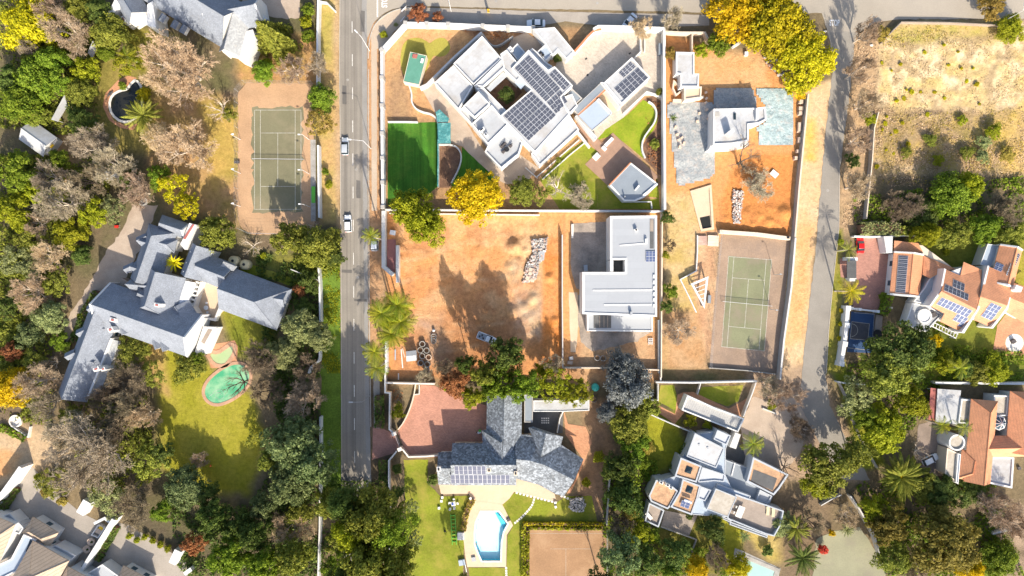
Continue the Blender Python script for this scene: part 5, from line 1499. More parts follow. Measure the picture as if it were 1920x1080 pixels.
wall([(1236,600),(1237,700)],1.5,"inner blue grey wall strip beside the new house",.5,"grey_wall",top="roof_steel",name="garden_wall")
wall([(1054.5,440),(1054.5,560),(1055.5,690)],2.0,"thin white wall dividing the building site from the new house",.22)
wall([(1056,690),(1120,690),(1180,692),(1236,694)],1.6,"cream wall behind the new house under the trees",.3,"grey_wall",top="cream_wall")
wall([(1239,690),(1239,716)],1.6,"short pale wall stub below the new house",.3,"grey_wall",top="white_top")
# things on its plot
for lb,x,y,sx,sy,h_,an,mt in (("pale stack of blocks left of the slab",1073.5,433,.5,3.4,.7,0,"stone_white"),("upright grey pallet by the new house corner",1098.5,503,.9,1.6,.8,0,"metal_grey"),
                              ("small pile of white blocks in the site corner",1071,672,1.0,.8,.5,10,"stone_white"),("low pile of pinkish blocks in the site corner",1069,680,1.2,.8,.35,-5,"block_cream")):
    block("block_stack",lb,"building material",x,y,sx,sy,0,h_,R(an),mt)
for lb,x,y in (("concrete ring left of a pair on the brown soil",1120,671),("concrete ring right of a pair on the brown soil",1131,672)):
    a_,b_ = w2(x,y,.4); q = MB(); q.lathe((a_,b_),[(.55,0),(.7,0),(.7,.6),(.58,.6),(.55,0)],24); tag(q.build("concrete_ring","concrete",None,False,(a_,b_,0)),lb,"concrete ring","pair of rings beside the new house")
a_,b_ = w2(1220,640,.5); t = thing("pallet","white slatted pallet frame leaning near the right wall","pallet",(a_,b_,0))
for k in range(4):
    q = MB(); q.box((a_,b_ - .6 + .4 * k),1.1,.14,.3,.42,0); q.build("slat","metal_white",t)
for dx in (-.45,.45):
    q = MB(); q.box((a_ + dx,b_),.12,1.5,0,.3,0); q.build("rail","metal_white",t)
# ------------------------------------------------------------------ slate house with blue pool
SL = house("slate_house","grey stone slate house with solar panels above the blue pool",950,850)
wing(SL,(946,738),(944,864),33,3.3,5.6,0,2,"slate_stone","cream_wall",ridge_cap="slate_stone")
wing(SL,(938,804),(943,866),35,3.55,5.7,2.5,0,"slate_stone","cream_wall",ridge_cap="slate_stone")
wing(SL,(848,863),(968,863),32,3.5,6.2,0,0,"slate_stone","cream_wall",half2=47,ridge_cap="slate_stone")
wing(SL,(822,872),(856,872),24,3.0,4.9,0,0,"slate_stone","white_wall",half2=37,ridge_cap="slate_stone")
roof_faces(SL,[[(966,861,6.6),(994,864,6.6),(1010,909,3.4),(966,897,3.4)],[(994,864,6.6),(1021,872,6.6),(1041,926,3.4),(1010,909,3.4)],
                [(1021,872,6.6),(1053,889,6.6),(1057,931,3.4),(1041,926,3.4)],[(1053,889,6.6),(1077,900,6.6),(1057,931,3.4)],
                [(966,861,6.62),(967,815,3.4),(990,815,3.4),(1013,822,3.6),(1021,872,6.62),(994,864,6.62)],
                [(1021,872,6.62),(1013,822,3.6),(1051,833,3.4),(1069,845,3.4),(1094,861,3.4),(1077,900,6.62),(1053,889,6.62)]],"slate_stone")
roof_faces(SL,[[(991,802,3.5),(1000,800,3.5),(1024,813,6.4),(1014,857,6.4)],[(1024,813,6.4),(1056,819,3.5),(1051,836,3.5),(1014,857,6.4)],[(1000,800,3.5),(1056,819,3.5),(1024,813,6.4)]],"slate_stone")
slab(SL,[(970,820),(990,818),(1010,808),(1048,822),(1048,838),(1085,862),(1070,895),(1054,922),(1010,902),(970,890)],0,3.3,"cream_wall","wall",zp=3.0)
ZS = lambda y: roof_z(SL,(900,y),4.5)
panels(SL,[(852,874),(911,874),(911,889.5),(852,889.5)],7,1,[ZS(874),ZS(874),ZS(889),ZS(889)],"solar_grey",fit=False)
panels(SL,[(845,890.5),(956,890.5),(956,906.5),(845,906.5)],13,1,[ZS(891),ZS(891),ZS(905),ZS(905)],"solar_grey",fit=False)
chimney(SL,822.5,880,.9,1.1,0,6.6,0,"white_wall")
chimney(SL,917,882,.8,.9,3,7.2,0,"cream_wall")
chimney(SL,967,888,.8,1.0,3,7.4,0,"cream_wall")
slab(SL,[(826,906),(876,906),(876,926),(827,926)],2.6,2.72,"pave_warm","patio_roof")
slab(SL,[(966,897),(1010,909),(1040,926),(1042,935),(966,921)],2.6,2.7,"pave_warm","patio_roof")
flat_block(SL,[(1000,751),(1105,750),(1105,770),(1056,772),(1000,772)],3.0,.15,.2,roof="roof_white")
flat_block(SL,[(983,740),(999,740),(999,792),(983,792)],2.9,.12,.2,roof="roof_steel",wall="grey_wall")
for i in range(4):
    for j in range(3):
        slab(SL,[(1015 + i * 4,783 + j * 4.2),(1017.6 + i * 4,783.4 + j * 4.2),(1017.6 + i * 4,785.8 + j * 4.2),(1015 + i * 4,785.5 + j * 4.2)],.04,.08,"stone_white","paving_stone")
wall([(1045,812),(1050,785),(1056,772)],1.8,"pale wall of the dark slate courtyard",.22,"cream_wall",name="garden_wall")
# gate,walls and forecourt edges
wall([(724,718),(760,719),(815,720)],1.9,"cream wall between building site and brick forecourt",.35,"cream_wall",top="stone_white")
wall([(722,700),(722,736),(731,737),(730,805),(738,812)],1.9,"pale stepped wall along the pavement above the gate",.38,"cream_wall",top="stone_white")
wall([(746,806),(757,792),(768,768),(776,742),(779,721)],.9,"curved cream kerb wall of the brick forecourt",.25,"cream_wall",top="cream_wall",name="garden_wall",smooth=1)
wall([(786,722),(786,739),(777,740)],.7,"little cream planter wall in the forecourt corner",.22,"cream_wall",name="garden_wall")
wall([(754,842),(766,857),(798,856),(822,854)],1.5,"cream wall between brick forecourt and lawn",.35,"cream_wall",top="stone_white",name="garden_wall")
wall([(744,846),(729,864),(729,900),(730,950),(729,1080)],1.9,"long grey wall along the road below the gate",.35,"grey_wall",top="white_top")
t = thing("driveway_gate","grey sliding gate between pale piers at the brick driveway","gate",(*w2(744,828,0),0))
P0,P1 = Vector(w2(739,813,1.8)),Vector(w2(750,842,1.8))
for k in range(16):
    p = P0.lerp(P1,(k + .5) / 16); q = MB(); q.box((p.x,p.y),.10,.06,.1,1.75,math.atan2(P1.y - P0.y,P1.x - P0.x)); q.build("bar","metal_grey",t)
for z in (.15,1.7):
    q = MB(); q.tube((P0.x,P0.y,z),(P1.x,P1.y,z),.05); q.build("rail","metal_grey",t)
for p in (P0,P1):
    q = MB(); q.box((p.x,p.y),.9,.7,0,2.1,R(20)); q.build("pier","cream_wall",t)
    q = MB(); q.box((p.x,p.y),1.05,.85,2.102,2.2,R(20)); q.build("cap","stone_white",t)
# ------------------------------------------------------------------ long slate house in the west
C = house("long_slate_house","sprawling blue grey slate house with many gabled wings and chimneys",290,570)
wing(C,(306,428),(271,530),28,4.6,7.0,2.2,0)
wing(C,(300,417),(352,434),15,4.3,5.9,1.2,0,gable="parapet")
wing(C,(313,511),(288,592),37,4.8,8.0,0,2.5)
wing(C,(193,569),(366,630),42,4.5,7.6,0,0,gable="parapet")
wing(C,(200,574),(136,744),28.5,4.3,6.7,0,0)
wing(C,(378,499),(432,520),26,3.8,6.0,0,0)
wing(C,(424,541),(533,581),41,3.5,6.6,0,5.5)
wing(C,(379,462),(357,520),20,4.9,6.7,0,0)
wing(C,(248,533),(288,536),13,4.2,6.1,0,0)
wing(C,(335,574),(352,602),22,4.0,5.2,0,0)
wing(C,(252,500),(288,512),12,4.3,5.6,0,0)
wing(C,(268,452),(300,462),11,4.4,5.7,0,0)
wing(C,(330,462),(306,456),13,4.5,6.0,1.0,0)
wing(C,(262,545),(292,560),14,4.6,6.4,1.2,0)
wing(C,(214,550),(232,590),14,4.5,6.0,1.0,0)
wing(C,(500,556),(537,562),20,3.5,5.0,0,0)
wing(C,(345,640),(352,612),13,4.4,5.8,1.0,0)
wing(C,(176,606),(204,616),11,4.2,5.4,0,0)
wing(C,(152,668),(184,678),11,4.2,5.4,0,0)
roof_faces(C,[[(208,636,4.3),(224,640,3.4),(186,742,3.4),(165,742,4.3)]],"slate_pale")
slab(C,[(207,634),(210,635),(167,744),(163,743)],0,4.7,"white_wall","parapet")
slab(C,[(196,640),(222,645),(186,738),(168,738)],0,3.2,"white_wall","wall")
roof_faces(C,[[(348,527,4.6),(366,530,4.0),(348,578,4.0),(332,573,4.6)]],"sheet_white",name="conservatory_roof")
slab(C,[(350,530),(364,532),(348,576),(334,571)],0,3.8,"white_wall","wall")
# gable wall with brown coping
slab(C,[(355,418),(369,422),(346,468),(338,458),(344,446)],0,6.0,"white_wall","gable_wall")
slab(C,[(361,420),(364,421),(347,449),(343,447)],6.02,6.2,"red_paint","coping")
# arched dormer fronts
for x,y in ((383,479),(375,499),(369,515)):
    dormer(C,x,y,R(-20),2.6,1.5,4.8,6.5)
slab(C,[(390,473),(399,471),(372,516),(366,520)],0,4.7,"white_wall","wall")
for x,y in ((264,452),(240,506),(172,580),(152,625),(131,668)):
    dormer(C,x,y,R(205),2.4,1.6,4.0,5.9)
for x,y in ((222,621),(239,625),(301,652),(315,656)):
    dormer(C,x,y,R(-68),3.0,1.5,4.3,6.1)
chimney(C,294,572,1.2,.8,5,9.4,R(-15),"white_wall",True,"red_paint")
chimney(C,211,600,1.3,.9,4,8.6,R(-15),"white_wall",True,"red_paint")
chimney(C,207,618,1.2,1.0,4,8.0,R(25),"white_wall",True,"red_paint")
chimney(C,180,692,1.4,.8,4,7.8,R(25),"white_wall",True,"red_paint")
chimney(C,193,692,1.0,.8,3,6.6,R(25),"white_wall",True,"red_paint")
slab(C,[(419,490),(441,499),(436,508),(413,500)],4.2,5.3,"slate_pale","roof_light")
# garage doors strip and white tile balcony
slab(C,[(228,521),(246,531),(238,556),(219,547)],0,2.9,"timber_grey","lean_to")
slab(C,[(381,612),(408,614),(386,664),(364,664)],0,3.0,"white_wall","balcony","white_top")
slab(C,[(390,617),(398,618),(383,645),(377,641)],3.02,3.06,"timber_grey","balcony_well")
slab(C,[(355,583),(384,597),(380,612),(352,602)],0,3.4,"white_wall","porch","white_top")
slab(C,[(360,588),(376,595),(372,605),(357,600)],3.42,3.45,"pave_tan","porch_floor")
for k in range(7):
    x0,y0 = 374 - 2.4 * k,529 + 8 * k
    slab(C,[(x0,y0),(x0 - 7,y0 - 2),(x0 - 8,y0 + 1),(x0 - 1,y0 + 3)],2.5,2.7,"white_wall","pergola_beam")
wall([(377,528),(360,582)],2.4,"white pergola side wall of the slate house terrace",.35,name="garden_wall")
wall([(417,564),(403,600),(382,596)],1.4,"white terrace wall of the long slate house",.55,name="garden_wall")
a_,b_ = w2(386,577,.8); t = thing("garden_table","round white table on the cream terrace","table",(a_,b_,.03))
q = MB(); q.lathe((a_,b_),[(.01,.76),(.55,.76),(.55,.72),(.01,.72)],18); q.build("table_top","metal_white",t)
q = MB(); q.tube((a_,b_,.03),(a_,b_,.72),.05); q.build("leg","metal_white",t)
for lb,dx,dy in (("white garden chair above the round terrace table",0,1.1),("white garden chair below the round terrace table",.2,-1.1)):
    t = thing("garden_chair",lb,"chair",(a_ + dx,b_ + dy,.03))
    q = MB(); q.box((a_ + dx,b_ + dy),.5,.5,.42,.48); q.build("seat","metal_white",t)
    q = MB(); q.box((a_ + dx,b_ + dy + (.25 if dy > 0 else -.25)),.5,.05,.48,.9); q.build("backrest","metal_white",t)
    for sx in (-.2,.2):
        for sy in (-.2,.2):
            q = MB(); q.tube((a_ + dx + sx,b_ + dy + sy,.03),(a_ + dx + sx,b_ + dy + sy,.42),.025); q.build("leg","metal_white",t)
for lb,x,y in (("cream round water tank nearer the slate gable wall",437,489),("cream round water tank farther along the slate roof",458,496)):
    a_,b_ = w2(x,y,2.0); t = thing("water_tank",lb,"tank",(a_,b_,0),"pair of cream water tanks")
    q = MB(); q.lathe((a_,b_),[(1.2,0),(1.2,1.9),(.9,2.15),(.3,2.3),(.01,2.3)],20); q.build("tank_body","cream_plastic",t,True)
    q = MB(); q.lathe((a_,b_),[(.32,2.29),(.32,2.4),(.01,2.4)],14); q.build("lid","black",t)
# court wall,garden walls in the west
wall([(597,-20),(595,60),(594.5,166)],2.3,"white boundary wall along the verge at the top left",.42,top="white_wall")
wall([(596,272),(597,340),(598,408)],2.2,"white boundary wall beside the left tennis court",.40,top="white_wall")
wall([(597,502),(599,540),(600,604)],2.2,"white boundary wall beside the bright green verge",.38,top="white_wall")
wall([(599,652),(599,676),(590,682),(581,690),(578,700)],2.0,"curved end of white wall under the dark bare trees",.36,top="white_wall",smooth=1)
wall([(600,782),(600,860),(599,990),(596,1090)],2.0,"white boundary wall showing between trees at lower left",.36,top="white_top")
wall([(545,505),(570,515),(597,526)],1.2,"grey garden wall behind the slate house lawn",.2,"grey_wall",name="garden_wall")
wall([(594,2),(612,4),(628,20)],1.2,"curved white wall end at the top of the verge",.25,name="garden_wall")
# ------------------------------------------------------------------ slate house in the top left corner
A_ = house("corner_slate_house","blue slate gabled house with white dormers at the top left",360,30)
wing(A_,(262,-58),(440,50),46,4.6,8.4,0,0)
wing(A_,(228,-20),(262,35),24,4.2,6.4,0,0)
wing(A_,(395,40),(492,22),26,4.4,7.0,0,0,gable="parapet")
wing(A_,(452,22),(432,102),22,4.4,6.6,0,0,roof="slate_pale")
slab(A_,[(454,60),(474,55),(480,72),(462,116),(444,108)],0,4.8,"white_wall","wall","white_top")
slab(A_,[(406,55),(432,40),(430,60),(418,98),(414,92),(416,66)],0,4.7,"white_wall","gable_wall")
slab(A_,[(217,-5),(226,-5),(224,12),(206,34),(200,30)],0,5.4,"white_wall","gable_wall")
slab(A_,[(276,8),(286,2),(290,30),(292,52),(275,47)],0,6.0,"white_wall","dormer_wall")
for x,y in ((408,-2),(430,14)):
    dormer(A_,x,y,R(60),2.2,2.0,5.4,7.4)
for x,y in ((304,42),(327,54),(343,63)):
    dormer(A_,x,y,R(-120),1.8,1.2,4.6,6.0)
slab(A_,[(493,26),(502,36),(480,41)],0,4.4,"white_wall","gable_wall")
chimney(A_,231,36,1.6,.9,0,4.2,R(-60),"white_wall",True,"red_paint")
# white roofed cottage and garden structures at far left
B_ = house("garden_cottage","small white roofed cottage with yellow porch among trees",72,262)
wing(B_,(48,243),(94,276),22,2.7,4.2,0,0,roof="roof_white")
slab(B_,[(100,258),(108,262),(88,290),(80,286)],0,2.0,"stone_white","porch")
slab(B_,[(95,268),(101,272),(96,278),(90,274)],2.01,2.2,"yellow_plastic","awning")
b = MB(); b.prism(pw([(121,177),(126,198),(108,228),(96,224)],2.4),2.2,2.4,0,True,True)
t = thing("carport","long white carport roof between dark trees","carport",(*w2(112,205,0),0)); b.build("roof","roof_white",t)
for x,y in ((121,182),(124,197),(108,226),(99,222)):
    q = MB(); a_,b_ = w2(x,y,2.2); q.tube((a_,b_,0),(a_,b_,2.2),.06); q.build("post","metal_white",t)
b = MB(); b.prism(pw([(174,76),(181,90),(173,110),(164,98)],2.4),2.2,2.4,0,True,True)
t = thing("carport","small white lean-to roof hidden among bare branches","carport",(*w2(172,92,0),0)); b.build("roof","roof_white",t)
for x,y in ((174,80),(179,90),(173,107),(166,98)):
    q = MB(); a_,b_ = w2(x,y,2.2); q.tube((a_,b_,0),(a_,b_,2.2),.06); q.build("post","metal_white",t)
b = MB(); b.prism(pw([(197,322),(226,327),(222,338),(197,333)],2.4),0,2.4,0,True,True)
t = thing("tool_shed","grey roofed shed under bare trees above the driveway","shed",(*w2(210,330,0),0)); b.build("wall","timber_grey",t)
b = MB(); b.prism(pw([(195,321),(228,326),(224,340),(195,335)],2.5),2.42,2.5,0,True,True); b.build("roof","metal_grey",t)
# ------------------------------------------------------------------ tan tiled townhouses bottom left
D = house("townhouse","tan tiled townhouse with hipped roofs at the bottom left",70,1040)
wing(D,(52,984),(100,1014),18,3.4,5.2,2.0,2.0,roof="tile_tan_60",roof2="tile_tan_60")
wing(D,(40,1052),(108,1090),44,5.4,8.4,4.5,4.5,roof="tile_tan_60",roof2="tile_tan_60")
wing(D,(-40,1000),(12,1022),42,5.4,8.2,4,3.0,roof="tile_tan_60",roof2="tile_tan_60")
flat_block(D,[(78,1034),(104,1022),(142,1042),(124,1060)],3.2,.25,.25,roof="roof_pale")
flat_block(D,[(-6,972),(18,962),(44,990),(36,1002),(0,990)],3.1,.25,.25,roof="roof_pale")
slab(D,[(104,1021),(142,1040),(135,1045),(100,1027)],0,2.7,"red_paint","fascia")
slab(D,[(16,968),(44,984),(42,990),(12,974)],0,2.7,"red_paint","fascia")
flat_block(D,[(44,1002),(68,1012),(60,1030),(30,1072),(-6,1090),(-6,1060),(20,1048)],4.4,.3,.3,roof="roof_blue")
slab(D,[(56,1012),(70,1018),(60,1040),(48,1034)],4.42,4.5,"dark_glass","roof_light")
D2 = house("townhouse","second tan tiled townhouse cut by the bottom edge",230,1075)
wing(D2,(112,1088),(170,1120),30,5.2,7.8,4,4,roof="tile_tan_60",roof2="tile_tan_60")
wing(D2,(222,1078),(275,1106),20,3.4,5.2,2,2,roof="tile_tan_60",roof2="tile_tan_60")
flat_block(D2,[(162,1076),(192,1058),(222,1080),(200,1096)],3.2,.25,.25,roof="roof_pale")
wall([(38,876),(20,902),(-6,938)],4.0,"thick white wall beside the orange corner at bottom left",.8,top="white_wall")
wall([(212,974),(182,1022),(152,1070),(140,1090)],3.6,"long white wall between the townhouse forecourts",.7,top="white_wall")
wall([(176,982),(196,972),(206,980)],2.6,"short white wall bracket beside the clay pots",.6,top="white_wall",name="garden_wall")
block("garden_wall","white pillar block at the townhouse entrance","wall",156,952,1.9,3.4,0,2.6,R(-30),"white_wall")
block("garden_wall","white pillar block beside the rust tree","wall",328,1045,1.7,3.4,0,2.6,R(-25),"white_wall")
block("garden_wall","white gate pillar at the bottom edge","wall",352,1072,2.0,.9,0,2.4,R(35),"white_wall")
for lb,x,y in (("terracotta round pot nearer the planter box",170,1016),("terracotta round pot farther from the planter box",162,1030)):
    a_,b_ = w2(x,y,.9); t = thing("clay_pot",lb,"pot",(a_,b_,.034),"pair of big clay pots")
    q = MB(); q.lathe((a_,b_),[(.5,.034),(.85,.5),(.9,.95),(.8,.95),(.6,.7),(.01,.7)],18); q.build("pot_body","block_cream",t,True)
    q = MB(); q.lathe((a_ + .15,b_ - .1),[(.25,.72),(.22,.95),(.01,1.0)],10); q.build("plant","leaf_dark",t)
t = thing("planter_box","white framed planter box with orange cushions","planter",(*w2(190,995,0),0))
b = MB(); strip(b,pw([(172,1003),(184,985),(196,990),(184,1008)],.6),.25,0.034,.7,0,None,True); b.build("frame","white_wall",t)
q = MB(); q.box(w2(186,997,.5),1.6,1.1,.04,.55,R(-30)); q.build("soil","block_cream",t)
q = MB(); q.box(w2(190,990,.6),1.0,.7,.56,.75,R(-30)); q.build("cushion","yellow_plastic",t)
# ------------------------------------------------------------------ flat roofed house in the south-east
Hh = house("flat_roof_house","stepped white house with sandy flat roofs and roof terraces",1340,900)
flat_block(Hh,[(1303,812),(1359,841),(1343,878),(1287,856)],4.9,.18,.25,roof="roof_white",wall="weathered_shade_wall")
flat_block(Hh,[(1345,806),(1371,817),(1362,835),(1338,824)],5.1,.25,.25,roof="roof_weathered",wall="weathered_shade_wall")
flat_block(Hh,[(1276.5,858),(1316,874),(1306,905),(1265,893)],5.4,.25,.35,roof="roof_screed",wall="weathered_shade_wall")
flat_block(Hh,[(1280,898),(1314,911),(1308,936),(1297,966),(1257,951),(1274,922)],5.1,.25,.35,roof="roof_screed",wall="weathered_shade_wall")
flat_block(Hh,[(1230,900),(1246,900),(1272,921),(1256,951),(1252,955),(1220.5,941),(1216.5,930)],4.8,.25,.35,roof="roof_screed",wall="weathered_shade_wall")
flat_block(Hh,[(1217,943),(1246,957),(1235,989),(1209,977)],3.0,.5,.3,roof="timber_grey",wall="weathered_shade_wall")
flat_block(Hh,[(1317,876),(1360,890),(1358,904),(1340,902),(1308,905)],4.6,.25,.25,roof="roof_weathered",wall="weathered_shade_wall")
flat_block(Hh,[(1314,912),(1334,919),(1322,940),(1309,935)],4.4,.25,.25,roof="roof_weathered",wall="weathered_shade_wall")
flat_block(Hh,[(1342,916),(1382,932),(1365,970),(1325,955)],5.2,.06,.2,roof="roof_concrete",wall="weathered_shade_wall")
flat_block(Hh,[(1364,921),(1470,958),(1464,985),(1452,1006),(1436,1002),(1364,973)],3.4,.9,.28,roof="timber_grey",wall="weathered_shade_wall")
flat_block(Hh,[(1412,857),(1479,890),(1462,916),(1451,929),(1400,903),(1407,878)],4.2,.3,.4,roof="roof_screed",wall="weathered_shade_wall")
slab(Hh,[(1413,880),(1457,897),(1449,920),(1408,902)],4.21,4.24,"dark_floor_and_shade","light_well_shade")  # dark sheet over the roof in place of the courtyard hole's shade
flat_block(Hh,[(1345,907),(1408,930),(1404,938),(1384,931),(1343,915)],4.0,.2,.2,roof="roof_blue",wall="weathered_shade_wall")
flat_block(Hh,[(1425,918),(1448,930),(1440,945),(1418,938)],3.0,.3,.25,roof="roof_pale",wall="weathered_shade_wall")
flat_block(Hh,[(1318,952),(1372,976),(1370,980),(1317,957)],3.0,.3,.2,roof="roof_pale",wall="weathered_shade_wall")
flat_block(Hh,[(1369,978),(1440,1004),(1438,1009),(1368,984)],2.7,.3,.2,roof="white_top",wall="weathered_shade_wall")
slab(Hh,[(1377,868),(1379,868),(1373,892),(1371,892)],0,2.6,"white_wall","divider_wall")
skylight(Hh,1292,882,1.5,5.4,R(-20)); skylight(Hh,1293,919,1.5,5.1,R(-20))
panels(Hh,[(1280,938),(1296,944),(1290,954),(1274,948)],2,1,5.5,"solar_blue")
q = MB(); p0 = w3(1283,937,5.9); p1 = w3(1297,942,5.9); q.tube(p0,p1,.28,.28,12); q.build("geyser_tank","metal_white",Hh)
for x,y,s_,z_ in ((1240,905,.9,6.0),(1252,910,.9,6.2),(1258,915,.8,5.8)):
    chimney(Hh,x,y,s_,s_ * .7,4.8,z_,R(-25),"white_wall")
for x,y in ((1311,834),(1327,840)):
    a_,b_ = w2(x,y,5.0); q = MB(); q.box((a_,b_),.45,.45,4.9,5.05,R(20)); q.build("vent","metal_grey",Hh)
flat_block(Hh,[(1280,857),(1303,815),(1345,808),(1370,818),(1361,842),(1360,890),(1380,932),(1364,970),(1300,965),(1258,950),(1222,940),(1232,902),(1266,893)],3.6,.1,.2,roof="roof_blue",wall="weathered_shade_wall")
flat_block(Hh,[(1360,862),(1409,880),(1400,903),(1449,930),(1440,952),(1366,926),(1358,892)],2.3,.15,.2,roof="roof_steel",wall="weathered_shade_wall")
# terrace furniture
a_,b_ = w2(1388,960,4.2); t = thing("terrace_table","long cream table on the brown roof terrace","table",(a_,b_,3.41))
q = MB(); q.box((a_,b_),1.5,2.7,4.12,4.18,R(-22)); q.build("table_top","stone_white",t)
for dx in (-.5,.5):
    for dy in (-1.0,1.0):
        x_,y_ = dx * math.cos(R(-22)) - dy * math.sin(R(-22)),dx * math.sin(R(-22)) + dy * math.cos(R(-22))
        q = MB(); q.tube((a_ + x_,b_ + y_,3.41),(a_ + x_,b_ + y_,4.12),.04); q.build("leg","stone_white",t)
for lb,k in (("cream terrace chair nearest the concrete roof, left of the long table",1),("cream terrace chair at the lower left of the long table",-1)):
    px,py = a_ + (-1.1) * math.cos(R(-22)) - k * .7 * math.sin(R(-22)),b_ + (-1.1) * math.sin(R(-22)) + k * .7 * math.cos(R(-22))
    t = thing("terrace_chair",lb,"chair",(px,py,3.41))
    q = MB(); q.box((px,py),.5,.5,3.82,3.88,R(-22)); q.build("seat","stone_white",t)
    q = MB(); q.box((px - .22,py + .09),.05,.5,3.88,4.25,R(-22)); q.build("backrest","stone_white",t)
    for sx in (-.2,.2):
        for sy in (-.2,.2):
            q = MB(); q.tube((px + sx,py + sy,3.41),(px + sx,py + sy,3.82),.025); q.build("leg","stone_white",t)
for lb,x,y in (("left of two cream sun loungers on the roof terrace",1440,958),("right of two cream sun loungers on the roof terrace",1450,961)):
    a_,b_ = w2(x,y,3.8); t = thing("sun_lounger",lb,"sun lounger",(a_,b_,3.41),"roof terrace loungers")
    q = MB(); q.box((a_,b_ - .3),.7,1.5,3.62,3.74,R(-5)); q.build("mattress","cream_plastic",t)
    q = MB(); q.box((a_ - .04,b_ + .7),.7,.6,3.7,3.95,R(-5)); q.build("backrest","cream_plastic",t)
    for sx in (-.28,.28):
        for sy in (-.9,.8):
            q = MB(); q.tube((a_ + sx,b_ + sy,3.41),(a_ + sx,b_ + sy,3.64),.03); q.build("leg","metal_white",t)
a_,b_ = w2(1217,968,3.5); t = thing("garden_bench","pale bench on the small brown roof terrace","bench",(a_,b_,3.01))
q = MB(); q.box((a_,b_),1.9,.8,3.3,3.42,R(-50)); q.build("seat","stone_white",t)
q = MB(); q.box((a_,b_),1.6,.5,3.01,3.3,R(-50)); q.build("base","stone_white",t)
GH = house("long_garage","long garage with grey corrugated roof and white parapet",1335,775,"garage")
flat_block(GH,[(1289,741),(1344,766),(1356,770),(1396,785),(1384,811),(1278,769)],3.1,.45,.3,roof="sheet_grey")
slab(GH,[(1379,811),(1389,815),(1380,842),(1368,838)],0,2.8,"white_wall","gate_wall","white_top")
wall([(1230,717),(1300,718),(1420,715)],1.9,"white wall between court plot and garage garden",.34)
wall([(1314,719),(1308,740)],1.5,"thin grey wall dividing the garage lawns",.18,"grey_wall",name="garden_wall")
wall([(1418,717),(1410,740),(1400,765),(1394,782)],1.8,"slanting pale wall right of the garage lawn",.25,"cream_wall",top="white_top")
wall([(1221,778),(1255,793),(1300,812)],1.8,"thin white wall from trees to the stepped house",.22)
wall([(1234,720),(1234,751),(1222,751)],1.6,"white corner wall with gravel strip left of garage lawn",.22)
wall([(1430,766),(1456,776)],.5,"low white kerb beside the driveway shrub",.3,name="garden_wall")
wall([(1239,988),(1306,1012),(1294,1045)],.6,"low stone wall of the shaded lower garden",.25,"concrete",top="concrete",name="garden_wall")
wall([(1145,868),(1143,905),(1138,985)],1.8,"grey wall in deep shade between gardens",.25,"grey_wall",top="grey_wall")
# ------------------------------------------------------------------ building site plot with white house
K = house("shell_house","white flat roofed house amid tarpaulins and orange earth",1385,235)
flat_block(K,[(1338,204),(1418,202),(1436,200),(1437,225),(1422,232),(1404,234),(1404,264),(1374,270),(1337,272)],4.6,.35,.35)
slab(K,[(1329,280),(1337,262),(1338,272),(1374,271),(1404,266),(1404,272),(1375,278)],0,3.6,"white_wall","skirt_wall","white_top")
slab(K,[(1376,212),(1380,212),(1380,224),(1376,224)],4.6,4.9,"dark_glass","roof_light")
chimney(K,1371,247,1.5,.8,4.6,7.0,R(35),"white_wall",False)
chimney(K,1345,214,1.0,1.0,4.6,4.75,0,"concrete",False)
slab(K,[(1418,203),(1422,203),(1422,224),(1418,224)],4.6,5.6,"white_wall","upstand")
K2 = house("outbuilding","narrow white outbuilding with broken cream walls on the orange plot",1290,140,"outbuilding")
flat_block(K2,[(1267.5,97),(1302,98),(1302,138),(1311,138),(1310,163),(1276,163),(1276,139),(1267.5,138)],3.2,.35,.3)
flat_block(K2,[(1283,164),(1316,162),(1315,180),(1319,182),(1283,188)],2.6,.3,.35,roof="pave_warm",wall="cream_wall")
wall([(1276,163),(1264,152),(1262,165),(1268,178),(1283,166)],1.3,"broken cream foundation wall beside the outbuilding",.35,"block_cream",top="cream_wall",name="ruined_wall")
wall([(1262,188),(1300,188),(1320,181)],.9,"low cream retaining wall below the outbuilding",.6,"block_cream",top="cream_wall",name="ruined_wall")
wall([(1246,59),(1280,61),(1322,61),(1332,80)],1.8,"cream boundary wall at the top of the orange plot",.45,"cream_wall",top="cream_wall")
wall([(1298,63),(1298,97)],1.8,"thin cream wall running down to the outbuilding",.3,"cream_wall",top="cream_wall",name="garden_wall")
wall([(1516,176),(1508,260),(1499,350),(1491,446)],2.0,"long grey boundary wall between orange plot and lane",.36,"grey_wall",top="cream_wall")
wall([(1492,446),(1484,540),(1470,640),(1463,712)],2.2,"grey wall along the right side of the right tennis court",.40,"grey_wall",top="white_top")
wall([(1350,434),(1420,439),(1482,447)],1.5,"thick cream retaining wall above the right tennis court",.8,"cream_wall",top="cream_wall")
wall([(1330,690),(1400,695),(1457,702)],.8,"dark low wall at the foot of the right tennis court",.2,"grey_wall",top="concrete",name="garden_wall")
# dug pool shell
t = thing("pool_shell","empty concrete pool shell sunk in the orange plot","pool",(*w2(1315,395,0),0))
b = MB(); O_ = pw([(1294,358),(1334,346),(1339,430),(1314,434)],.3); b.ring(ccw(O_),offset(O_,.55),0,.35,0,.06); b.build("rim","pave_warm",t)
b = MB(); b.face([(x,y,.06) for x,y in offset(O_,.5)]); b.build("floor","pave_warm",t)
b = MB(); b.prism(pw([(1312,408),(1331,404),(1333,426),(1316,430)],.07),.065,.075); b.build("water","water_dark",t)
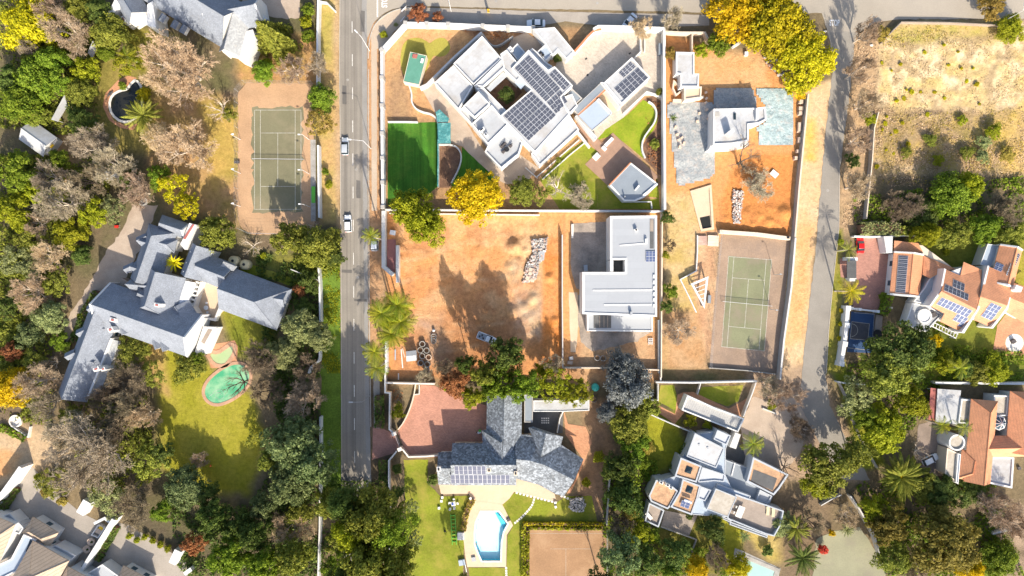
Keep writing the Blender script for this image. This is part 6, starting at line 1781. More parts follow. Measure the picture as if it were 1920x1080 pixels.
# concrete house and triangular pergola left of court
wall([(1308,441),(1308,470),(1306,508),(1276,524),(1292,556),(1306,586)],.8,"thin white zigzag garden wall left of the right court",.22,top="white_wall")
t = thing("pergola","white triangular pergola beside the right tennis court","pergola",(*w2(1315,550,0),0))
b = MB(); strip(b,pw([(1298,533),(1326,521),(1320,574)],2.4),.5,2.3,2.5,0,None,True); b.build("frame","white_wall",t)
for k in range(4):
    f_ = .2 + .18 * k
    p0 = (1300 + 18 * f_,533 + 37 * f_); p1 = (1325 - 5 * f_,523 + 48 * f_)
    q = MB(); strip(q,pw([p0,p1],2.4),.14,2.32,2.46); q.build("slat","white_wall",t)
for x,y in ((1298,533),(1326,522),(1320,573)):
    q = MB(); a_,b_ = w2(x,y,2.3); q.box((a_,b_),.3,.3,0,2.3); q.build("post","white_wall",t)
block("court_steps","pink paved step block above the triangular pergola","steps",1317,451,2.2,2.2,0,.5,0,"brick_pink")
b = MB()
t = thing("garden_steps","cream garden steps down to the court terrace","steps",(*w2(1336,452,0),0))
for k in range(4):
    q = MB(); q.box(w2(1337,444 + 5 * k,.2),2.6,.6,0,.6 - .12 * k,R(-3)); q.build("step","cream_wall",t)
block("court_box","small dark box by the court fence","box",1330.5,561,.7,1.9,0,.8,R(-4),"roof_steel")
block("court_box","little dark pump cover at the court corner","box",1478.5,445,.55,.55,1.5,1.75,0,"black")
# tarpaulins
def tarp_sheet(label,pts,mat,z=.12,seed=1):
    p = ccw(pw(pts,z)); xs = [q[0] for q in p]; ys = [q[1] for q in p]
    st = .55; nx = int((max(xs) - min(xs)) / st) + 1; ny = int((max(ys) - min(ys)) / st) + 1
    X,Y = np.meshgrid(np.linspace(min(xs),max(xs),nx + 1),np.linspace(min(ys),max(ys),ny + 1))
    Z = z + (fnoise(X,Y,2.0,seed) - .35) * .55 + (fnoise(X,Y,.8,seed + 9) - .5) * .12
    ins = np.zeros(X.shape,bool)
    for i in range(len(p)):
        x0,y0 = p[i]; x1,y1 = p[(i + 1) % len(p)]
        c = ((y0 > Y) != (y1 > Y)); ins ^= c & (X < (x1 - x0) * (Y - y0) / ((y1 - y0) or 1e-9) + x0)
    Z = np.maximum(Z,.05)
    idx = np.arange(X.size).reshape(X.shape); f = []
    for j in range(ny):
        for i in range(nx):
            if ins[j:j + 2,i:i + 2].sum() >= 2: f.append((idx[j,i],idx[j,i + 1],idx[j + 1,i + 1],idx[j + 1,i]))
    b = MB(); c0 = centroid(p)
    b.v = [(float(a),float(b_),float(c)) for a,b_,c in zip(X.ravel(),Y.ravel(),Z.ravel())]; b.f = [tuple(int(k) for k in q) for q in f]; b.m = [0] * len(f)
    o = b.build("tarpaulin",mat,None,True,(c0[0],c0[1],0))
    return tag(o,label,"tarpaulin","plastic sheets spread on the building plot")
tarp_sheet("wide grey plastic sheet left of the white shell house",[(1251,192),(1338,192),(1334,262),(1340,330),(1272,348)],"tarp_grey",.12,3)
tarp_sheet("dark grey plastic sheet above the white shell house",[(1341,165),(1412,168),(1418,204),(1338,206)],"tarp_grey",.12,5)
tarp_sheet("blue grey plastic sheet right of the white shell house",[(1414,168),(1486,166),(1487,272),(1424,272),(1422,238),(1438,226),(1436,200)],"tarp_blue",.12,7)
# ------------------------------------------------------------------ terracotta house with solar fields
I_ = house("terracotta_house","terracotta tiled house with white gables and several solar fields",1800,540)
wing(I_,(1704,474),(1696,555),28,3.1,4.9,0,0,roof="tile_red_85",gable="parapet",ridge_cap="terracotta_strip")
panels(I_,[(1685,479),(1703,480),(1697.5,550),(1679,548)],1,10,[4.0,4.75,4.75,4.0])
roof_faces(I_,[[(1732,479,3.2),(1794,505,3.2),(1772,506,4.0),(1744,522,4.0),(1730,515,3.2)],[(1677,451,3.0),(1722,456,3.0),(1731,474,3.0),(1676,472,3.0)]],"tile_red_65")
slab(I_,[(1678,455),(1730,460),(1790,505),(1744,520),(1733,513),(1731,476)],0,2.9,"cream_wall","wall",zp=2.9)
slab(I_,[(1657,443),(1674,443),(1673,474),(1662,474)],0,3.0,"white_wall","entrance_wall","white_top")
# main gable
roof_faces(I_,[[(1773,505,4.6),(1801,517,4.6),(1807,491,4.3),(1841,506,4.3),(1838,545,5.4),(1831,580,7.0),(1765,546,7.0)]],"tile_red_63")
roof_faces(I_,[[(1765,546,7.0),(1831,580,7.0),(1805,623,4.2),(1763,603,4.0),(1771,588,4.9),(1745,574,4.9)]],"tile_red_63")
slab(I_,[(1775,512),(1808,500),(1834,512),(1830,560),(1802,612),(1768,600),(1774,590),(1752,572)],0,4.2,"white_wall","wall",zp=4.2)
slab(I_,[(1771,503),(1774,505),(1766,546),(1746,575),(1743,573),(1763,545)],0,6.4,"white_wall","gable_wall")
slab(I_,[(1841,548),(1844,549),(1836,580),(1808,625),(1803,623),(1832,580)],0,5.6,"white_wall","gable_wall")
panels(I_,[(1789,524),(1810,533),(1807,546),(1785,537)],3,1,[5.5,5.5,6.0,6.0])
panels(I_,[(1773,533),(1817.5,552),(1814,564),(1770,544)],6,1,[5.9,5.9,6.6,6.6])
panels(I_,[(1764.5,557),(1822.5,582),(1814.5,596),(1757,571)],8,1,[6.5,6.5,5.6,5.6],"solar_blue")
panels(I_,[(1795,588),(1815,597),(1808,609),(1786,600)],3,1,[5.6,5.6,4.9,4.9],"solar_blue")
panels(I_,[(1801.5,602),(1808.5,605),(1803,614),(1796,611)],1,1,[5.0,5.0,4.6,4.6],"solar_blue")
# second gable
roof_faces(I_,[[(1838,556,6.6),(1889,573,6.6),(1899,535,4.6),(1868,505,4.4),(1853,500,4.2)]],"tile_red_63")
roof_faces(I_,[[(1838,556,6.6),(1889,573,6.6),(1860,614,4.0),(1827,600,4.0)]],"tile_red_63")
slab(I_,[(1846,560),(1858,510),(1890,540),(1884,575),(1858,606),(1834,596)],0,4.0,"white_wall","wall",zp=4.0)
slab(I_,[(1852,498),(1855,499),(1842,556),(1838,555)],0,5.6,"white_wall","gable_wall")
slab(I_,[(1891,556),(1895,558),(1890,580),(1862,616),(1858,614),(1886,578)],0,5.0,"white_wall","gable_wall")
panels(I_,[(1858,567),(1878.5,576),(1859,601.5),(1840,593)],3,2,[6.2,6.2,4.7,4.7],"solar_blue")
# north-east wing
wing(I_,(1896,463),(1878,535),22,4.3,6.2,0,0,roof="tile_red_20",gable="parapet",ridge_cap="terracotta_strip")
panels(I_,[(1868,491),(1882,497),(1878,510),(1863,504)],2,2,[5.4,6.0,6.0,5.4],"solar_blue")
panels(I_,[(1905,473),(1913,477),(1896,520),(1886,515)],1,6,[5.9,5.2,5.2,5.9])
flat_block(I_,[(1852,457),(1878,461),(1858,502),(1838,496)],3.0,.1,.15,roof="roof_blue")
roof_faces(I_,[[(1893,558,4.6),(1935,575,4.6),(1920,605,3.2),(1885,584,3.2)],[(1893,558,4.62),(1935,575,4.62),(1945,545,3.4),(1900,530,3.4)]],"tile_red_63")
slab(I_,[(1896,545),(1932,560),(1920,598),(1890,582)],0,3.3,"white_wall","wall",zp=3.2)
chimney(I_,1910,541,1.6,1.2,3,6.4,R(-20),"white_wall",False)
# white terrace with round tub
flat_block(I_,[(1733,540),(1744,520),(1771,505),(1764,545),(1744,572),(1713,566)],3.2,.2,.25,roof="roof_pale")
flat_block(I_,[(1711,567),(1742,574),(1768,590),(1752,606),(1738,623),(1697,609)],2.6,.25,.25,roof="roof_pale")
t = thing("hot_tub","round white hot tub on the white roof terrace","hot tub",(*w2(1734,593,3),2.6))
a_,b_ = w2(1734,593,3.2)
q = MB(); q.lathe((a_,b_),[(1.7,2.6),(1.7,3.2),(1.35,3.2),(1.3,2.9),(.01,2.9)],24); q.build("rim","white_wall",t)
q = MB(); q.lathe((a_,b_),[(1.3,3.0),(.01,3.0)],24); q.build("cover","metal_white",t)
block("terrace_sofa","dark seat beside the white roof terrace tub","seat",1752,590,.9,1.1,2.6,3.1,R(30),"cushion_dark")
t = thing("patio_pergola","white slatted pergola below the terracotta gable","pergola",(*w2(1775,612,0),0))
for k in range(9):
    x0,y0 = 1752 + 5.4 * k,604 + 2.6 * k
    q = MB(); strip(q,pw([(x0,y0),(x0 - 2,y0 + 8)],2.5),.12,2.4,2.52); q.build("slat","white_wall",t)
for p0,p1 in (((1750,604),(1796,626)),((1748,612),(1792,634))):
    q = MB(); strip(q,pw([p0,p1],2.4),.2,2.25,2.39); q.build("beam","white_wall",t)
for p0 in ((1750,604),(1796,626),(1748,612),(1792,634)):
    q = MB(); q.box(w2(*p0,2.2),.2,.2,0,2.25); q.build("post","white_wall",t)
wall([(1602,443),(1640,444),(1712,441),(1760,441)],1.9,"white wall under the clipped hedge above the rose driveway",.35,top="white_wall")
wall([(1597,578),(1612,580),(1646,584)],1.8,"white wall between rose driveway and blue court",.35,piers=3.0,top="white_wall")
wall([(1590,578),(1588,610),(1584,645),(1578,682)],2.2,"white pier wall along the blue ball court",.9,piers=3.6,top="white_wall")
wall([(1588,485),(1608,486)],2.2,"white gate pier wall above the driveway gate",.8,top="white_wall",name="gate_wall")
wall([(1593,524),(1606,524)],2.2,"white gate pier wall below the driveway gate",.8,top="white_wall",name="gate_wall")
block("gate_canopy","gatehouse canopy coloured dark for the shaded gate opening between white piers","canopy",1597,505,2.2,4.2,2.4,2.6,0,"dark_floor_and_shade")  # slab coloured dark in place of the shade inside the gate opening
# ------------------------------------------------------------------ terracotta villa with turret,right edge
J = house("terracotta_villa","terracotta tiled villa with turret and glass octagon at right edge",1850,820)
wing(J,(1846,750),(1832,905),25,4.2,6.6,2.6,0,roof="tile_red_-5",ridge_cap="terracotta_strip")
wing(J,(1822,846),(1812,900),18,3.7,5.4,2.0,2.0,roof="tile_red_-5",ridge_cap="terracotta_strip")
wing(J,(1836,838),(1920,836),20,4.0,6.0,0,0,roof="tile_red_85",ridge_cap="terracotta_strip")
wing(J,(1922,735),(1914,850),28,4.3,6.9,2.6,0,roof="tile_red_-5",ridge_cap="terracotta_strip")
flat_block(J,[(1853,854),(1902,858),(1898,916),(1848,905)],3.6,.35,.4,roof="roof_white")
flat_block(J,[(1864,741),(1893,742),(1890,780),(1863,781)],3.4,.3,.3,roof="roof_concrete")
flat_block(J,[(1803,748),(1824,750),(1820,794),(1797,794)],3.2,.3,.3,roof="roof_concrete")
a_,b_ = w2(1876.5,794,4.4)
q = MB()
for k in range(8):
    t0,t1 = k * math.pi / 4,(k + 1) * math.pi / 4
    q.face([(a_ + 1.6 * math.cos(t0),b_ + 1.6 * math.sin(t0),3.8),(a_ + 1.6 * math.cos(t1),b_ + 1.6 * math.sin(t1),3.8),(a_,b_,5.0)])
GL = q.build("glass_octagon","window_glass",J)
for k in range(8):
    t0 = k * math.pi / 4
    q = MB(); q.tube((a_ + 1.62 * math.cos(t0),b_ + 1.62 * math.sin(t0),3.84),(a_,b_,5.04),.08,.06,5); q.build("glazing_bar","metal_white",GL)
q = MB(); q.lathe((a_,b_),[(1.6,0),(1.7,3.75),(1.75,3.85),(1.5,3.85)],8); q.build("octagon_wall","white_wall",J)
a_,b_ = w2(1794.5,830,4.6)
q = MB(); q.lathe((a_,b_),[(1.9,0),(1.9,4.6),(1.55,4.6),(1.55,4.2)],28); q.build("turret_wall","white_wall",J)
q = MB(); q.lathe((a_,b_),[(1.56,4.2),(.01,4.25)],28); q.build("turret_roof","roof_concrete",J)
flat_block(J,[(1776,840),(1797,850),(1794,905),(1772,888)],3.4,.25,.3,roof="roof_concrete",wall="cream_wall")
flat_block(J,[(1796,850),(1802,852),(1797,908),(1792,904)],3.9,.15,.2,roof="roof_blue")
JC = house("villa_carport","white corrugated carport roof beside the terracotta villa",1778,762,"carport")
b = MB(); b.prism(pw([(1758,729),(1802,732),(1795,796),(1754,791)],3.0),2.9,3.0,0,True,True); b.build("roof","roof_white",JC)
b = MB(); b.prism(pw([(1745,727),(1757,729),(1753,790),(1741,787)],2.6),2.5,2.6,0,True,True); b.build("awning","red_paint",JC)
for x,y in ((1747,730),(1758,732),(1800,734),(1793,793),(1756,788),(1744,784)):
    q = MB(); a_,b_ = w2(x,y,2.5); q.tube((a_,b_,0),(a_,b_,2.5),.07); q.build("post","metal_white",JC)
wall([(1754,718),(1860,719),(1960,720)],2.1,"white wall between the two terracotta houses",.5,top="white_wall")
wall([(1770,782),(1800,792),(1820,796)],1.0,"low cream wall below the villa carport",.25,"cream_wall",name="garden_wall")
wall([(1862,1001),(1885,995),(1905,993)],1.6,"short white wall among bare trees at lower right",.5)
wall([(1595,930),(1612,955),(1640,1005),(1655,1055),(1668,1062)],1.8,"pale grey wall beside the bottom right sports court",.35,"grey_wall",top="white_top")
wall([(1540,948),(1562,935),(1578,928)],1.4,"thin pale wall above the bottom right sports court",.2,"grey_wall",top="white_top")
wall([(1636,300),(1640,240),(1648,210)],1.8,"thin wall between lane thicket and straw field",.22,"grey_wall",top="cream_wall")
wall([(1636,300),(1632,340),(1625,410)],1.7,"lower stretch of pale wall beside the straw field",.22,"grey_wall",top="cream_wall")
wall([(1654,80),(1674,58),(1690,42)],1.3,"slanting dark wall at the corner of the straw field",.22,"timber_grey",top="timber_grey")
wall([(1690,41),(1780,42),(1880,47)],1.2,"brown wall along the top of the straw field",.2,"timber_grey",top="timber_grey")
wall([(1574,716),(1594,757),(1606,802),(1630,850),(1648,880)],1.4,"grey palisade wall along the green lane verge",.2,"grey_wall",top="grey_wall")
wall([(1570,716),(1586,719),(1622,722)],1.6,"pale wall showing under the dark crown by the lane",.3,top="white_wall")
# ------------------------------------------------------------------ pools
m_,nt_,b_s,out_ = nodes("pool_water")
tr_ = nt_.nodes.new("ShaderNodeBsdfTransparent"); tr_.inputs[0].default_value = (0.80,0.97,0.99,1)
gl_ = nt_.nodes.new("ShaderNodeBsdfGlossy"); gl_.inputs["Roughness"].default_value = .05
mx_ = nt_.nodes.new("ShaderNodeMixShader")
mx_.inputs[0].default_value = .04; nt_.links.new(tr_.outputs[0],mx_.inputs[1]); nt_.links.new(gl_.outputs[0],mx_.inputs[2]); nt_.links.new(mx_.outputs[0],out_.inputs[0])
surf("pool_plaster",(0.78,0.86,0.88),.6,.05,.5,.03,3)
surf("pool_tile",(0.14,0.62,0.74),.4,.08,1,.06,4)
def ring_sheet(name,outer,inner,mat,z,th=.1,label=None):
    """paving with an opening: outer and inner outline in world metres, bridged"""
    import bmesh
    bm = bmesh.new()
    ls = []
    for poly in (outer,inner):
        vv = [bm.verts.new((x,y,z)) for x,y in poly]
        ls += [bm.edges.new((vv[i],vv[(i + 1) % len(vv)])) for i in range(len(vv))]
    bmesh.ops.triangle_fill(bm,use_beauty=True,use_dissolve=False,edges=ls)
    for f in bm.faces:
        if f.normal.z < 0: f.normal_flip()
    me = bpy.data.meshes.new(name); bm.to_mesh(me); bm.free()
    me.materials.append(M[mat])
    return tag(place(name,me),label,kind="structure")
PB = [(902,960),(935,960),(951,982),(943,997),(939,1017),(938,1051),(904,1051),(896,1033),(891.5,1020),(891,1000),(893,980)]
PBw = ccw(pw(PB))
HOLES.append(offset(PBw,-.35))
t = thing("swimming_pool","bright blue curved swimming pool below the slate house","pool",(*centroid(PBw),0))
b = MB(); b.ring(offset(PBw,-.38),PBw,.02,.12,0,-.2); b.build("coping","stone_white",t)
b = MB()
inn = offset(PBw,.02)
for i in range(len(inn)):
    j = (i + 1) % len(inn); b.face([(*inn[i],-1.1),(*inn[j],-1.1),(*inn[j],.1),(*inn[i],.1)])
b.build("basin_wall","pool_tile",t)
b = MB(); b.face([(x,y,-1.1) for x,y in inn]); b.build("basin_floor","pool_plaster",t)
b = MB(); b.face([(x,y,-.08) for x,y in inn]); b.build("water","pool_water",t)
for k in range(3):
    q = MB(); strip(q,pw([(929 + 3.5 * k,962 + 3 * k),(945 + 2 * k,993 - 4 * k)],0),.35,-1.1,-.3 - .25 * (2 - k)); q.build("step","pool_tile",t)
for x in (906,937):
    q = MB(); a_,b_ = w2(x,1058,1.0); q.tube((a_,b_,.1),(a_,b_,1.0),.03); q.tube((a_,b_,1.0),(a_,b_ + .6,.9),.03); q.tube((a_,b_ + .6,.9),(a_,b_ + .6,.1),.03); q.build("handrail","metal_grey",t)
DK = pw([(886,938),(878,955),(872,978),(868.5,1003),(872,1040),(876,1063),(949,1063),(950,1003),(962,985),(942,946),(916,942)])
ring_sheet("pool_deck",ccw(DK),offset(PBw,-.36),"pave_warm",.075,label="sandy paving around the blue swimming pool")
def simple_pool(label,pts,mat,rim,rim_w,smooth=2,name="swimming_pool",z=.06,cat="pool"):
    p = ccw(pw(smooth_closed(pts,smooth) if smooth else pts))
    t = thing(name,label,cat,(*centroid(p),0))
    b = MB(); b.ring(offset(p,-rim_w),p,0.0,.14,0,.05); b.build("coping",rim,t)
    b = MB(); b.face([(x,y,z) for x,y in p]); b.build("water",mat,t)
    return t
sp = simple_pool("oval green pool with brick rim in the slate house garden",[(434,684),(456,683),(469,699),(466,718),(450,737),(428,751),(405,758),(388,749),(383,733),(391,715),(410,698)],"water_green","pool_brick",.75)
a_,b_ = w2(411,741,.1)
q = MB()
pp = [(a_ + (.55 + .05 * k) * math.cos(k * .5),b_ + (.55 + .05 * k) * math.sin(k * .5),.075) for k in range(18)] + [(a_ - 1.6,b_ + .3,.075),(a_ - 2.4,b_ - .3,.075)]
for k in range(len(pp) - 1): q.tube(pp[k],pp[k + 1],.03,.03,5)
tag(q.build("pool_hose","metal_grey",None,False,(a_,b_,0)),"white coiled pool cleaner hose floating on green pool","hose")
sp2 = simple_pool("small pale green paddling pool beside the oval pool",[(392,662),(410,665),(424,655),(436,647),(437,660),(430,672),(420,684),(402,680)],"water_algae","pool_brick",.9,1)
sheet("brick_terrace",[(388,655),(400,645),(420,642),(440,638),(446,650),(444,690),(430,690),(395,690)],"brick_orange",.035,"orange brick paving between the green pools",edge=.05)
simple_pool("dark garden pool with white coping at the top left",[(255,152),(264,164),(266,186),(262,210),(248,226),(228,227),(212,214),(207,196),(212,180),(226,172),(240,170),(248,158)],"water_dark","stone_white",.55,1)
sheet("deck",[(222,150),(240,142),(256,146),(250,160),(238,166),(222,168),(206,182),(203,206),(214,226),(240,236),(258,232),(250,244),(226,240),(205,226),(193,200),(197,176)],"brick_orange",.05,"curved orange brick deck around the dark pool",edge=.03)
simple_pool("pale turquoise pool with stone paving at the bottom",[(1399,1049),(1452,1071),(1440,1110),(1380,1110)],"water_pale","concrete",1.0,0)
sheet("pool_deck",[(1378,1027),(1386,1030),(1464,1066),(1450,1115),(1360,1115),(1374,1052)],"concrete",.045,"grey stone paving around the bottom pool",edge=.05)
make_ground()
# ------------------------------------------------------------------ paving stones
def stones(path,n,s,label,group):
    P = smooth_open(path,3)
    L = [0]
    for i in range(len(P) - 1): L.append(L[-1] + math.hypot(P[i + 1][0] - P[i][0],P[i + 1][1] - P[i][1]))
    par = None
    for k in range(n):
        d = L[-1] * k / max(1,n - 1)
        i = max(j for j in range(len(L)) if L[j] <= d + 1e-6); i = min(i,len(P) - 2)
        f = (d - L[i]) / max(1e-6,L[i + 1] - L[i])
        x,y = P[i][0] + (P[i + 1][0] - P[i][0]) * f,P[i][1] + (P[i + 1][1] - P[i][1]) * f
        a = -math.atan2(P[i + 1][1] - P[i][1],P[i + 1][0] - P[i][0])
        if par is None:
            par = thing("stepping_path",label,"path",(*w2(x,y),0))
        q = MB(); q.box(w2(x,y),s,s,.0,.075,a + RNG.uniform(-.08,.08)); q.build("paving_stone","stone_white",par)
stones([(969,924),(1000,932),(1042,942)],12,.5,"straight row of white stepping stones below the patio","")
stones([(1001,937),(998,948),(986,962),(976,972),(966,980)],12,.48,"curved line of white stepping stones to the pool","")
stones([(1053,930),(1060,932),(1070,937)],4,.5,"short row of white stepping stones by the gable corner","")
stones([(949,1065),(949.5,1080)],4,.5,"white stepping stones leaving the pool deck downwards","")
# ------------------------------------------------------------------ vehicles
car("pale blue grey hatchback driving on the main road, upper of two",646.5,274,R(90),"car_silver",4.2,1.8,name="moving_car")
car("white hatchback driving on the main road, lower of two",652,419,R(92),"car_white",4.1,1.75,name="moving_car")
car("pale car parked under the street palm by the pavement",702,455,R(88),"car_white",4.0,1.75)
car("white sedan parked outside the mansion wall at the top",1005,43,R(180),"car_white",4.4,1.8,1.45,"sedan")
car("white sedan parked aslant beside the bare tree at the top",1180,40,R(-130),"car_white",4.4,1.8,1.45,"sedan")
car("white pickup loaded with tools on the orange building site",912,634,R(-22),"car_white",4.7,1.8,1.6,"pickup","pickup_truck")
car("bright red car on the rose brick driveway",1614,459,R(92),"car_red",4.0,1.75,1.35,"sedan")
car("white car parked beside the round turret",1745,862,R(25),"car_white",4.1,1.75)
a_,b_ = w2(219,425,.4); t = thing("wheelbarrow","small red barrow left on the sandy driveway edge","wheelbarrow",(a_,b_,.03))
q = MB(); q.prism([(a_ - .5,b_ - .28),(a_ + .4,b_ - .34),(a_ + .4,b_ + .34),(a_ - .5,b_ + .28)],.28,.55,0,True,True); q.build("tray","red_plastic",t)
q = MB(); q.tube((a_ - .6,b_ - .05,.2),(a_ - .6,b_ + .05,.2),.18,.18,12); q.build("wheel","tyre",t)
for s_ in (-.22,.22):
    q = MB(); q.tube((a_ - .6,b_ + s_ * .3,.2),(a_ + .9,b_ + s_ * 1.2,.5),.03); q.build("handle","metal_grey",t)
# ------------------------------------------------------------------ street lamps,poles
def lamp(label,x,y,ht,arm,ang,name="street_lamp",mat="metal_grey",head=.9):
    a,b = w2(x,y,0)
    t = thing(name,label,"lamp",(a,b,0))
    q = MB(); q.tube((a,b,0),(a,b,ht),.07,.045,8); q.build("pole",mat,t)
    d = Vector((math.cos(ang),math.sin(ang)))
    q = MB(); q.tube((a,b,ht),(a + d.x * arm * .5,b + d.y * arm * .5,ht + .35),.04,.035,6); q.tube((a + d.x * arm * .5,b + d.y * arm * .5,ht + .35),(a + d.x * arm,b + d.y * arm,ht + .4),.035,.03,6); q.build("arm",mat,t)
    q = MB(); q.box((a + d.x * (arm + head / 2),b + d.y * (arm + head / 2)),head,.26,ht + .33,ht + .48,ang); q.build("lamp_head",mat,t)
lamp("curved street lamp reaching over the main road by the hatchback",696,279,8.8,2.6,R(176),mat="metal_white")
lamp("street lamp at the junction corner of the main road",693,95,8.8,1.2,R(135),mat="metal_white")
lamp("street lamp at the pavement near the brick driveway",694,742,8.8,2.0,R(180))
lamp("tall white lamp post above the top pavement",846,22,8.5,.8,R(92),mat="metal_white")
lamp("white lamp post in the straw field corner by the bright shrub",1874,44,7.5,.8,R(90),mat="metal_white")
for k,(x,y,an) in enumerate(((451,262,0),(451,325,0),(451,387,0))):
    lamp(("top","middle","bottom")[k] + " floodlight pole on the left side of the left tennis court",x,y,5.6,.35,R(an),"floodlight","metal_white",.5)
for k,(x,y) in enumerate(((580,262),(580,326),(581,388))):
    lamp(("top","middle","bottom")[k] + " floodlight pole on the right side of the left tennis court",x,y,5.2,.5,R(180),"floodlight","metal_white",.5)
for k,(x,y) in enumerate(((1451,515),(1444,580))):
    lamp(("upper","lower")[k] + " thin floodlight pole by the right tennis court",x,y,5.2,.4,R(180),"floodlight","metal_grey",.4)
t = thing("marker_post","yellow and black striped marker post on the top pavement","sign",(*w2(916,24,0),0))
a_,b_ = w2(916,24,0)
for k in range(6):
    q = MB(); q.box((a_,b_),.55,.12,.3 + .42 * k,.3 + .42 * (k + 1) - .004); q.build("band","yellow_plastic" if k % 2 == 0 else "black",t)
q = MB(); q.tube((a_,b_,0),(a_,b_,.3),.06); q.build("post","metal_grey",t)
for lb,x,y,an in (("white street name post at the junction corner",757,17,45),("longer white sign board in the dark corner bed",755,36,50)):
    a_,b_ = w2(x,y,.8); t = thing("street_sign",lb,"sign",(a_,b_,0))
    q = MB(); q.box((a_,b_),1.6,.12,.5,1.0,R(an)); q.build("board","metal_white",t)
    for s in (-.6,.6):
        q = MB(); q.tube((a_ + s * math.cos(R(an)),b_ + s * math.sin(R(an)),0),(a_ + s * math.cos(R(an)),b_ + s * math.sin(R(an)),.5),.05); q.build("post","metal_white",t)
# ------------------------------------------------------------------ tennis nets and fences
def net(label,p0,p1):
    a,b = Vector(w2(*p0,1)),Vector(w2(*p1,1))
    t = thing("tennis_net",label,"net",((a.x + b.x) / 2,(a.y + b.y) / 2,0))
    q = MB(); d = (b - a).normalized(); n = Vector((-d.y,d.x)) * .01
    for z in np.arange(.1,.95,.14): q.tube((a.x,a.y,z),(b.x,b.y,z),.008,.008,4)
    for k in range(0,70): p = a.lerp(b,k / 69); q.tube((p.x,p.y,.04),(p.x,p.y,.93),.008,.008,4)
    q.build("mesh","black",t)
    q = MB(); q.box(((a.x + b.x) / 2,(a.y + b.y) / 2),(b - a).length,.06,.93,1.0,math.atan2(d.y,d.x)); q.build("tape","metal_white",t)
    for p in (a,b):
        q = MB(); q.tube((p.x,p.y,0),(p.x,p.y,1.05),.05); q.build("post","metal_grey",t)
net("white topped net across the left tennis court",(472.5,297.5),(569,298.5))
net("sagging net across the right tennis court",(1355,565),(1448,574))
net("net across the bottom clay tennis court",(990,1120),(1142,1120))
def fence(label,pts,ht,gap=3.0,mat="metal_grey",mesh_n=5):
    P = [Vector(w2(*p,0)) for p in pts]
    t = thing("wire_fence",label,"fence",(P[0].x,P[0].y,0))
    for i in range(len(P) - 1):
        a,b = P[i],P[i + 1]; n = max(1,round((b - a).length / gap))
        for k in range(n + (i == len(P) - 2)):
            p = a.lerp(b,k / n); q = MB(); q.tube((p.x,p.y,0),(p.x,p.y,ht),.035,.035,5); q.build("post",mat,t)
        q = MB()
        for k in range(mesh_n): q.tube((a.x,a.y,ht * (k + 1) / mesh_n),(b.x,b.y,ht * (k + 1) / mesh_n),.012,.012,4)
        q.build("wire",mat,t)
fence("wire fence around the left tennis court",[(447,400),(447,172),(461,156),(588,158)],2.6,3.0)
fence("wire fence along the bottom of the left tennis court",[(447,400),(452,430),(470,438),(590,441)],2.6,3.0)
fence("wire fence along the left side of the right tennis court",[(1350,436),(1342,520),(1335,600),(1330,688)],2.4,3.0)
fence("tall wire fence along the clay court by the trees",[(1137,992),(1137,1075)],2.4,3.0)
block("court_bench","dark umpire bench beside the left tennis court net","bench",444,304,1.3,.6,0,.5,0,"cushion_dark")
block("court_bench","green bench strip on the concrete by the left court","bench",587.5,365,.9,3.9,.05,.45,0,"green_plastic")
# ------------------------------------------------------------------ things on the building site
t = thing("site_hut","small white site hut beside concrete rings on orange soil","hut",(*w2(770,668,0),0))
q = MB(); q.prism(pw([(762,660),(779,658),(780,675),(763,677)],2.2),0,2.2); q.build("wall","metal_white",t)
roof_faces(t,[[(761,659,2.25),(780,657,2.25),(780.5,666,2.6),(761.5,668,2.6)],[(761.5,668,2.6),(780.5,666,2.6),(781,676,2.25),(762,678,2.25)]],"roof_pale",.05)
rings = [("at the top of the hut cluster",792,645),("left in the second row of the hut cluster",788.5,656.5),("right in the second row of the hut cluster",800,657),("in the middle of the hut cluster",792,667.5),("tan one at the right of the hut cluster",804,670),("at the lower left of the hut cluster",789,680.5),("at the lower right of the hut cluster",801.5,683),("half hidden by twigs at the foot of the cluster",800,694)]
for lb,x,y in rings:
    a_,b_ = w2(x,y,.5); q = MB(); q.lathe((a_,b_),[(.55,0),(.72,0),(.72,.9),(.55,.9),(.55,.02)],24)
    tag(q.build("concrete_ring","block_cream" if "tan" in lb else "concrete",None,False,(a_,b_,0)),"concrete manhole ring " + lb,"concrete ring","concrete rings beside the site hut")
for k,lb in enumerate(("lowest of three leaning rings","middle of three leaning rings","topmost of three leaning rings")):
    a_,b_ = w2(813,639 - 4.2 * k,.5); q = MB(); q.lathe((a_,b_),[(.55,0),(.68,0),(.68,.25),(.55,.25),(.55,.01)],24)
    o = q.build("concrete_ring","concrete",None,False,(a_,b_,0)); o.location.z = .16; o.rotation_euler = (R(16),0,0)
    tag(o,lb + " lying on the brown soil","concrete ring","leaning rings on the soil")
a_,b_ = w2(813,619.5,.4); q = MB(); q.lathe((a_,b_),[(.3,0),(.36,.3),(.25,.75),(.01,.8)],14); tag(q.build("cement_bucket","metal_white",None,True,(a_,b_,0)),"single white drum above the leaning rings","drum")
block("crate","square white crate beside the red guardhouse floor","crate",736,436,1.3,1.1,0,.9,R(-10),"metal_white")
t = thing("guardhouse_ruin","roofless guardhouse with red floor and white walls by the road","building",(*w2(734,480,0),0))
b = MB(); strip(b,pw([(719,395),(719,500),(736,515)],2.0),.9,0,2.0,0,1); b.build("wall",["white_wall","white_top"],t)
b = MB(); strip(b,pw([(745,460),(745,530)],2.0),.7,0,2.0,0,1); b.build("wall",["white_wall","white_top"],t)
b = MB(); b.prism(pw([(726,449),(742,449),(742,502),(738,511),(726,500)],.1),0,.12); b.build("floor","red_floor",t)
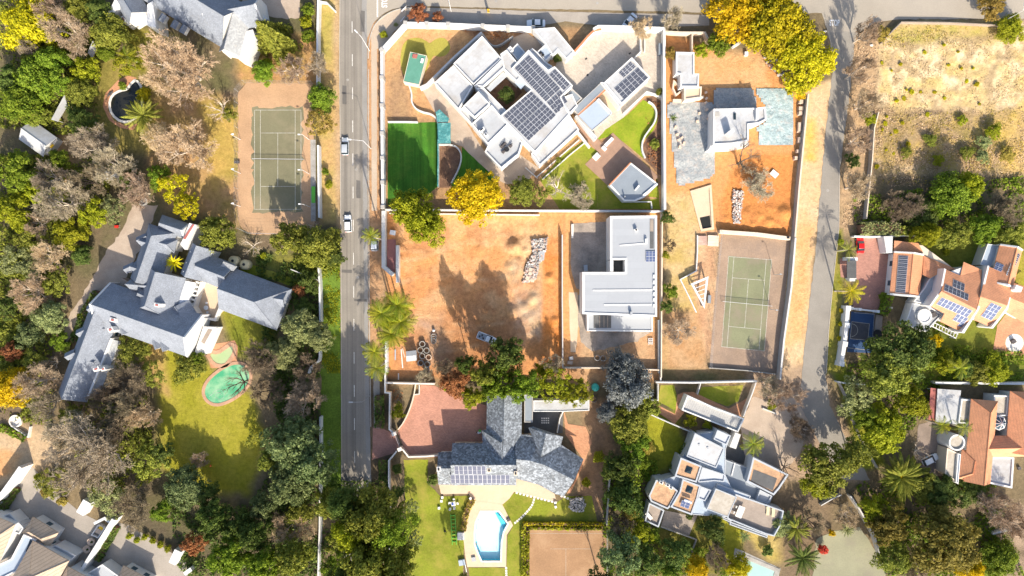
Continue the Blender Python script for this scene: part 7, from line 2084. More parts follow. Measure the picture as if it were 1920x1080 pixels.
for x0,y0,x1,y1,lb,mt in ((752,655,755,690,"long pale pole lying left of the site hut","stone_white"),(754.5,653,759,670,"shorter cream plank lying left of the site hut","block_cream"),(741,655,741,675,"bluish board lying near the white wall","roof_blue"),(747,700,747,712,"thin pale stake lying below the wall","stone_white")):
    b = MB(); strip(b,pw([(x0,y0),(x1,y1)],.2),.25,.0,.18); p = w2(x0,y0)
    tag(b.build("timber",mt,None,False,(p[0],p[1],.02)),lb,"timber","loose timber on the site")
wall([(724,640),(724,700)],2.0,"white roadside wall under the palms beside the site",.55,top="white_wall")
RB = random.Random(3)
def rubble(label,pts,n,s0,s1,mats,seed,hmax=.5,name="rubble_heap"):
    rr = random.Random(seed); p = pw(pts); xs = [q[0] for q in p]; ys = [q[1] for q in p]
    c = centroid(p); t = thing(name,label,"rubble",(c[0],c[1],0))
    bs = [MB() for _ in mats]
    k = 0
    def inside(x,y):
        r = False
        for i in range(len(p)):
            x0,y0 = p[i]; x1,y1 = p[(i + 1) % len(p)]
            if (y0 > y) != (y1 > y) and x < (x1 - x0) * (y - y0) / ((y1 - y0) or 1e-9) + x0: r = not r
        return r
    while k < n:
        x,y = rr.uniform(min(xs),max(xs)),rr.uniform(min(ys),max(ys))
        if not inside(x,y): continue
        s = rr.uniform(s0,s1) * rr.uniform(.5,1); z = rr.uniform(0,hmax)
        bs[k % len(mats)].box((x,y),s,s * rr.uniform(.5,1.0),z,z + s * rr.uniform(.3,.8),rr.uniform(0,3)); k += 1
    for b,mt in zip(bs,mats):
        o = b.build("stones",mt,t); o["kind"] = "stuff"
rubble("long heap of grey and white rubble on the building site",[(995,450),(1028,445),(1024,470),(1010,500),(1005,525),(985,530),(985,500),(1000,475)],900,.2,.6,["rubble_grey","rubble_grey","stone_white","rubble_pink","concrete"],1,.7)
rubble("broken pink blocks at the foot of the rubble heap",[(985,505),(1005,505),(1002,530),(980,530)],60,.4,.9,["block_cream","rubble_pink"],2,.5)
rubble("long line of white rubble in the orange plot",[(1374,355),(1394,360),(1388,400),(1388,420),(1374,418),(1372,380)],500,.2,.5,["stone_white","rubble_pink","rubble_grey"],4,.5)
rubble("heap of brown rocks under the yellow tree",[(1425,105),(1470,95),(1498,140),(1478,158),(1438,125)],220,.4,1.1,["rubble_pink","rubble_grey","soil_orange"],5,1.0)
rubble("pale rock pile at the corner of the slate house lawn",[(1070,935),(1092,930),(1098,945),(1092,958),(1072,956),(1066,948)],260,.25,.6,["rubble_grey","concrete"],6,.8)
b = MB(); b.prism(pw([(1012,470),(1022,470),(1020,488),(1010,490)],.9),.75,.8,0,True,True)
tag(b.build("plastic_sheet","roof_pale",None,False,(*w2(1016,478),0)),"pale blue sheet lying on the rubble heap","tarpaulin")
for k,(x,y) in enumerate(((995,505),(994,513),(989,521))):
    block("brick_pallet",("upper","middle","lower")[k] + " pink brick stack beside the rubble heap","bricks",x,y,1.0,.9,.1,1.0,R(-20),"block_cream","brick stacks beside the rubble")
# block stacks along the orange plot wall
for k,(x,y,sx,sy) in enumerate(((1503,190,1.1,1.0),(1503,203,1.2,1.0),(1501.5,212,1.0,.9),(1500,238,.8,2.4),(1499.5,262,.7,1.4),(1493,296,.8,.9),(1497,283,.7,.8))):
    block("brick_pallet","%s cream brick stack from the top along the plot wall" % ("first","second","third","fourth","fifth","seventh","sixth")[k],"bricks",x,y,sx,sy,0,.95,R(-4),"block_cream","brick stacks along the plot wall")
for k,(x,y) in enumerate(((1324,173),(1325,184),(1324,192),(1326,205),(1328,222),(1312,212),(1308,227))):
    block("stone_block","%s loose cream block from the top on the dark sheet" % ("first","second","third","fifth","seventh","fourth","sixth")[k],"blocks",x,y,.6,.5,.3,.75,RB.uniform(0,1.5),"block_cream","loose blocks weighing down the sheet")
for k,(x,y) in enumerate(((1267,238),(1270,252),(1273,262),(1275,275),(1279,258),(1283,268))):
    block("stone_block","%s pink block from the top weighing down the left sheet" % ("first","second","fourth","sixth","third","fifth")[k],"blocks",x,y,.7,.5,.3,.8,RB.uniform(0,1.5),"block_cream","pink blocks on the left sheet")
block("plywood_board","tilted pale board lying by the dead branches","board",1452,326,1.8,1.4,.3,.4,R(-40),"stone_white")
block("drum","white drum beneath the yellow tree by the orange yard","drum",1400,100,.8,.9,0,.8,0,"metal_white")
wall([(1374,88),(1388,79)],1.0,"short white wall stub under the yellow tree",.5,name="ruined_wall")
# brick forecourt,lawn furniture
t = thing("motorbike","parked scooter with green box by the slate house wall","scooter",(*w2(899,811,0),0))
a_,b_ = w2(899,811,.6)
q = MB(); q.box((a_,b_),.9,.45,.25,.75,R(15)); q.build("body","metal_white",t)
q = MB(); q.box((a_ + .1,b_ + .45),.5,.5,.5,1.0,R(15)); q.build("carrier_box","green_plastic",t)
for s in (-.55,.55):
    q = MB(); q.tube((a_ + s,b_ - .06,.28),(a_ + s,b_ + .06,.28),.28,.28,14); q.build("wheel","tyre",t)
a_,b_ = w2(850,945,.8); t = thing("garden_table","white garden table with blue bowl on the sunny lawn","table",(a_,b_,.03))
q = MB(); q.box((a_,b_),1.0,1.0,.7,.76,R(10)); q.build("table_top","metal_white",t)
for sx in (-.4,.4):
    for sy in (-.4,.4):
        q = MB(); q.tube((a_ + sx,b_ + sy,.03),(a_ + sx,b_ + sy,.7),.03); q.build("leg","metal_white",t)
q = MB(); q.lathe((a_ - .15,b_),[(.01,.77),(.2,.77),(.28,.95),(.01,.95)],14); tag(q.build("bowl","blue_plastic"),"blue bowl on the white garden table","bowl")
for lb,dx,dy in (("white chair above the lawn table",.1,1.0),("white chair right of the lawn table",1.0,.0),("white chair below the lawn table",.2,-1.0),("white chair left of the lawn table",-.9,.1),("white chair pulled away lower left of the lawn table",-.8,-1.3)):
    px,py = a_ + dx,b_ + dy
    t = thing("garden_chair",lb,"chair",(px,py,.03),"white chairs around the lawn table")
    q = MB(); q.box((px,py),.5,.5,.42,.47); q.build("seat","metal_white",t)
    d = Vector((dx,dy)).normalized()
    q = MB(); q.box((px + d.x * .24,py + d.y * .24),.05,.48,.47,.9,math.atan2(d.y,d.x)); q.build("backrest","metal_white",t)
    for sx in (-.2,.2):
        for sy in (-.2,.2):
            q = MB(); q.tube((px + sx,py + sy,.03),(px + sx,py + sy,.42),.025); q.build("leg","metal_white",t)
for lb,x,y in (("white planter cube nearest the patio corner",829,933),("small white stool below the planter cube",827.5,940),("tiny white lamp on the lawn left of table",823,953)):
    block("garden_cube",lb,"planter",x,y,.55,.55,.03,.5,0,"metal_white")
t = thing("climbing_frame","green ladder shaped climbing frame laid along the lawn edge","play frame",(*w2(850,985,0),0))
for x in (845,853):
    q = MB(); strip(q,pw([(x,965),(x + 3,1022)],.3),.12,.05,.3); q.build("rail","green_plastic",t)
for k in range(8):
    q = MB(); strip(q,pw([(845 + .4 * k,967 + 7 * k),(853 + .4 * k,967 + 7 * k)],.3),.1,.08,.28); q.build("rung","green_plastic",t)
block("ball","dark ball on the shaded lawn","ball",834,997,.55,.55,.03,.5,R(45),"black")
t = thing("pump_house","blue pool pump cover at the lower left of the pool deck","pump",(*w2(867,1055,0),0))
q = MB(); q.box(w2(866,1055,.6),1.5,1.3,.03,.7,R(10)); q.build("cover","roof_blue",t)
q = MB(); p0 = w3(872,1058,.5); p1 = w3(875,1074,.4); q.tube(p0,p1,.1); q.build("pipe","metal_white",t)
block("cube_seat","pale cube seat on the pool deck","seat",888,1049,1.0,1.0,.08,.45,R(10),"roof_pale")
block("stone_pier","pale stone pier between lawn and pool deck","pier",864,1006,1.6,1.7,0,.9,0,"stone_white")
block("basket","dark basket by the upper right pool corner","basket",953,975,.8,.7,.08,.4,R(30),"cushion_dark")
for lb,x,y in (("white patio lamp post beside the pool garden bed",882,935),("white lamp post among the stepping stones right end",1041,943),("little white lamp below the right stepping stones",1042,951)):
    block("garden_lamp",lb,"lamp",x,y,.5,.5,0,.9,R(20),"metal_white")
t = thing("planting_ring","round dark ring on the terracotta path east of the slate house","ring",(*w2(1114,749,0),0))
a_,b_ = w2(1114,749,.4); q = MB(); q.lathe((a_,b_),[(.75,.04),(.75,.35),(.6,.35),(.6,.04)],20); q.build("rim","cushion_dark",t)
a_,b_ = w2(1117,727,1.6); t = thing("water_tank","teal green water tank under the dark trees","tank",(a_,b_,0))
q = MB(); q.lathe((a_,b_),[(.9,0),(.9,1.4),(.6,1.7),(.01,1.8)],18); q.build("tank_body","teal_plastic",t,True)
block("ball","small orange ball on the dark lawn","ball",394,874,.6,.7,.03,.5,R(30),"orange_plastic")
block("patio_box","little magenta pot in the garage yard","pot",1135,173.5,.4,.4,.06,.5,0,"magenta")
for k,(x,y) in enumerate(((1099,110),(1101.5,140.5),(1181,100))):
    block("drain_cover",("upper left","lower left","right")[k] + " dark drain cover on the mansion forecourt","drain",x,y,.55,.35,.028,.05,R(40),"black")
block("pouf","dark round seat on the white patio circle","seat",1902,640,.9,.9,.04,.8,R(30),"cushion_dark")
block("lounge_seat","white lounge seat by the terracotta wing lawn","seat",1911,540,.8,.8,0,.6,0,"metal_white")
block("flower_pot","round dark pot on the villa terrace","pot",1912,878,.7,.7,0,.5,R(20),"cushion_dark")
block("park_bench","pale bench on the shaded lawn by the blue court","bench",1669,577,1.3,.4,0,.45,R(-3),"stone_white")
block("park_bench","pale brown bench at the foot of the shaded lawn","bench",1666,623,1.0,1.0,0,.45,R(-20),"block_cream")
t = thing("trampoline","dark trampoline beside the blue ball court","trampoline",(*w2(1646,626,0),0))
a_,b_ = w2(1646,626,.8); q = MB(); q.lathe((a_,b_),[(.01,.7),(1.0,.7),(1.05,.75),(1.05,.65)],22); q.build("mat","black",t)
for k in range(6):
    q = MB(); q.tube((a_ + math.cos(k * 1.05),b_ + math.sin(k * 1.05),0),(a_ + math.cos(k * 1.05),b_ + math.sin(k * 1.05),.68),.03); q.build("leg","metal_grey",t)
b = MB(); b.prism(pw([(1643,590),(1655,592),(1651,648),(1637,646)],.3),.04,.3,0,True); tag(b.build("timber_steps","timber_grey",None,False,(*w2(1646,618),0)),"dark timber walkway right of the blue court","walkway")
t = thing("garden_fountain","round stone fountain ring beside the driveway at far left","fountain",(*w2(267,378,0),0))
a_,b_ = w2(267,377,.5); q = MB(); q.lathe((a_,b_),[(1.1,0),(1.1,.5),(.85,.5),(.85,.1),(.01,.1)],22); q.build("basin","concrete",t)
a_,b_ = w2(28,790,.5); t = thing("garden_fountain","white round fountain at the lower left drive","fountain",(a_,b_,0))
q = MB(); q.lathe((a_,b_),[(1.5,0),(1.5,.5),(1.2,.5),(1.2,.15),(.01,.15)],22); q.build("basin","stone_white",t)
q = MB(); q.tube((a_,b_,.1),(a_,b_,1.1),.2,.12,10); q.build("spout","stone_white",t)
wall([(20,798),(52,820),(56,800)],.8,"triangular white planter wall beside the fountain",.25,name="garden_wall")
for lb,x,y in (("left deck lounger beside the dark pool",204,177),("right deck lounger beside the dark pool",208,175)):
    a_,b_ = w2(x,y,.4); t = thing("sun_lounger",lb,"sun lounger",(a_,b_,.05),"deck loungers by the dark pool")
    q = MB(); q.box((a_,b_),.35,1.2,.3,.4,R(-35)); q.build("mattress","cushion_dark",t)
    for s in (-.4,.4):
        q = MB(); q.box((a_ + s * .57,b_ + s * .8),.3,.06,.05,.3,R(-35)); q.build("leg","cushion_dark",t)
for lb,x,y,an in (("white bollard rock at the lane corner under the yellow tree",1548,58,20),("white boulder beside the bare tree at the lane",1635,84,0)):
    block("boulder",lb,"boulder",x,y,.9,.6,0,.4,R(an),"stone_white")
for lb,x,y,an in (("sandy boulder on the green lane verge, upper one",1580,762,0),("sandy boulder on the green lane verge, lower one",1600,788,30)):
    block("boulder",lb,"boulder",x,y,1.0,.9,0,.5,R(an),"block_cream")
# ------------------------------------------------------------------ trees and shrubs,one by one
T = [
 # top left
 ("round","leaf_ygreen",48,38,56,9,"bright yellow tree in the top left corner"),
 ("bare","twig_pink",92,14,34,8,"pinkish bare tree touching the top edge beside the yellow tree"),
 ("bare","twig_pink",130,58,50,9,"wide pinkish grey bare tree right of the yellow tree"),
 ("loose","leaf_olive",150,12,30,9,"olive tree at the top edge left of the slate house"),
 ("loose","leaf_dark",185,20,26,9,"dark green tree touching the white gable at the top"),
 ("bare","twig_grey",55,92,24,6,"small grey bare tree below the yellow tree"),
 ("round","leaf_green",92,112,32,8,"rounded green tree between bare trees at upper left"),
 ("loose","leaf_lime",155,130,30,7,"light green tree left of the brick pool deck"),
 ("round","leaf_olive",200,58,38,9,"broad olive tree in front of the corner slate house"),
 ("fine","leaf_green",200,98,19,6,"compact mid green tree below the broad olive tree"),
 ("airy","leaf_lime",238,118,30,7,"feathery yellow green tree on the dry lawn by the pool"),
 ("round","leaf_green",62,148,42,9,"large green tree left of the long white carport"),
 ("loose","leaf_green",105,152,30,8,"green tree just above the long white carport"),
 ("loose","leaf_dark",20,150,32,8,"dark green tree at the left edge above the cottage"),
 ("round","leaf_green",35,192,40,9,"big green tree directly above the white cottage"),
 ("round","leaf_olive",62,215,24,6,"small olive tree against the cottage roof"),
 ("fine","leaf_olive",148,172,29,7,"domed golden olive tree right of the long carport"),
 ("loose","leaf_dark",145,222,32,7,"dark green tree below the long carport"),
 ("bare","twig_tan",345,128,82,13,"huge pale tan bare tree left of the tennis court"),
 ("bare","twig_tan",300,150,42,9,"tan bare tree beside the dark pool palm"),
 ("bare","twig_tan",352,272,64,9,"low tan bare tree spreading below the huge one"),
 ("bare","twig_tan",305,265,38,7,"tan bare tree at the lower left of the tan group"),
 ("thin","twig_tan",410,205,32,6,"small leafless tree at the left court fence"),
 ("loose","leaf_olive",430,215,14,4,"small olive shrub tree by the left court fence"),
 ("bare","twig_pink",548,130,38,7,"pinkish bare tree above the left tennis court"),
 ("bare","twig_grey",600,122,26,6,"grey bare tree by the white wall above the court"),
 ("round","leaf_green",491,132,22,5,"round green shrub tree at the top of the left court"),
 ("round","leaf_green",600,182,28,6,"green tree at the top right corner of the left court"),
 ("airy","leaf_gold",601,233,32,5,"spreading golden shrub tree right of the left court"),
 # left thicket
 ("bare","twig_grey",178,268,48,8,"grey bare tree below the brick pool deck"),
 ("bare","twig_grey",215,310,46,8,"grey bare tree over the tool shed"),
 ("bare","twig_dark",165,340,44,8,"dark brown bare tree in the middle of the left thicket"),
 ("bare","twig_grey",92,332,42,8,"grey purple bare tree below the white cottage"),
 ("bare","twig_grey",118,380,54,9,"wide grey bare tree in the left thicket"),
 ("loose","leaf_green",22,320,42,9,"green tree at the left edge below the cottage"),
 ("loose","leaf_lime",22,395,42,8,"lime green tree at the left edge of the thicket"),
 ("bare","twig_pink",68,420,30,6,"pinkish bare shrub tree between lime trees at far left"),
 ("loose","leaf_lime",172,398,32,7,"lime green tree left of the curved driveway top"),
 ("loose","leaf_lime",130,440,38,6,"low lime green tree spreading at the driveway bend"),
 ("airy","leaf_sage",212,392,30,6,"pale sage tree beside the red barrow"),
 ("bare","twig_pink",262,358,42,7,"bare tree over the stone fountain by the driveway"),
 ("round","leaf_dark",240,332,20,5,"small dark green tree beside the tool shed"),
 ("airy","leaf_ygreen",322,350,34,7,"feathery yellow green tree below the tan bare trees, upper"),
 ("airy","leaf_ygreen",355,388,30,7,"feathery yellow green tree touching the slate gable"),
 ("loose","leaf_green",295,330,26,6,"green tree left of the feathery yellow green pair"),
 ("bare","twig_tan",95,480,38,6.5,"brownish bare tree left of the driveway bend"),
 ("round","leaf_dark",150,478,20,5,"small dark green tree at the inside of the driveway bend"),
 ("airy","leaf_sage",30,492,38,7,"pale grey green tree at the left edge below the lime tree"),
 ("bare","twig_tan",60,548,42,6.5,"brownish bare tree above the pale sage tree"),
 ("airy","leaf_olive",110,530,32,5,"olive scrub tree on the left bank of the driveway"),
 ("fine","leaf_sage",90,594,34,7,"rounded pale sage tree left of the hedge"),
 ("loose","leaf_dark",12,575,24,6,"dark tree at the left edge beside the sage tree"),
 ("loose","leaf_bluegreen",50,628,30,6,"bluish green shrub tree with dark shade at far left"),
 ("loose","leaf_rust",20,660,22,5,"rusty orange shrub tree at the left edge"),
 ("round","leaf_yellow",14,728,40,8,"bright yellow tree at the left edge below the rust shrub"),
 ("airy","leaf_olive",60,672,26,5,"olive shrub tree beside the rusty one at left"),
 ("bare","twig_pink",72,715,46,8,"pinkish bare tree between yellow tree and slate wing"),
 ("thin","twig_pink",100,680,18,4,"small pink bare bush at the slate wing corner"),
 ("bare","twig_grey",90,755,38,7,"grey bare tree below the slate wing end"),
 ("fine","leaf_olive",404,437,37,9.5,"dense olive green tree beside the cream water tanks",1.2),
 ("loose","leaf_olive",538,447,36,11,"olive tree with yellow tips below the left court",1.5),
 ("round","leaf_olive",592,462,42,11,"broad olive tree between left court and main road",1.3),
 ("loose","leaf_dark",628,478,22,7,"dark green tree overhanging the main road kerb"),
 ("thin","twig_pink",470,462,28,4,"small leafless bush below the left court corner"),
 ("thin","twig_pink",588,425,24,5,"pale leafless bush by the court bottom right corner"),
 ("loose","leaf_rust",562,543,15,4,"rusty shrub tree at the end of the slate roof"),
 ("loose","leaf_dark",578,528,24,5,"dark green shrub tree by the white wall beside the rust shrub"),
 ("loose","leaf_dark",565,575,22,5,"dark green tree between slate hip and white wall"),
 ("fine","leaf_sage",562,612,38,9,"large pale sage tree by the white wall, upper half"),
 ("fine","leaf_sage",600,634,28,8,"pale sage tree overhanging the green verge"),
 ("fine","leaf_sage",530,662,35,8,"pale sage tree right of the oval green pool"),
 ("bare","twig_dark",488,675,46,9,"dark brown bare tree right of the oval pool"),
 ("bare","twig_dark",500,735,42,9,"dark bare tree below the oval pool"),
 ("bare","twig_pink",568,748,46,8,"pinkish bare tree by the curved wall end"),
 ("bare","twig_dark",575,690,36,7,"dark bare tree under the sage trees"),
 ("thin","twig_dark",445,720,34,10,"leafless tree casting branches over the oval pool"),
 # slate house garden
 ("loose","leaf_olive",352,690,36,6,"olive tree below the slate house balcony"),
 ("loose","leaf_green",368,675,18,5,"green shrub tree at the balcony corner"),
 ("loose","leaf_olive",245,660,38,6,"olive tree hiding the inner slate corner"),
 ("bare","twig_dark",250,715,48,7,"brown bare tree right of the long slate wing"),
 ("airy","leaf_olive",285,705,30,5,"low olive tree at the edge of the round lawn"),
 ("bare","twig_dark",205,740,38,7,"dark bare tree at the foot of the slate wing"),
 ("bare","twig_dark",240,770,46,8,"dark bare tree above the giant grey tree"),
 ("bare","twig_tan",272,778,32,7,"tan bare tree at the left of the sunny lawn"),
 ("bare","twig_grey",175,850,96,14,"giant grey bare tree at the lower left"),
 ("bare","twig_grey",125,810,52,10,"grey bare tree above left of the giant one"),
 ("bare","twig_dark",215,810,44,9,"dark bare tree at the upper side of the giant one"),
 ("airy","leaf_olive",100,905,36,4,"olive scrub tree along the townhouse forecourt"),
 ("airy","leaf_sage",200,935,40,5,"grey olive scrub tree below the giant bare tree"),
 ("bare","twig_dark",255,955,46,7,"dark bare tree above the round clipped shrubs"),
 ("airy","leaf_olive",285,860,42,8,"olive grey tree right of the giant bare tree"),
 ("loose","leaf_dark",305,850,24,8,"dark green tree between giant bare tree and lawn"),
 ("fine","leaf_bluegreen",345,915,44,9,"large sage green tree above the rust tree"),
 ("loose","leaf_dark",388,925,28,8,"dark tree in shade at the lawn foot, left one"),
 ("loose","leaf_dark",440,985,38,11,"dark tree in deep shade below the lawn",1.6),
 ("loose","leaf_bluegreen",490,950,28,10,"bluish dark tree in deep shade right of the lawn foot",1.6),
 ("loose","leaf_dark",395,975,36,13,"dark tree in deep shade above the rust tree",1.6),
 ("bare","twig_pink",375,860,20,4,"small pinkish bare bush on the lawn edge"),
 ("loose","leaf_rust",362,1022,25,6,"rust coloured tree beside the townhouse gate"),
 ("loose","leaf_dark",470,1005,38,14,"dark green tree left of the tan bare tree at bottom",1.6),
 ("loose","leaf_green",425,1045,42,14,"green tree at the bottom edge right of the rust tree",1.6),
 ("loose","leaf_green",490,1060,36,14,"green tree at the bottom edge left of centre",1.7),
 ("bare","twig_tan",545,985,44,7,"tan bare tree by the long white wall at bottom"),
 ("loose","leaf_olive",545,1050,44,13,"olive tree at the bottom edge beside the white wall",1.5),
 ("fine","leaf_bluegreen",545,835,58,17,"tall bluish green conifer left of the main road, upper",1.6),
 ("fine","leaf_bluegreen",580,870,52,16,"tall bluish green conifer near the wall, right",1.6),
 ("fine","leaf_bluegreen",545,905,50,16,"tall bluish green conifer, lower of the group",1.6),
 ("airy","leaf_olive",480,820,26,5,"pale olive shrub tree at the conifer foot on the lawn"),
 ("loose","leaf_olive",615,945,32,8,"olive tree over the long white wall at bottom"),
 ("loose","leaf_olive",640,1010,34,8,"olive tree between white wall and main road at bottom"),
 ("loose","leaf_green",625,1068,30,8,"green tree at the bottom edge by the road"),
 # along the road and centre
 ("round","leaf_lime",770,392,44,14,"lime green tree at the foot of the turf",1.5),
 ("round","leaf_lime",798,420,38,15,"lime green tree spilling over onto the building site",1.5),
 ("fine","leaf_yellow",893,368,56,9,"large golden yellow tree below the white mansion",1.1),
 ("fine","leaf_olive",980,358,30,6,"olive green bush tree right of the golden tree"),
 ("airy","leaf_olive",1015,365,22,5,"greyish olive shrub tree beside the thorny bare tree"),
 ("thin","twig_grey",1045,350,44,8,"thin leafless tree on the mansion lawn"),
 ("bare","twig_grey",1085,370,34,4,"tangled grey brushwood tree along the mansion wall"),
 ("bare","twig_tan",1200,55,30,7,"small tan bare tree beside the aslant sedan"),
 ("bare","twig_grey",1262,38,26,6,"grey bare tree at the top near the cream wall"),
 ("loose","leaf_rust",784,24,21,4,"brown clipped shrub tree at the junction, larger"),
 ("loose","leaf_rust",820,31,12,3,"brown clipped shrub beside the larger one at the junction"),
 ("fine","leaf_dark",950,178,17,5,"small dark tree growing in the mansion courtyard"),
 ("loose","leaf_rust",853,718,33,7,"rust brown domed tree over the brick forecourt"),
 ("loose","leaf_lime",886,745,26,6,"yellow lime tree right of the rust dome"),
 ("loose","leaf_lime",838,722,13,4,"small lime shrub tree left of the rust dome"),
 ("loose","leaf_olive",905,700,26,17,"grey olive tree above the yellow lime tree",2.5),
 ("loose","leaf_dark",945,668,42,16,"dark green tree beside the white pickup",2.2),
 ("loose","leaf_green",930,720,38,14,"green tree above the slate house wing",1.8),
 ("loose","leaf_green",978,722,38,13,"green tree right of centre above the slate ridge",1.8),
 ("airy","leaf_lime",1040,722,42,8,"lime olive tree over the white slate annex, left"),
 ("airy","leaf_lime",1078,735,34,8,"lime olive tree over the white slate annex, right"),
 ("bare","twig_grey",1035,685,28,6,"grey bare tree at the building site corner"),
 ("loose","leaf_lime",1013,695,16,5,"narrow lime tree in the building site corner"),
 ("round","leaf_bluegrey",1180,725,46,14,"silvery blue grey tree behind the new grey house",1.5),
 ("round","leaf_bluegrey",1170,690,34,13,"blue grey tree reaching towards the new grey house",1.6),
 ("round","leaf_bluegrey",1140,772,22,7,"small silvery tree by the terracotta path"),
 ("fine","leaf_olive",1180,795,44,9,"olive green tree below the silvery tree"),
 ("loose","leaf_olive",1215,765,26,7,"olive tree touching the garage lawn"),
 ("loose","leaf_green",1190,840,38,8,"green tree in the strip between gardens, upper"),
 ("loose","leaf_dark",1165,880,36,12,"dark green tree in the strip between gardens, middle",1.5),
 ("loose","leaf_gold",1213,838,16,5,"golden brown small tree on the shaded lawn"),
 ("loose","leaf_green",1207,868,14,4,"small green tree on the shaded lawn"),
 ("loose","leaf_dark",1175,935,40,13,"dark green tree left of the stepped house",1.6),
 ("loose","leaf_lime",1200,1000,26,7,"lime green tree at the small roof terrace corner"),
 ("bare","twig_dark",1160,985,34,8,"dark bare tree beside the clay court"),
 ("loose","leaf_bluegreen",1165,1040,44,15,"bluish dark tree right of the clay court",1.6),
 ("loose","leaf_dark",1215,1055,36,8,"dark green tree at the bottom edge right of the court"),
 ("loose","leaf_gold",1180,960,18,6,"golden olive small tree left of the stepped house"),
 ("round","leaf_olive",700,965,54,28,"large olive lime tree by the road at bottom, upper",1.6),
 ("round","leaf_lime",668,990,38,26,"lime olive tree overhanging the road at bottom",1.8),
 ("round","leaf_olive",690,1050,56,28,"large olive lime tree by the road at the bottom edge",1.6),
 ("loose","leaf_olive",755,1040,36,18,"olive tree at the foot of the sunny lawn",1.5),
 ("airy","leaf_sage",770,948,16,4,"pale sage shrub tree on the lawn edge, upper"),
 ("airy","leaf_sage",778,1012,18,4,"pale sage shrub tree on the lawn edge, lower"),
 ("loose","leaf_dark",738,925,22,20,"dark tree between roadside wall and lawn",2.6),
 ("loose","leaf_lime",745,772,16,4,"lime green tree inside the curved forecourt wall"),
 # orange plot and lane
 ("fine","leaf_yellow",1395,25,66,10,"golden yellow tree at the top, left of the pair",1.0),
 ("fine","leaf_ygreen",1458,40,72,12,"huge golden yellow tree at the top over the plot",1.0),
 ("fine","leaf_ygreen",1510,110,66,10,"yellow green tree over the lane corner",1.0),
 ("loose","leaf_yellow",1498,165,22,5,"small yellow tree above the brick stacks"),
 ("fine","leaf_green",1350,80,24,6,"round glossy green tree beside the golden tree"),
 ("loose","leaf_lime",1318,92,18,4,"lime shrub tree right of the outbuilding"),
 ("loose","leaf_gold",1258,100,14,4,"golden brown shrub left of the outbuilding"),
 ("thin","twig_dark",1396,300,48,8,"leafless dark tree standing in the orange plot"),
 ("bare","twig_grey",1420,348,40,3,"heap like fallen grey branches on the orange plot"),
 ("bare","twig_pink",1610,262,34,8,"pinkish bare tree right of the lane, upper middle"),
 ("bare","twig_pink",1604,348,36,8,"pinkish bare tree right of the lane above the villa"),
 ("bare","twig_pink",1622,195,30,8,"pinkish bare tree right of the lane, upper"),
 ("bare","twig_pink",1612,130,34,11,"tall leafless tree shading the lane top"),
 ("bare","twig_pink",1628,60,30,11,"bare tree at the lane junction on the right"),
 ("loose","leaf_gold",1655,62,16,3,"dull golden scrub tree at the straw field corner"),
 ("loose","leaf_dark",1600,300,16,3,"dark green shrub between the pink bare trees"),
 ("loose","leaf_lime",1632,222,14,3,"lime shrub tree at the thin field wall"),
 ("loose","leaf_gold",1860,8,32,6,"golden brown tree at the top right road edge"),
 ("round","leaf_lime",1898,52,28,4,"bright lime shrub tree in the top right corner"),
 ("round","leaf_green",1788,365,44,8,"large fresh green tree below the straw field",1.0),
 ("round","leaf_lime",1822,345,28,9,"light green tree leaning right of the fresh green one",1.4),
 ("loose","leaf_lime",1865,245,18,3,"lime shrub in the straw field, upper right"),
 ("loose","leaf_sage",1846,265,16,2.5,"pale green shrub in the straw field, middle right"),
 ("loose","leaf_sage",1844,294,15,2.5,"pale green shrub in the straw field, lower right"),
 ("loose","leaf_lime",1805,225,11,1.8,"small lime shrub in the straw field beside the furrow"),
 ("bare","twig_dark",1690,390,44,6,"dark bare tree in the shaded field corner"),
 ("bare","twig_dark",1880,395,40,6,"dark bare tree in shade above the terracotta wing"),
 ("loose","leaf_dark",1730,400,36,6,"dark green tree in shade behind the clipped hedge"),
 ("round","leaf_lime",1742,437,24,9,"lime rounded tree above the terracotta porch roof",2.0),
 ("loose","leaf_olive",1795,440,34,7,"olive palm shaded tree above the main terracotta gable"),
 ("loose","leaf_green",1852,425,34,8,"green tree above the blue flat roof"),
 ("loose","leaf_olive",1900,438,32,7,"olive tree at the right edge above the terracotta wing"),
 ("loose","leaf_dark",1690,665,66,12,"massive dark olive tree below the blue court"),
 ("loose","leaf_olive",1668,700,52,12,"olive side of the massive tree by the lane"),
 ("loose","leaf_dark",1720,640,36,10,"dark tree touching the white tub terrace"),
 ("airy","leaf_sage",1605,745,42,8,"greyish tree beside the green lane verge"),
 ("loose","leaf_lime",1715,755,36,8,"lime green tree left of the red carport awning"),
 ("round","leaf_lime",1660,810,44,8,"bright lime domed tree at the turning area"),
 ("loose","leaf_green",1625,785,28,7,"green tree between lime dome and lane verge"),
 ("loose","leaf_lime",1778,680,26,5,"lime shrub tree below the terracotta pergola"),
 ("loose","leaf_dark",1812,690,24,5,"dark shrub tree on the shaded villa lawn"),
 ("loose","leaf_lime",1870,695,32,5,"lime green shrub tree above the villa wall"),
 ("loose","leaf_olive",1835,702,26,5,"olive shrub tree above the villa wall middle"),
 ("loose","leaf_yellow",1755,640,15,4,"yellow flowering shrub tree near the pergola"),
 ("loose","leaf_olive",1562,875,62,13,"large olive green tree at the end of the lane",1.2),
 ("loose","leaf_lime",1535,905,36,9,"lime olive tree at the lower left of the lane end"),
 ("loose","leaf_olive",1610,850,34,9,"grey olive tree at the right of the lane end"),
 ("loose","leaf_olive",1728,910,36,7,"olive tree behind the big date palm"),
 ("loose","leaf_dark",1765,920,36,7,"dark tree below the turret driveway"),
 ("loose","leaf_dark",1820,925,36,5,"dark shrub tree below the villa terrace"),
 ("loose","leaf_bronze",1672,985,42,12,"golden olive tree right of the sports court, upper",1.5),
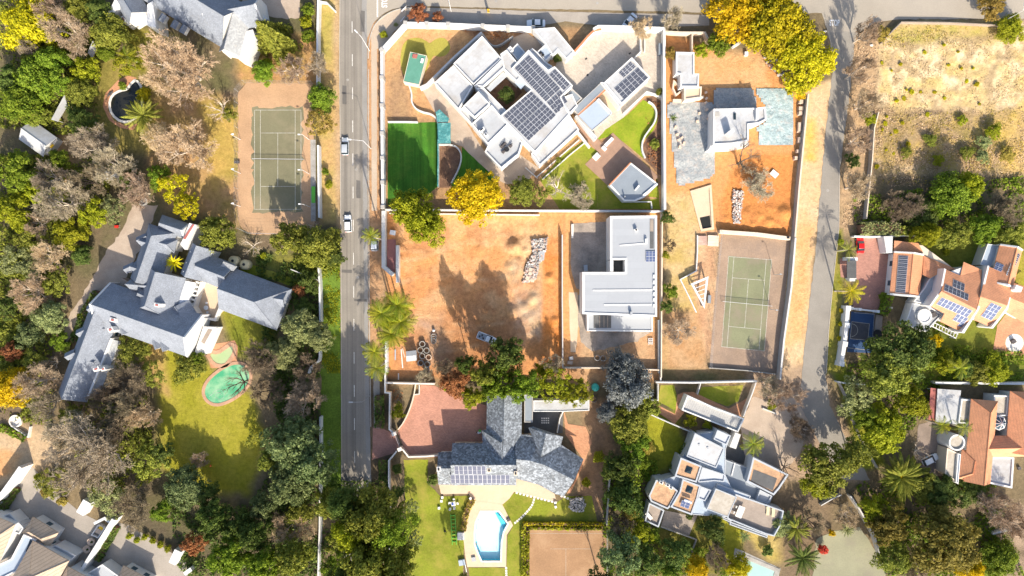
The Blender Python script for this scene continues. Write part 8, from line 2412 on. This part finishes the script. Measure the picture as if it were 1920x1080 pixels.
 ("loose","leaf_lime",1640,955,30,8,"lime olive tree right of the sports court wall"),
 ("loose","leaf_olive",1680,1050,38,9,"olive tree at the bottom edge right of the sports court"),
 ("fine","leaf_bronze",1780,1020,72,14,"massive golden olive tree at the bottom right",1.2),
 ("round","leaf_yellow",1825,1070,24,6,"bright yellow tree at the bottom edge far right"),
 ("round","leaf_green",1880,1050,38,7,"green tree near the bottom right corner"),
 ("bare","twig_pink",1865,955,46,8,"pinkish bare tree above the short white wall"),
 ("bare","twig_pink",1905,985,34,8,"pinkish bare tree at the right edge low down"),
 ("bare","twig_dark",1715,1065,36,6,"dark bare tree at the bottom edge right"),
 ("thin","twig_pink",1725,848,26,5,"thin bare tree beside the turret car"),
 ("bare","twig_pink",1478,745,44,8,"bare tree on the earthy driveway corner"),
 ("bare","twig_grey",1440,725,24,6,"grey bare tree above the low white kerb"),
 ("bare","twig_dark",1495,800,30,7,"dark bare tree shading the lane end"),
 ("thin","twig_dark",1478,880,30,6,"thin leafless tree beside the sandy flat roof"),
 ("bare","twig_dark",1520,980,36,6,"brown bare tree above the sports court, left"),
 ("bare","twig_pink",1590,968,30,5,"pinkish bare tree above the sports court, right"),
 ("loose","leaf_lime",1447,760,11,2.5,"lime shrub beside the low white kerb"),
 ("loose","leaf_lime",1295,790,14,3.5,"yellow lime tree below the long garage, larger"),
 ("loose","leaf_lime",1327,797,10,3,"yellow lime tree below the long garage, smaller"),
 ("loose","leaf_dark",1340,995,30,7,"dark green tree below the concrete roof"),
 ("round","leaf_yellow",1310,1068,22,6,"bright yellow tree at the bottom edge in shade"),
 ("round","leaf_ygreen",1385,1065,26,6,"yellow green tree beside the bottom pool"),
 ("loose","leaf_dark",1270,1040,34,7,"dark tree in the shaded lower garden, left"),
 ("bare","twig_dark",1340,1040,30,6,"dark bare tree in the shaded lower garden"),
 ("loose","leaf_green",1260,1075,26,6,"green tree at the bottom edge below the stone wall"),
 ("loose","leaf_sage",1470,985,26,5,"pale sage tree at the roof terrace corner"),
 ("loose","leaf_dark",1128,1098,34,15,"dark tree at the bottom edge over the clay court corner",1.6),
 ("loose","leaf_dark",872,682,22,18,"slender dark tree left of the pickup trees",3.2),
 ("round","leaf_green",735,985,40,27,"green gum tree behind the roadside olive tree",1.8),
 ("round","leaf_dark",648,935,30,25,"dark gum tree at the upper left of the roadside group",2.0),
 ("round","leaf_olive",740,1085,36,27,"olive gum tree cut by the bottom edge beside the lawn",1.8),
 ("round","leaf_dark",655,1092,38,26,"dark gum tree cut by the bottom edge beside the road",1.8),
 ("loose","leaf_green",105,300,24,6,"green tree among grey bare trees below the cottage"),
 ("loose","leaf_lime",60,360,24,6,"lime tree between grey bare trees at far left"),
 ("loose","leaf_olive",45,450,26,6,"olive tree at far left above the grey green one"),
 ("loose","leaf_green",110,640,20,4,"green tree at the end of the curved drive"),
 ("loose","leaf_olive",130,785,26,6,"olive tree among grey branches below the slate wing"),
 ("loose","leaf_green",300,960,24,6,"green tree above the clipped round shrubs"),
 ("loose","leaf_olive",505,865,26,8,"olive tree at the left foot of the tall conifers"),
 ("loose","leaf_olive",560,960,30,9,"olive tree between conifers and tan bare tree"),
 ("loose","leaf_olive",1700,285,13,2,"olive scrub bush in the field, left of middle"),
 ("loose","leaf_olive",1745,262,15,2,"olive scrub bush in the field, centre"),
 ("loose","leaf_lime",1760,300,13,2,"lime scrub bush in the field above the fresh green tree"),
 ("loose","leaf_olive",1815,285,16,2.2,"olive scrub bush in the field, right of centre"),
 ("loose","leaf_gold",1890,290,18,2,"golden scrub bush near the right edge of the field"),
 ("loose","leaf_olive",868,1092,20,12,"tree at the bottom edge below the pool pump",2.0),
 ("bare","twig_pink",1275,620,34,3.5,"low tan bare tree on the dry strip by the court"),
 ("bare","twig_dark",1256,460,16,4,"dark bare bush beside the new house wall"),
 ("loose","leaf_lime",1248,478,9,3,"small lime shrub beside the new house wall, upper"),
 ("loose","leaf_green",1258,545,16,4,"green shrub tree on the dry strip, middle"),
 ("loose","leaf_dark",1250,575,14,4,"dark green shrub on the dry strip, lower"),
 ("loose","leaf_dark",1252,408,15,4,"dark green shrub at the mansion wall corner"),
 ("bare","twig_grey",796,702,20,3.5,"grey twiggy bush over the concrete rings"),
 ("bare","twig_dark",833,690,24,5,"dark bare tree above the rust dome"),
]
for (kind,mat,x,y,r,ht,lb,*zs) in T:
    if not lb: continue
    tree(kind,mat,x,y,r,ht,lb,zs=zs[0] if zs else 1.0,bark="bark_pale" if mat in ("twig_tan","twig_pink","twig_grey") else "bark")
tree("cone","leaf_olive",497,55,46,15,"tall leaning looking yellow green conifer beside the corner slate house",name="conifer")
# palms
palm("feather","leaf_lime",696,442,18,13,26,"single street palm over the parked pale car")
palm("feather","leaf_lime",745,572,30,13,42,"palm in the roadside cluster, top one",group="roadside palm cluster")
palm("feather","leaf_lime",716,588,30,13.5,42,"palm in the roadside cluster, left one",group="roadside palm cluster")
palm("feather","leaf_lime",752,604,30,12.5,42,"palm in the roadside cluster, right one",group="roadside palm cluster")
palm("feather","leaf_lime",734,626,30,12,42,"palm in the roadside cluster, lower one",group="roadside palm cluster")
palm("feather","leaf_lime",738,598,26,11.5,36,"palm in the roadside cluster, middle one",group="roadside palm cluster")
palm("feather","leaf_lime",702,660,26,12,22,"leaning palm over the road below the cluster, upper")
palm("feather","leaf_lime",706,690,26,11,22,"leaning palm over the road below the cluster, lower")
palm("feather","leaf_ygreen",1596,546,27,8,14,"slim palm beside the rose brick driveway gate")
palm("feather","leaf_olive",1590,468,20,6,12,"small palm beside the red car wall")
palm("feather","leaf_lime",1766,797,20,6,16,"palm below the villa carport, left")
palm("feather","leaf_lime",1806,802,20,7,14,"palm leaning over the round turret")
palm("feather","leaf_lime",1800,690,24,6,12,"palm above the wall between terracotta houses")
palm("feather","leaf_lime",1412,832,24,7,22,"palm beside the stepped house gate wall")
palm("feather","leaf_lime",1206,735,18,6,14,"bright palm at the corner of the garage lawn wall")
palm("feather","leaf_lime",238,105,22,6,12,"palm on the dry lawn below the corner slate house")
palm("date","leaf_olive",1686,893,42,3.2,64,"big date palm with orange heart at lower right",heart="leaf_yellow",tr=.4)
palm("date","leaf_olive",270,217,33,3,40,"bushy date palm overhanging the dark pool",tr=.35)
palm("date","leaf_olive",1492,990,26,3,30,"green spiky palm left of the sports court, upper",tr=.3)
palm("date","leaf_dark",1503,1045,32,3,34,"dark spiky palm left of the sports court, lower",tr=.3)
palm("date","leaf_sage",1588,992,14,1.2,24,"pale spiky palm at the sports court top edge",tr=.2)
palm("date","leaf_bluegreen",1395,1005,12,1.0,22,"small spiky cycad on the lawn below the roof terrace",tr=.15)
palm("agave","leaf_sun",328,493,17,4.4,34,"bright yellow spiky plant in the slate house roof court","spiky_plant","plant",tr=.2)
palm("agave","leaf_dark",1262,222,9,.3,14,"dark spiky plant lying on the left plastic sheet","spiky_plant","plant")
# shrubs
for mat,x,y,r,ht,lb in (
 ("leaf_lime",719,65,9,1.6,"lime green clipped shrub in the dark corner bed, larger"),
 ("leaf_sage",742,46,5,.9,"small sage shrub in the dark corner bed"),
 ("leaf_ygreen",268,176,17,2.2,"yellow green shrub at the right side of the dark pool"),
 ("leaf_green",229,160,10,1.6,"green shrub growing through the brick pool deck"),
 ("leaf_green",578,18,16,3.0,"green shrub by the verge wall, topmost"),
 ("leaf_lime",574,40,15,3.0,"lime shrub by the verge wall, middle"),
 ("leaf_green",576,68,16,3.0,"green shrub by the verge wall, lowest"),
 ("leaf_olive",468,94,12,2.4,"olive shrub beside the white gable terrace"),
 ("leaf_lime",500,118,12,2.0,"lime shrub below the conifer"),
 ("leaf_lime",152,594,10,1.8,"lime clipped shrub along the slate house drive, upper"),
 ("leaf_lime",167,566,8,1.6,"lime clipped shrub at the slate house corner"),
 ("leaf_dark",143,628,13,2.2,"dark clipped shrub along the slate house drive, lower"),
 ("leaf_dark",120,650,15,2.2,"dark clipped shrub at the end of the slate drive"),
 ("leaf_yellow",576,488,8,1.8,"yellow shrub under the olive tree by the road"),
 ("leaf_lime",494,480,8,1.2,"lime shrub on the lawn behind the slate house"),
 ("leaf_lime",617,345,10,1.6,"lime shrub on the verge beside the court wall"),
 ("leaf_green",610,322,9,1.6,"green shrub on the verge above the lime one"),
 ("leaf_lime",242,1005,8,1.4,"first clipped round shrub along the forecourt edge"),
 ("leaf_lime",257,1013,8,1.4,"second clipped round shrub along the forecourt edge"),
 ("leaf_lime",271,1007,8,1.4,"third clipped round shrub along the forecourt edge"),
 ("leaf_lime",286,1014,8,1.4,"fourth clipped round shrub along the forecourt edge"),
 ("leaf_lime",301,1021,8.5,1.4,"fifth clipped round shrub along the forecourt edge"),
 ("leaf_lime",314,1029,8.5,1.4,"sixth clipped round shrub along the forecourt edge"),
 ("leaf_gold",85,925,12,1.8,"golden shrub at the townhouse forecourt, upper"),
 ("leaf_gold",115,940,12,1.8,"golden shrub at the townhouse forecourt, lower"),
 ("leaf_lime",70,895,9,1.5,"lime shrub beside the thick white corner wall"),
 ("leaf_dark",812,900,14,2.2,"dense green block shrub at the slate house corner"),
 ("leaf_lime",1122,857,14,2.6,"yellow lime shrub at the terracotta path, upper"),
 ("leaf_lime",1100,905,11,2.2,"yellow lime shrub at the terracotta path, lower"),
 ("leaf_dark",745,880,12,2.4,"dark shrub inside the roadside wall by the lawn"),
 ("leaf_coral",1543,1030,12,2.6,"coral red flowering aloe shrub by the sports court"),
 ("leaf_yellow",1560,1000,8,1.6,"yellow shrub at the sports court corner"),
 ("leaf_lime",1576,454,8,1.4,"lime shrub on the lane verge, uppermost"),
 ("leaf_ygreen",1578,582,6,1.2,"yellow round shrub beside the white pier wall, first"),
 ("leaf_ygreen",1577,608,6,1.2,"yellow round shrub beside the white pier wall, second"),
 ("leaf_ygreen",1574,634,6,1.2,"yellow round shrub beside the white pier wall, third"),
 ("leaf_lime",1775,473,8,1.4,"lime clipped ball shrub in the terracotta courtyard"),
 ("leaf_green",1655,555,10,2.4,"bright green climbing shrub at the driveway foot"),
 ("leaf_olive",1048,300,7,1.0,"olive shrub between the white planter rails"),
 ("leaf_dark",1045,110,10,1.6,"dark planting in the mansion entrance courtyard"),
 ("leaf_olive",1228,270,12,2.0,"olive shrub in the bed by the mansion wall"),
 ("leaf_olive",1236,172,9,1.8,"olive shrub at the forecourt wall corner"),
 ("leaf_dark",1293,967,9,1.6,"dark pot shrub on the grey stone patio"),
 ("leaf_dark",1440,1032,14,2.2,"dark shrub above the bottom pool corner"),
):
    bush(mat,x,y,r,ht,lb)
yg = [(1654,118),(1689,120),(1734,98),(1779,122),(1797,97),(1813,152),(1832,158),(1837,195),(1771,184),(1753,173),(1726,172),(1710,172),(1700,168),(1682,189),(1695,185),(1803,128),(1825,128),(1692,230),(1660,232),(1671,252),(1680,246),(1662,281),(1676,288),(1703,270),(1739,215),(1644,312),(1655,243),(1663,218),(1770,84),(1672,132)]
words_ = ["first","second","third","fourth","fifth","sixth","seventh","eighth","ninth","tenth"]
yg.sort(key=lambda p: (p[1],p[0]))
for k,(x,y) in enumerate(yg):
    row = ("top","middle","bottom")[k // 10]
    bush("leaf_ygreen",x,y,VR.uniform(3,6.5),VR.uniform(.3,.8),"%s yellow tuft down the %s third of the straw field" % (words_[k % 10],row),"grass tuft","grass_tuft","yellow tufts in the straw field")
# hedges
hedge("leaf_ygreen",[(981,980),(1040,980.5),(1130,981)],.55,1.0,"yellow hedge along the top of the clay court, outer row")
hedge("leaf_lime",[(991,989),(1040,989.5),(1128,990)],.5,.7,"yellow hedge along the top of the clay court, inner row")
hedge("leaf_lime",[(981.5,984),(981,1030),(981,1085)],.7,1.2,"yellow green hedge down the left of the clay court, outer row")
hedge("leaf_lime",[(989,993),(988.5,1085)],.6,.8,"yellow green hedge down the left of the clay court, inner row")
hedge("leaf_sage",[(1606,431),(1640,429),(1676,432)],2.8,2.6,"clipped sage hedge above the rose driveway")
hedge("leaf_olive",[(1676,434),(1712,434)],2.0,2.2,"clipped olive hedge right of the sage hedge")
hedge("leaf_green",[(1660,553),(1656,575),(1650,590)],1.6,2.0,"bright green hedge between driveway and shaded lawn")
hedge("leaf_dark",[(222,985),(206,1012),(186,1048)],1.4,1.3,"dark hedge along the long townhouse wall")
hedge("leaf_dark",[(34,912),(24,930),(6,955)],1.6,1.3,"dark hedge beside the thick white corner wall")
hedge("leaf_dark",[(190,548),(172,575),(158,610),(150,640)],1.8,1.8,"dark hedge curving along the slate house drive")
hedge("leaf_green",[(2,800),(24,808),(52,822)],1.5,.9,"green hedge edging the fountain planter")
hedge("leaf_dark",[(1307,812),(1292,830),(1262,880)],2.0,1.4,"dark hedge along the stepped white house")
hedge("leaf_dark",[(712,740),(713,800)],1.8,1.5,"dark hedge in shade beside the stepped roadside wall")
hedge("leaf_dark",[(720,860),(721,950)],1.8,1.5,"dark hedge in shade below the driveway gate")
hedge("leaf_gold",[(886,935),(874,960),(868,992)],1.2,.8,"scruffy flower bed hedge left of the pool deck")
# growth nobody could count
growth("undergrowth","green undergrowth and scrub between the western trees",[[(0,0),(200,0),(180,260),(0,240)],[(0,290),(240,290),(150,470),(0,760)],[(0,470),(110,540),(100,800),(0,780)],[(100,740),(285,740),(290,900),(180,950)],[(540,430),(640,430),(640,500),(560,540)]],"leaf_olive",20,1.7,.34,201)
growth("undergrowth","dark undergrowth beneath the lower left trees",[[(310,900),(380,945),(470,945),(520,860),(520,700),(600,700),(600,1080),(340,1080)],[(600,900),(730,900),(760,1080),(600,1080)],[(480,470),(600,500),(600,780),(520,780),(500,700)]],"leaf_dark",18,1.6,.34,202)
growth("undergrowth","mixed undergrowth in the south-eastern gardens",[[(1130,860),(1230,860),(1240,1080),(1130,1080)],[(1240,1020),(1370,1030),(1370,1080),(1240,1080)],[(1580,690),(1760,600),(1760,760),(1640,860)],[(1600,900),(1860,900),(1920,1080),(1660,1080)],[(1600,370),(1920,330),(1920,440),(1600,430)],[(1740,640),(1920,660),(1920,715),(1760,715)]],"leaf_green",16,1.5,.34,203)
growth("verge_tufts","tufted long grass on the roadside verge",[[(603,490),(637,482),(639,700),(604,700)]],"leaf_lime",40,.45,.2,204)
growth("dry_grass","dry straw tufts and dead weeds over the field",[[(1652,90),(1690,60),(1920,60),(1920,300),(1645,310)]],"leaf_straw",16,.4,.13,205)
growth("dry_scrub","brown dead scrub over the lower half of the field",[[(1645,205),(1920,200),(1920,350),(1640,350)],[(1600,60),(1650,60),(1640,430),(1580,430)]],"twig_tan",14,.5,.15,206)
growth("golden_scrub","low golden weeds and scrub through the lower field",[[(1645,215),(1920,205),(1920,345),(1640,345)],[(1660,50),(1880,48),(1880,78),(1655,90)]],"leaf_gold",8,.6,.17,208)
growth("bed_plants","low planting in the mansion flower beds",[[(862,54),(985,58),(960,70),(900,80)],[(1208,190),(1240,190),(1238,320),(1215,300)],[(1020,332),(1088,270),(1094,266),(1060,300)],[(733,722),(775,722),(765,780),(738,800)]],"leaf_rust",10,.5,.22,207)
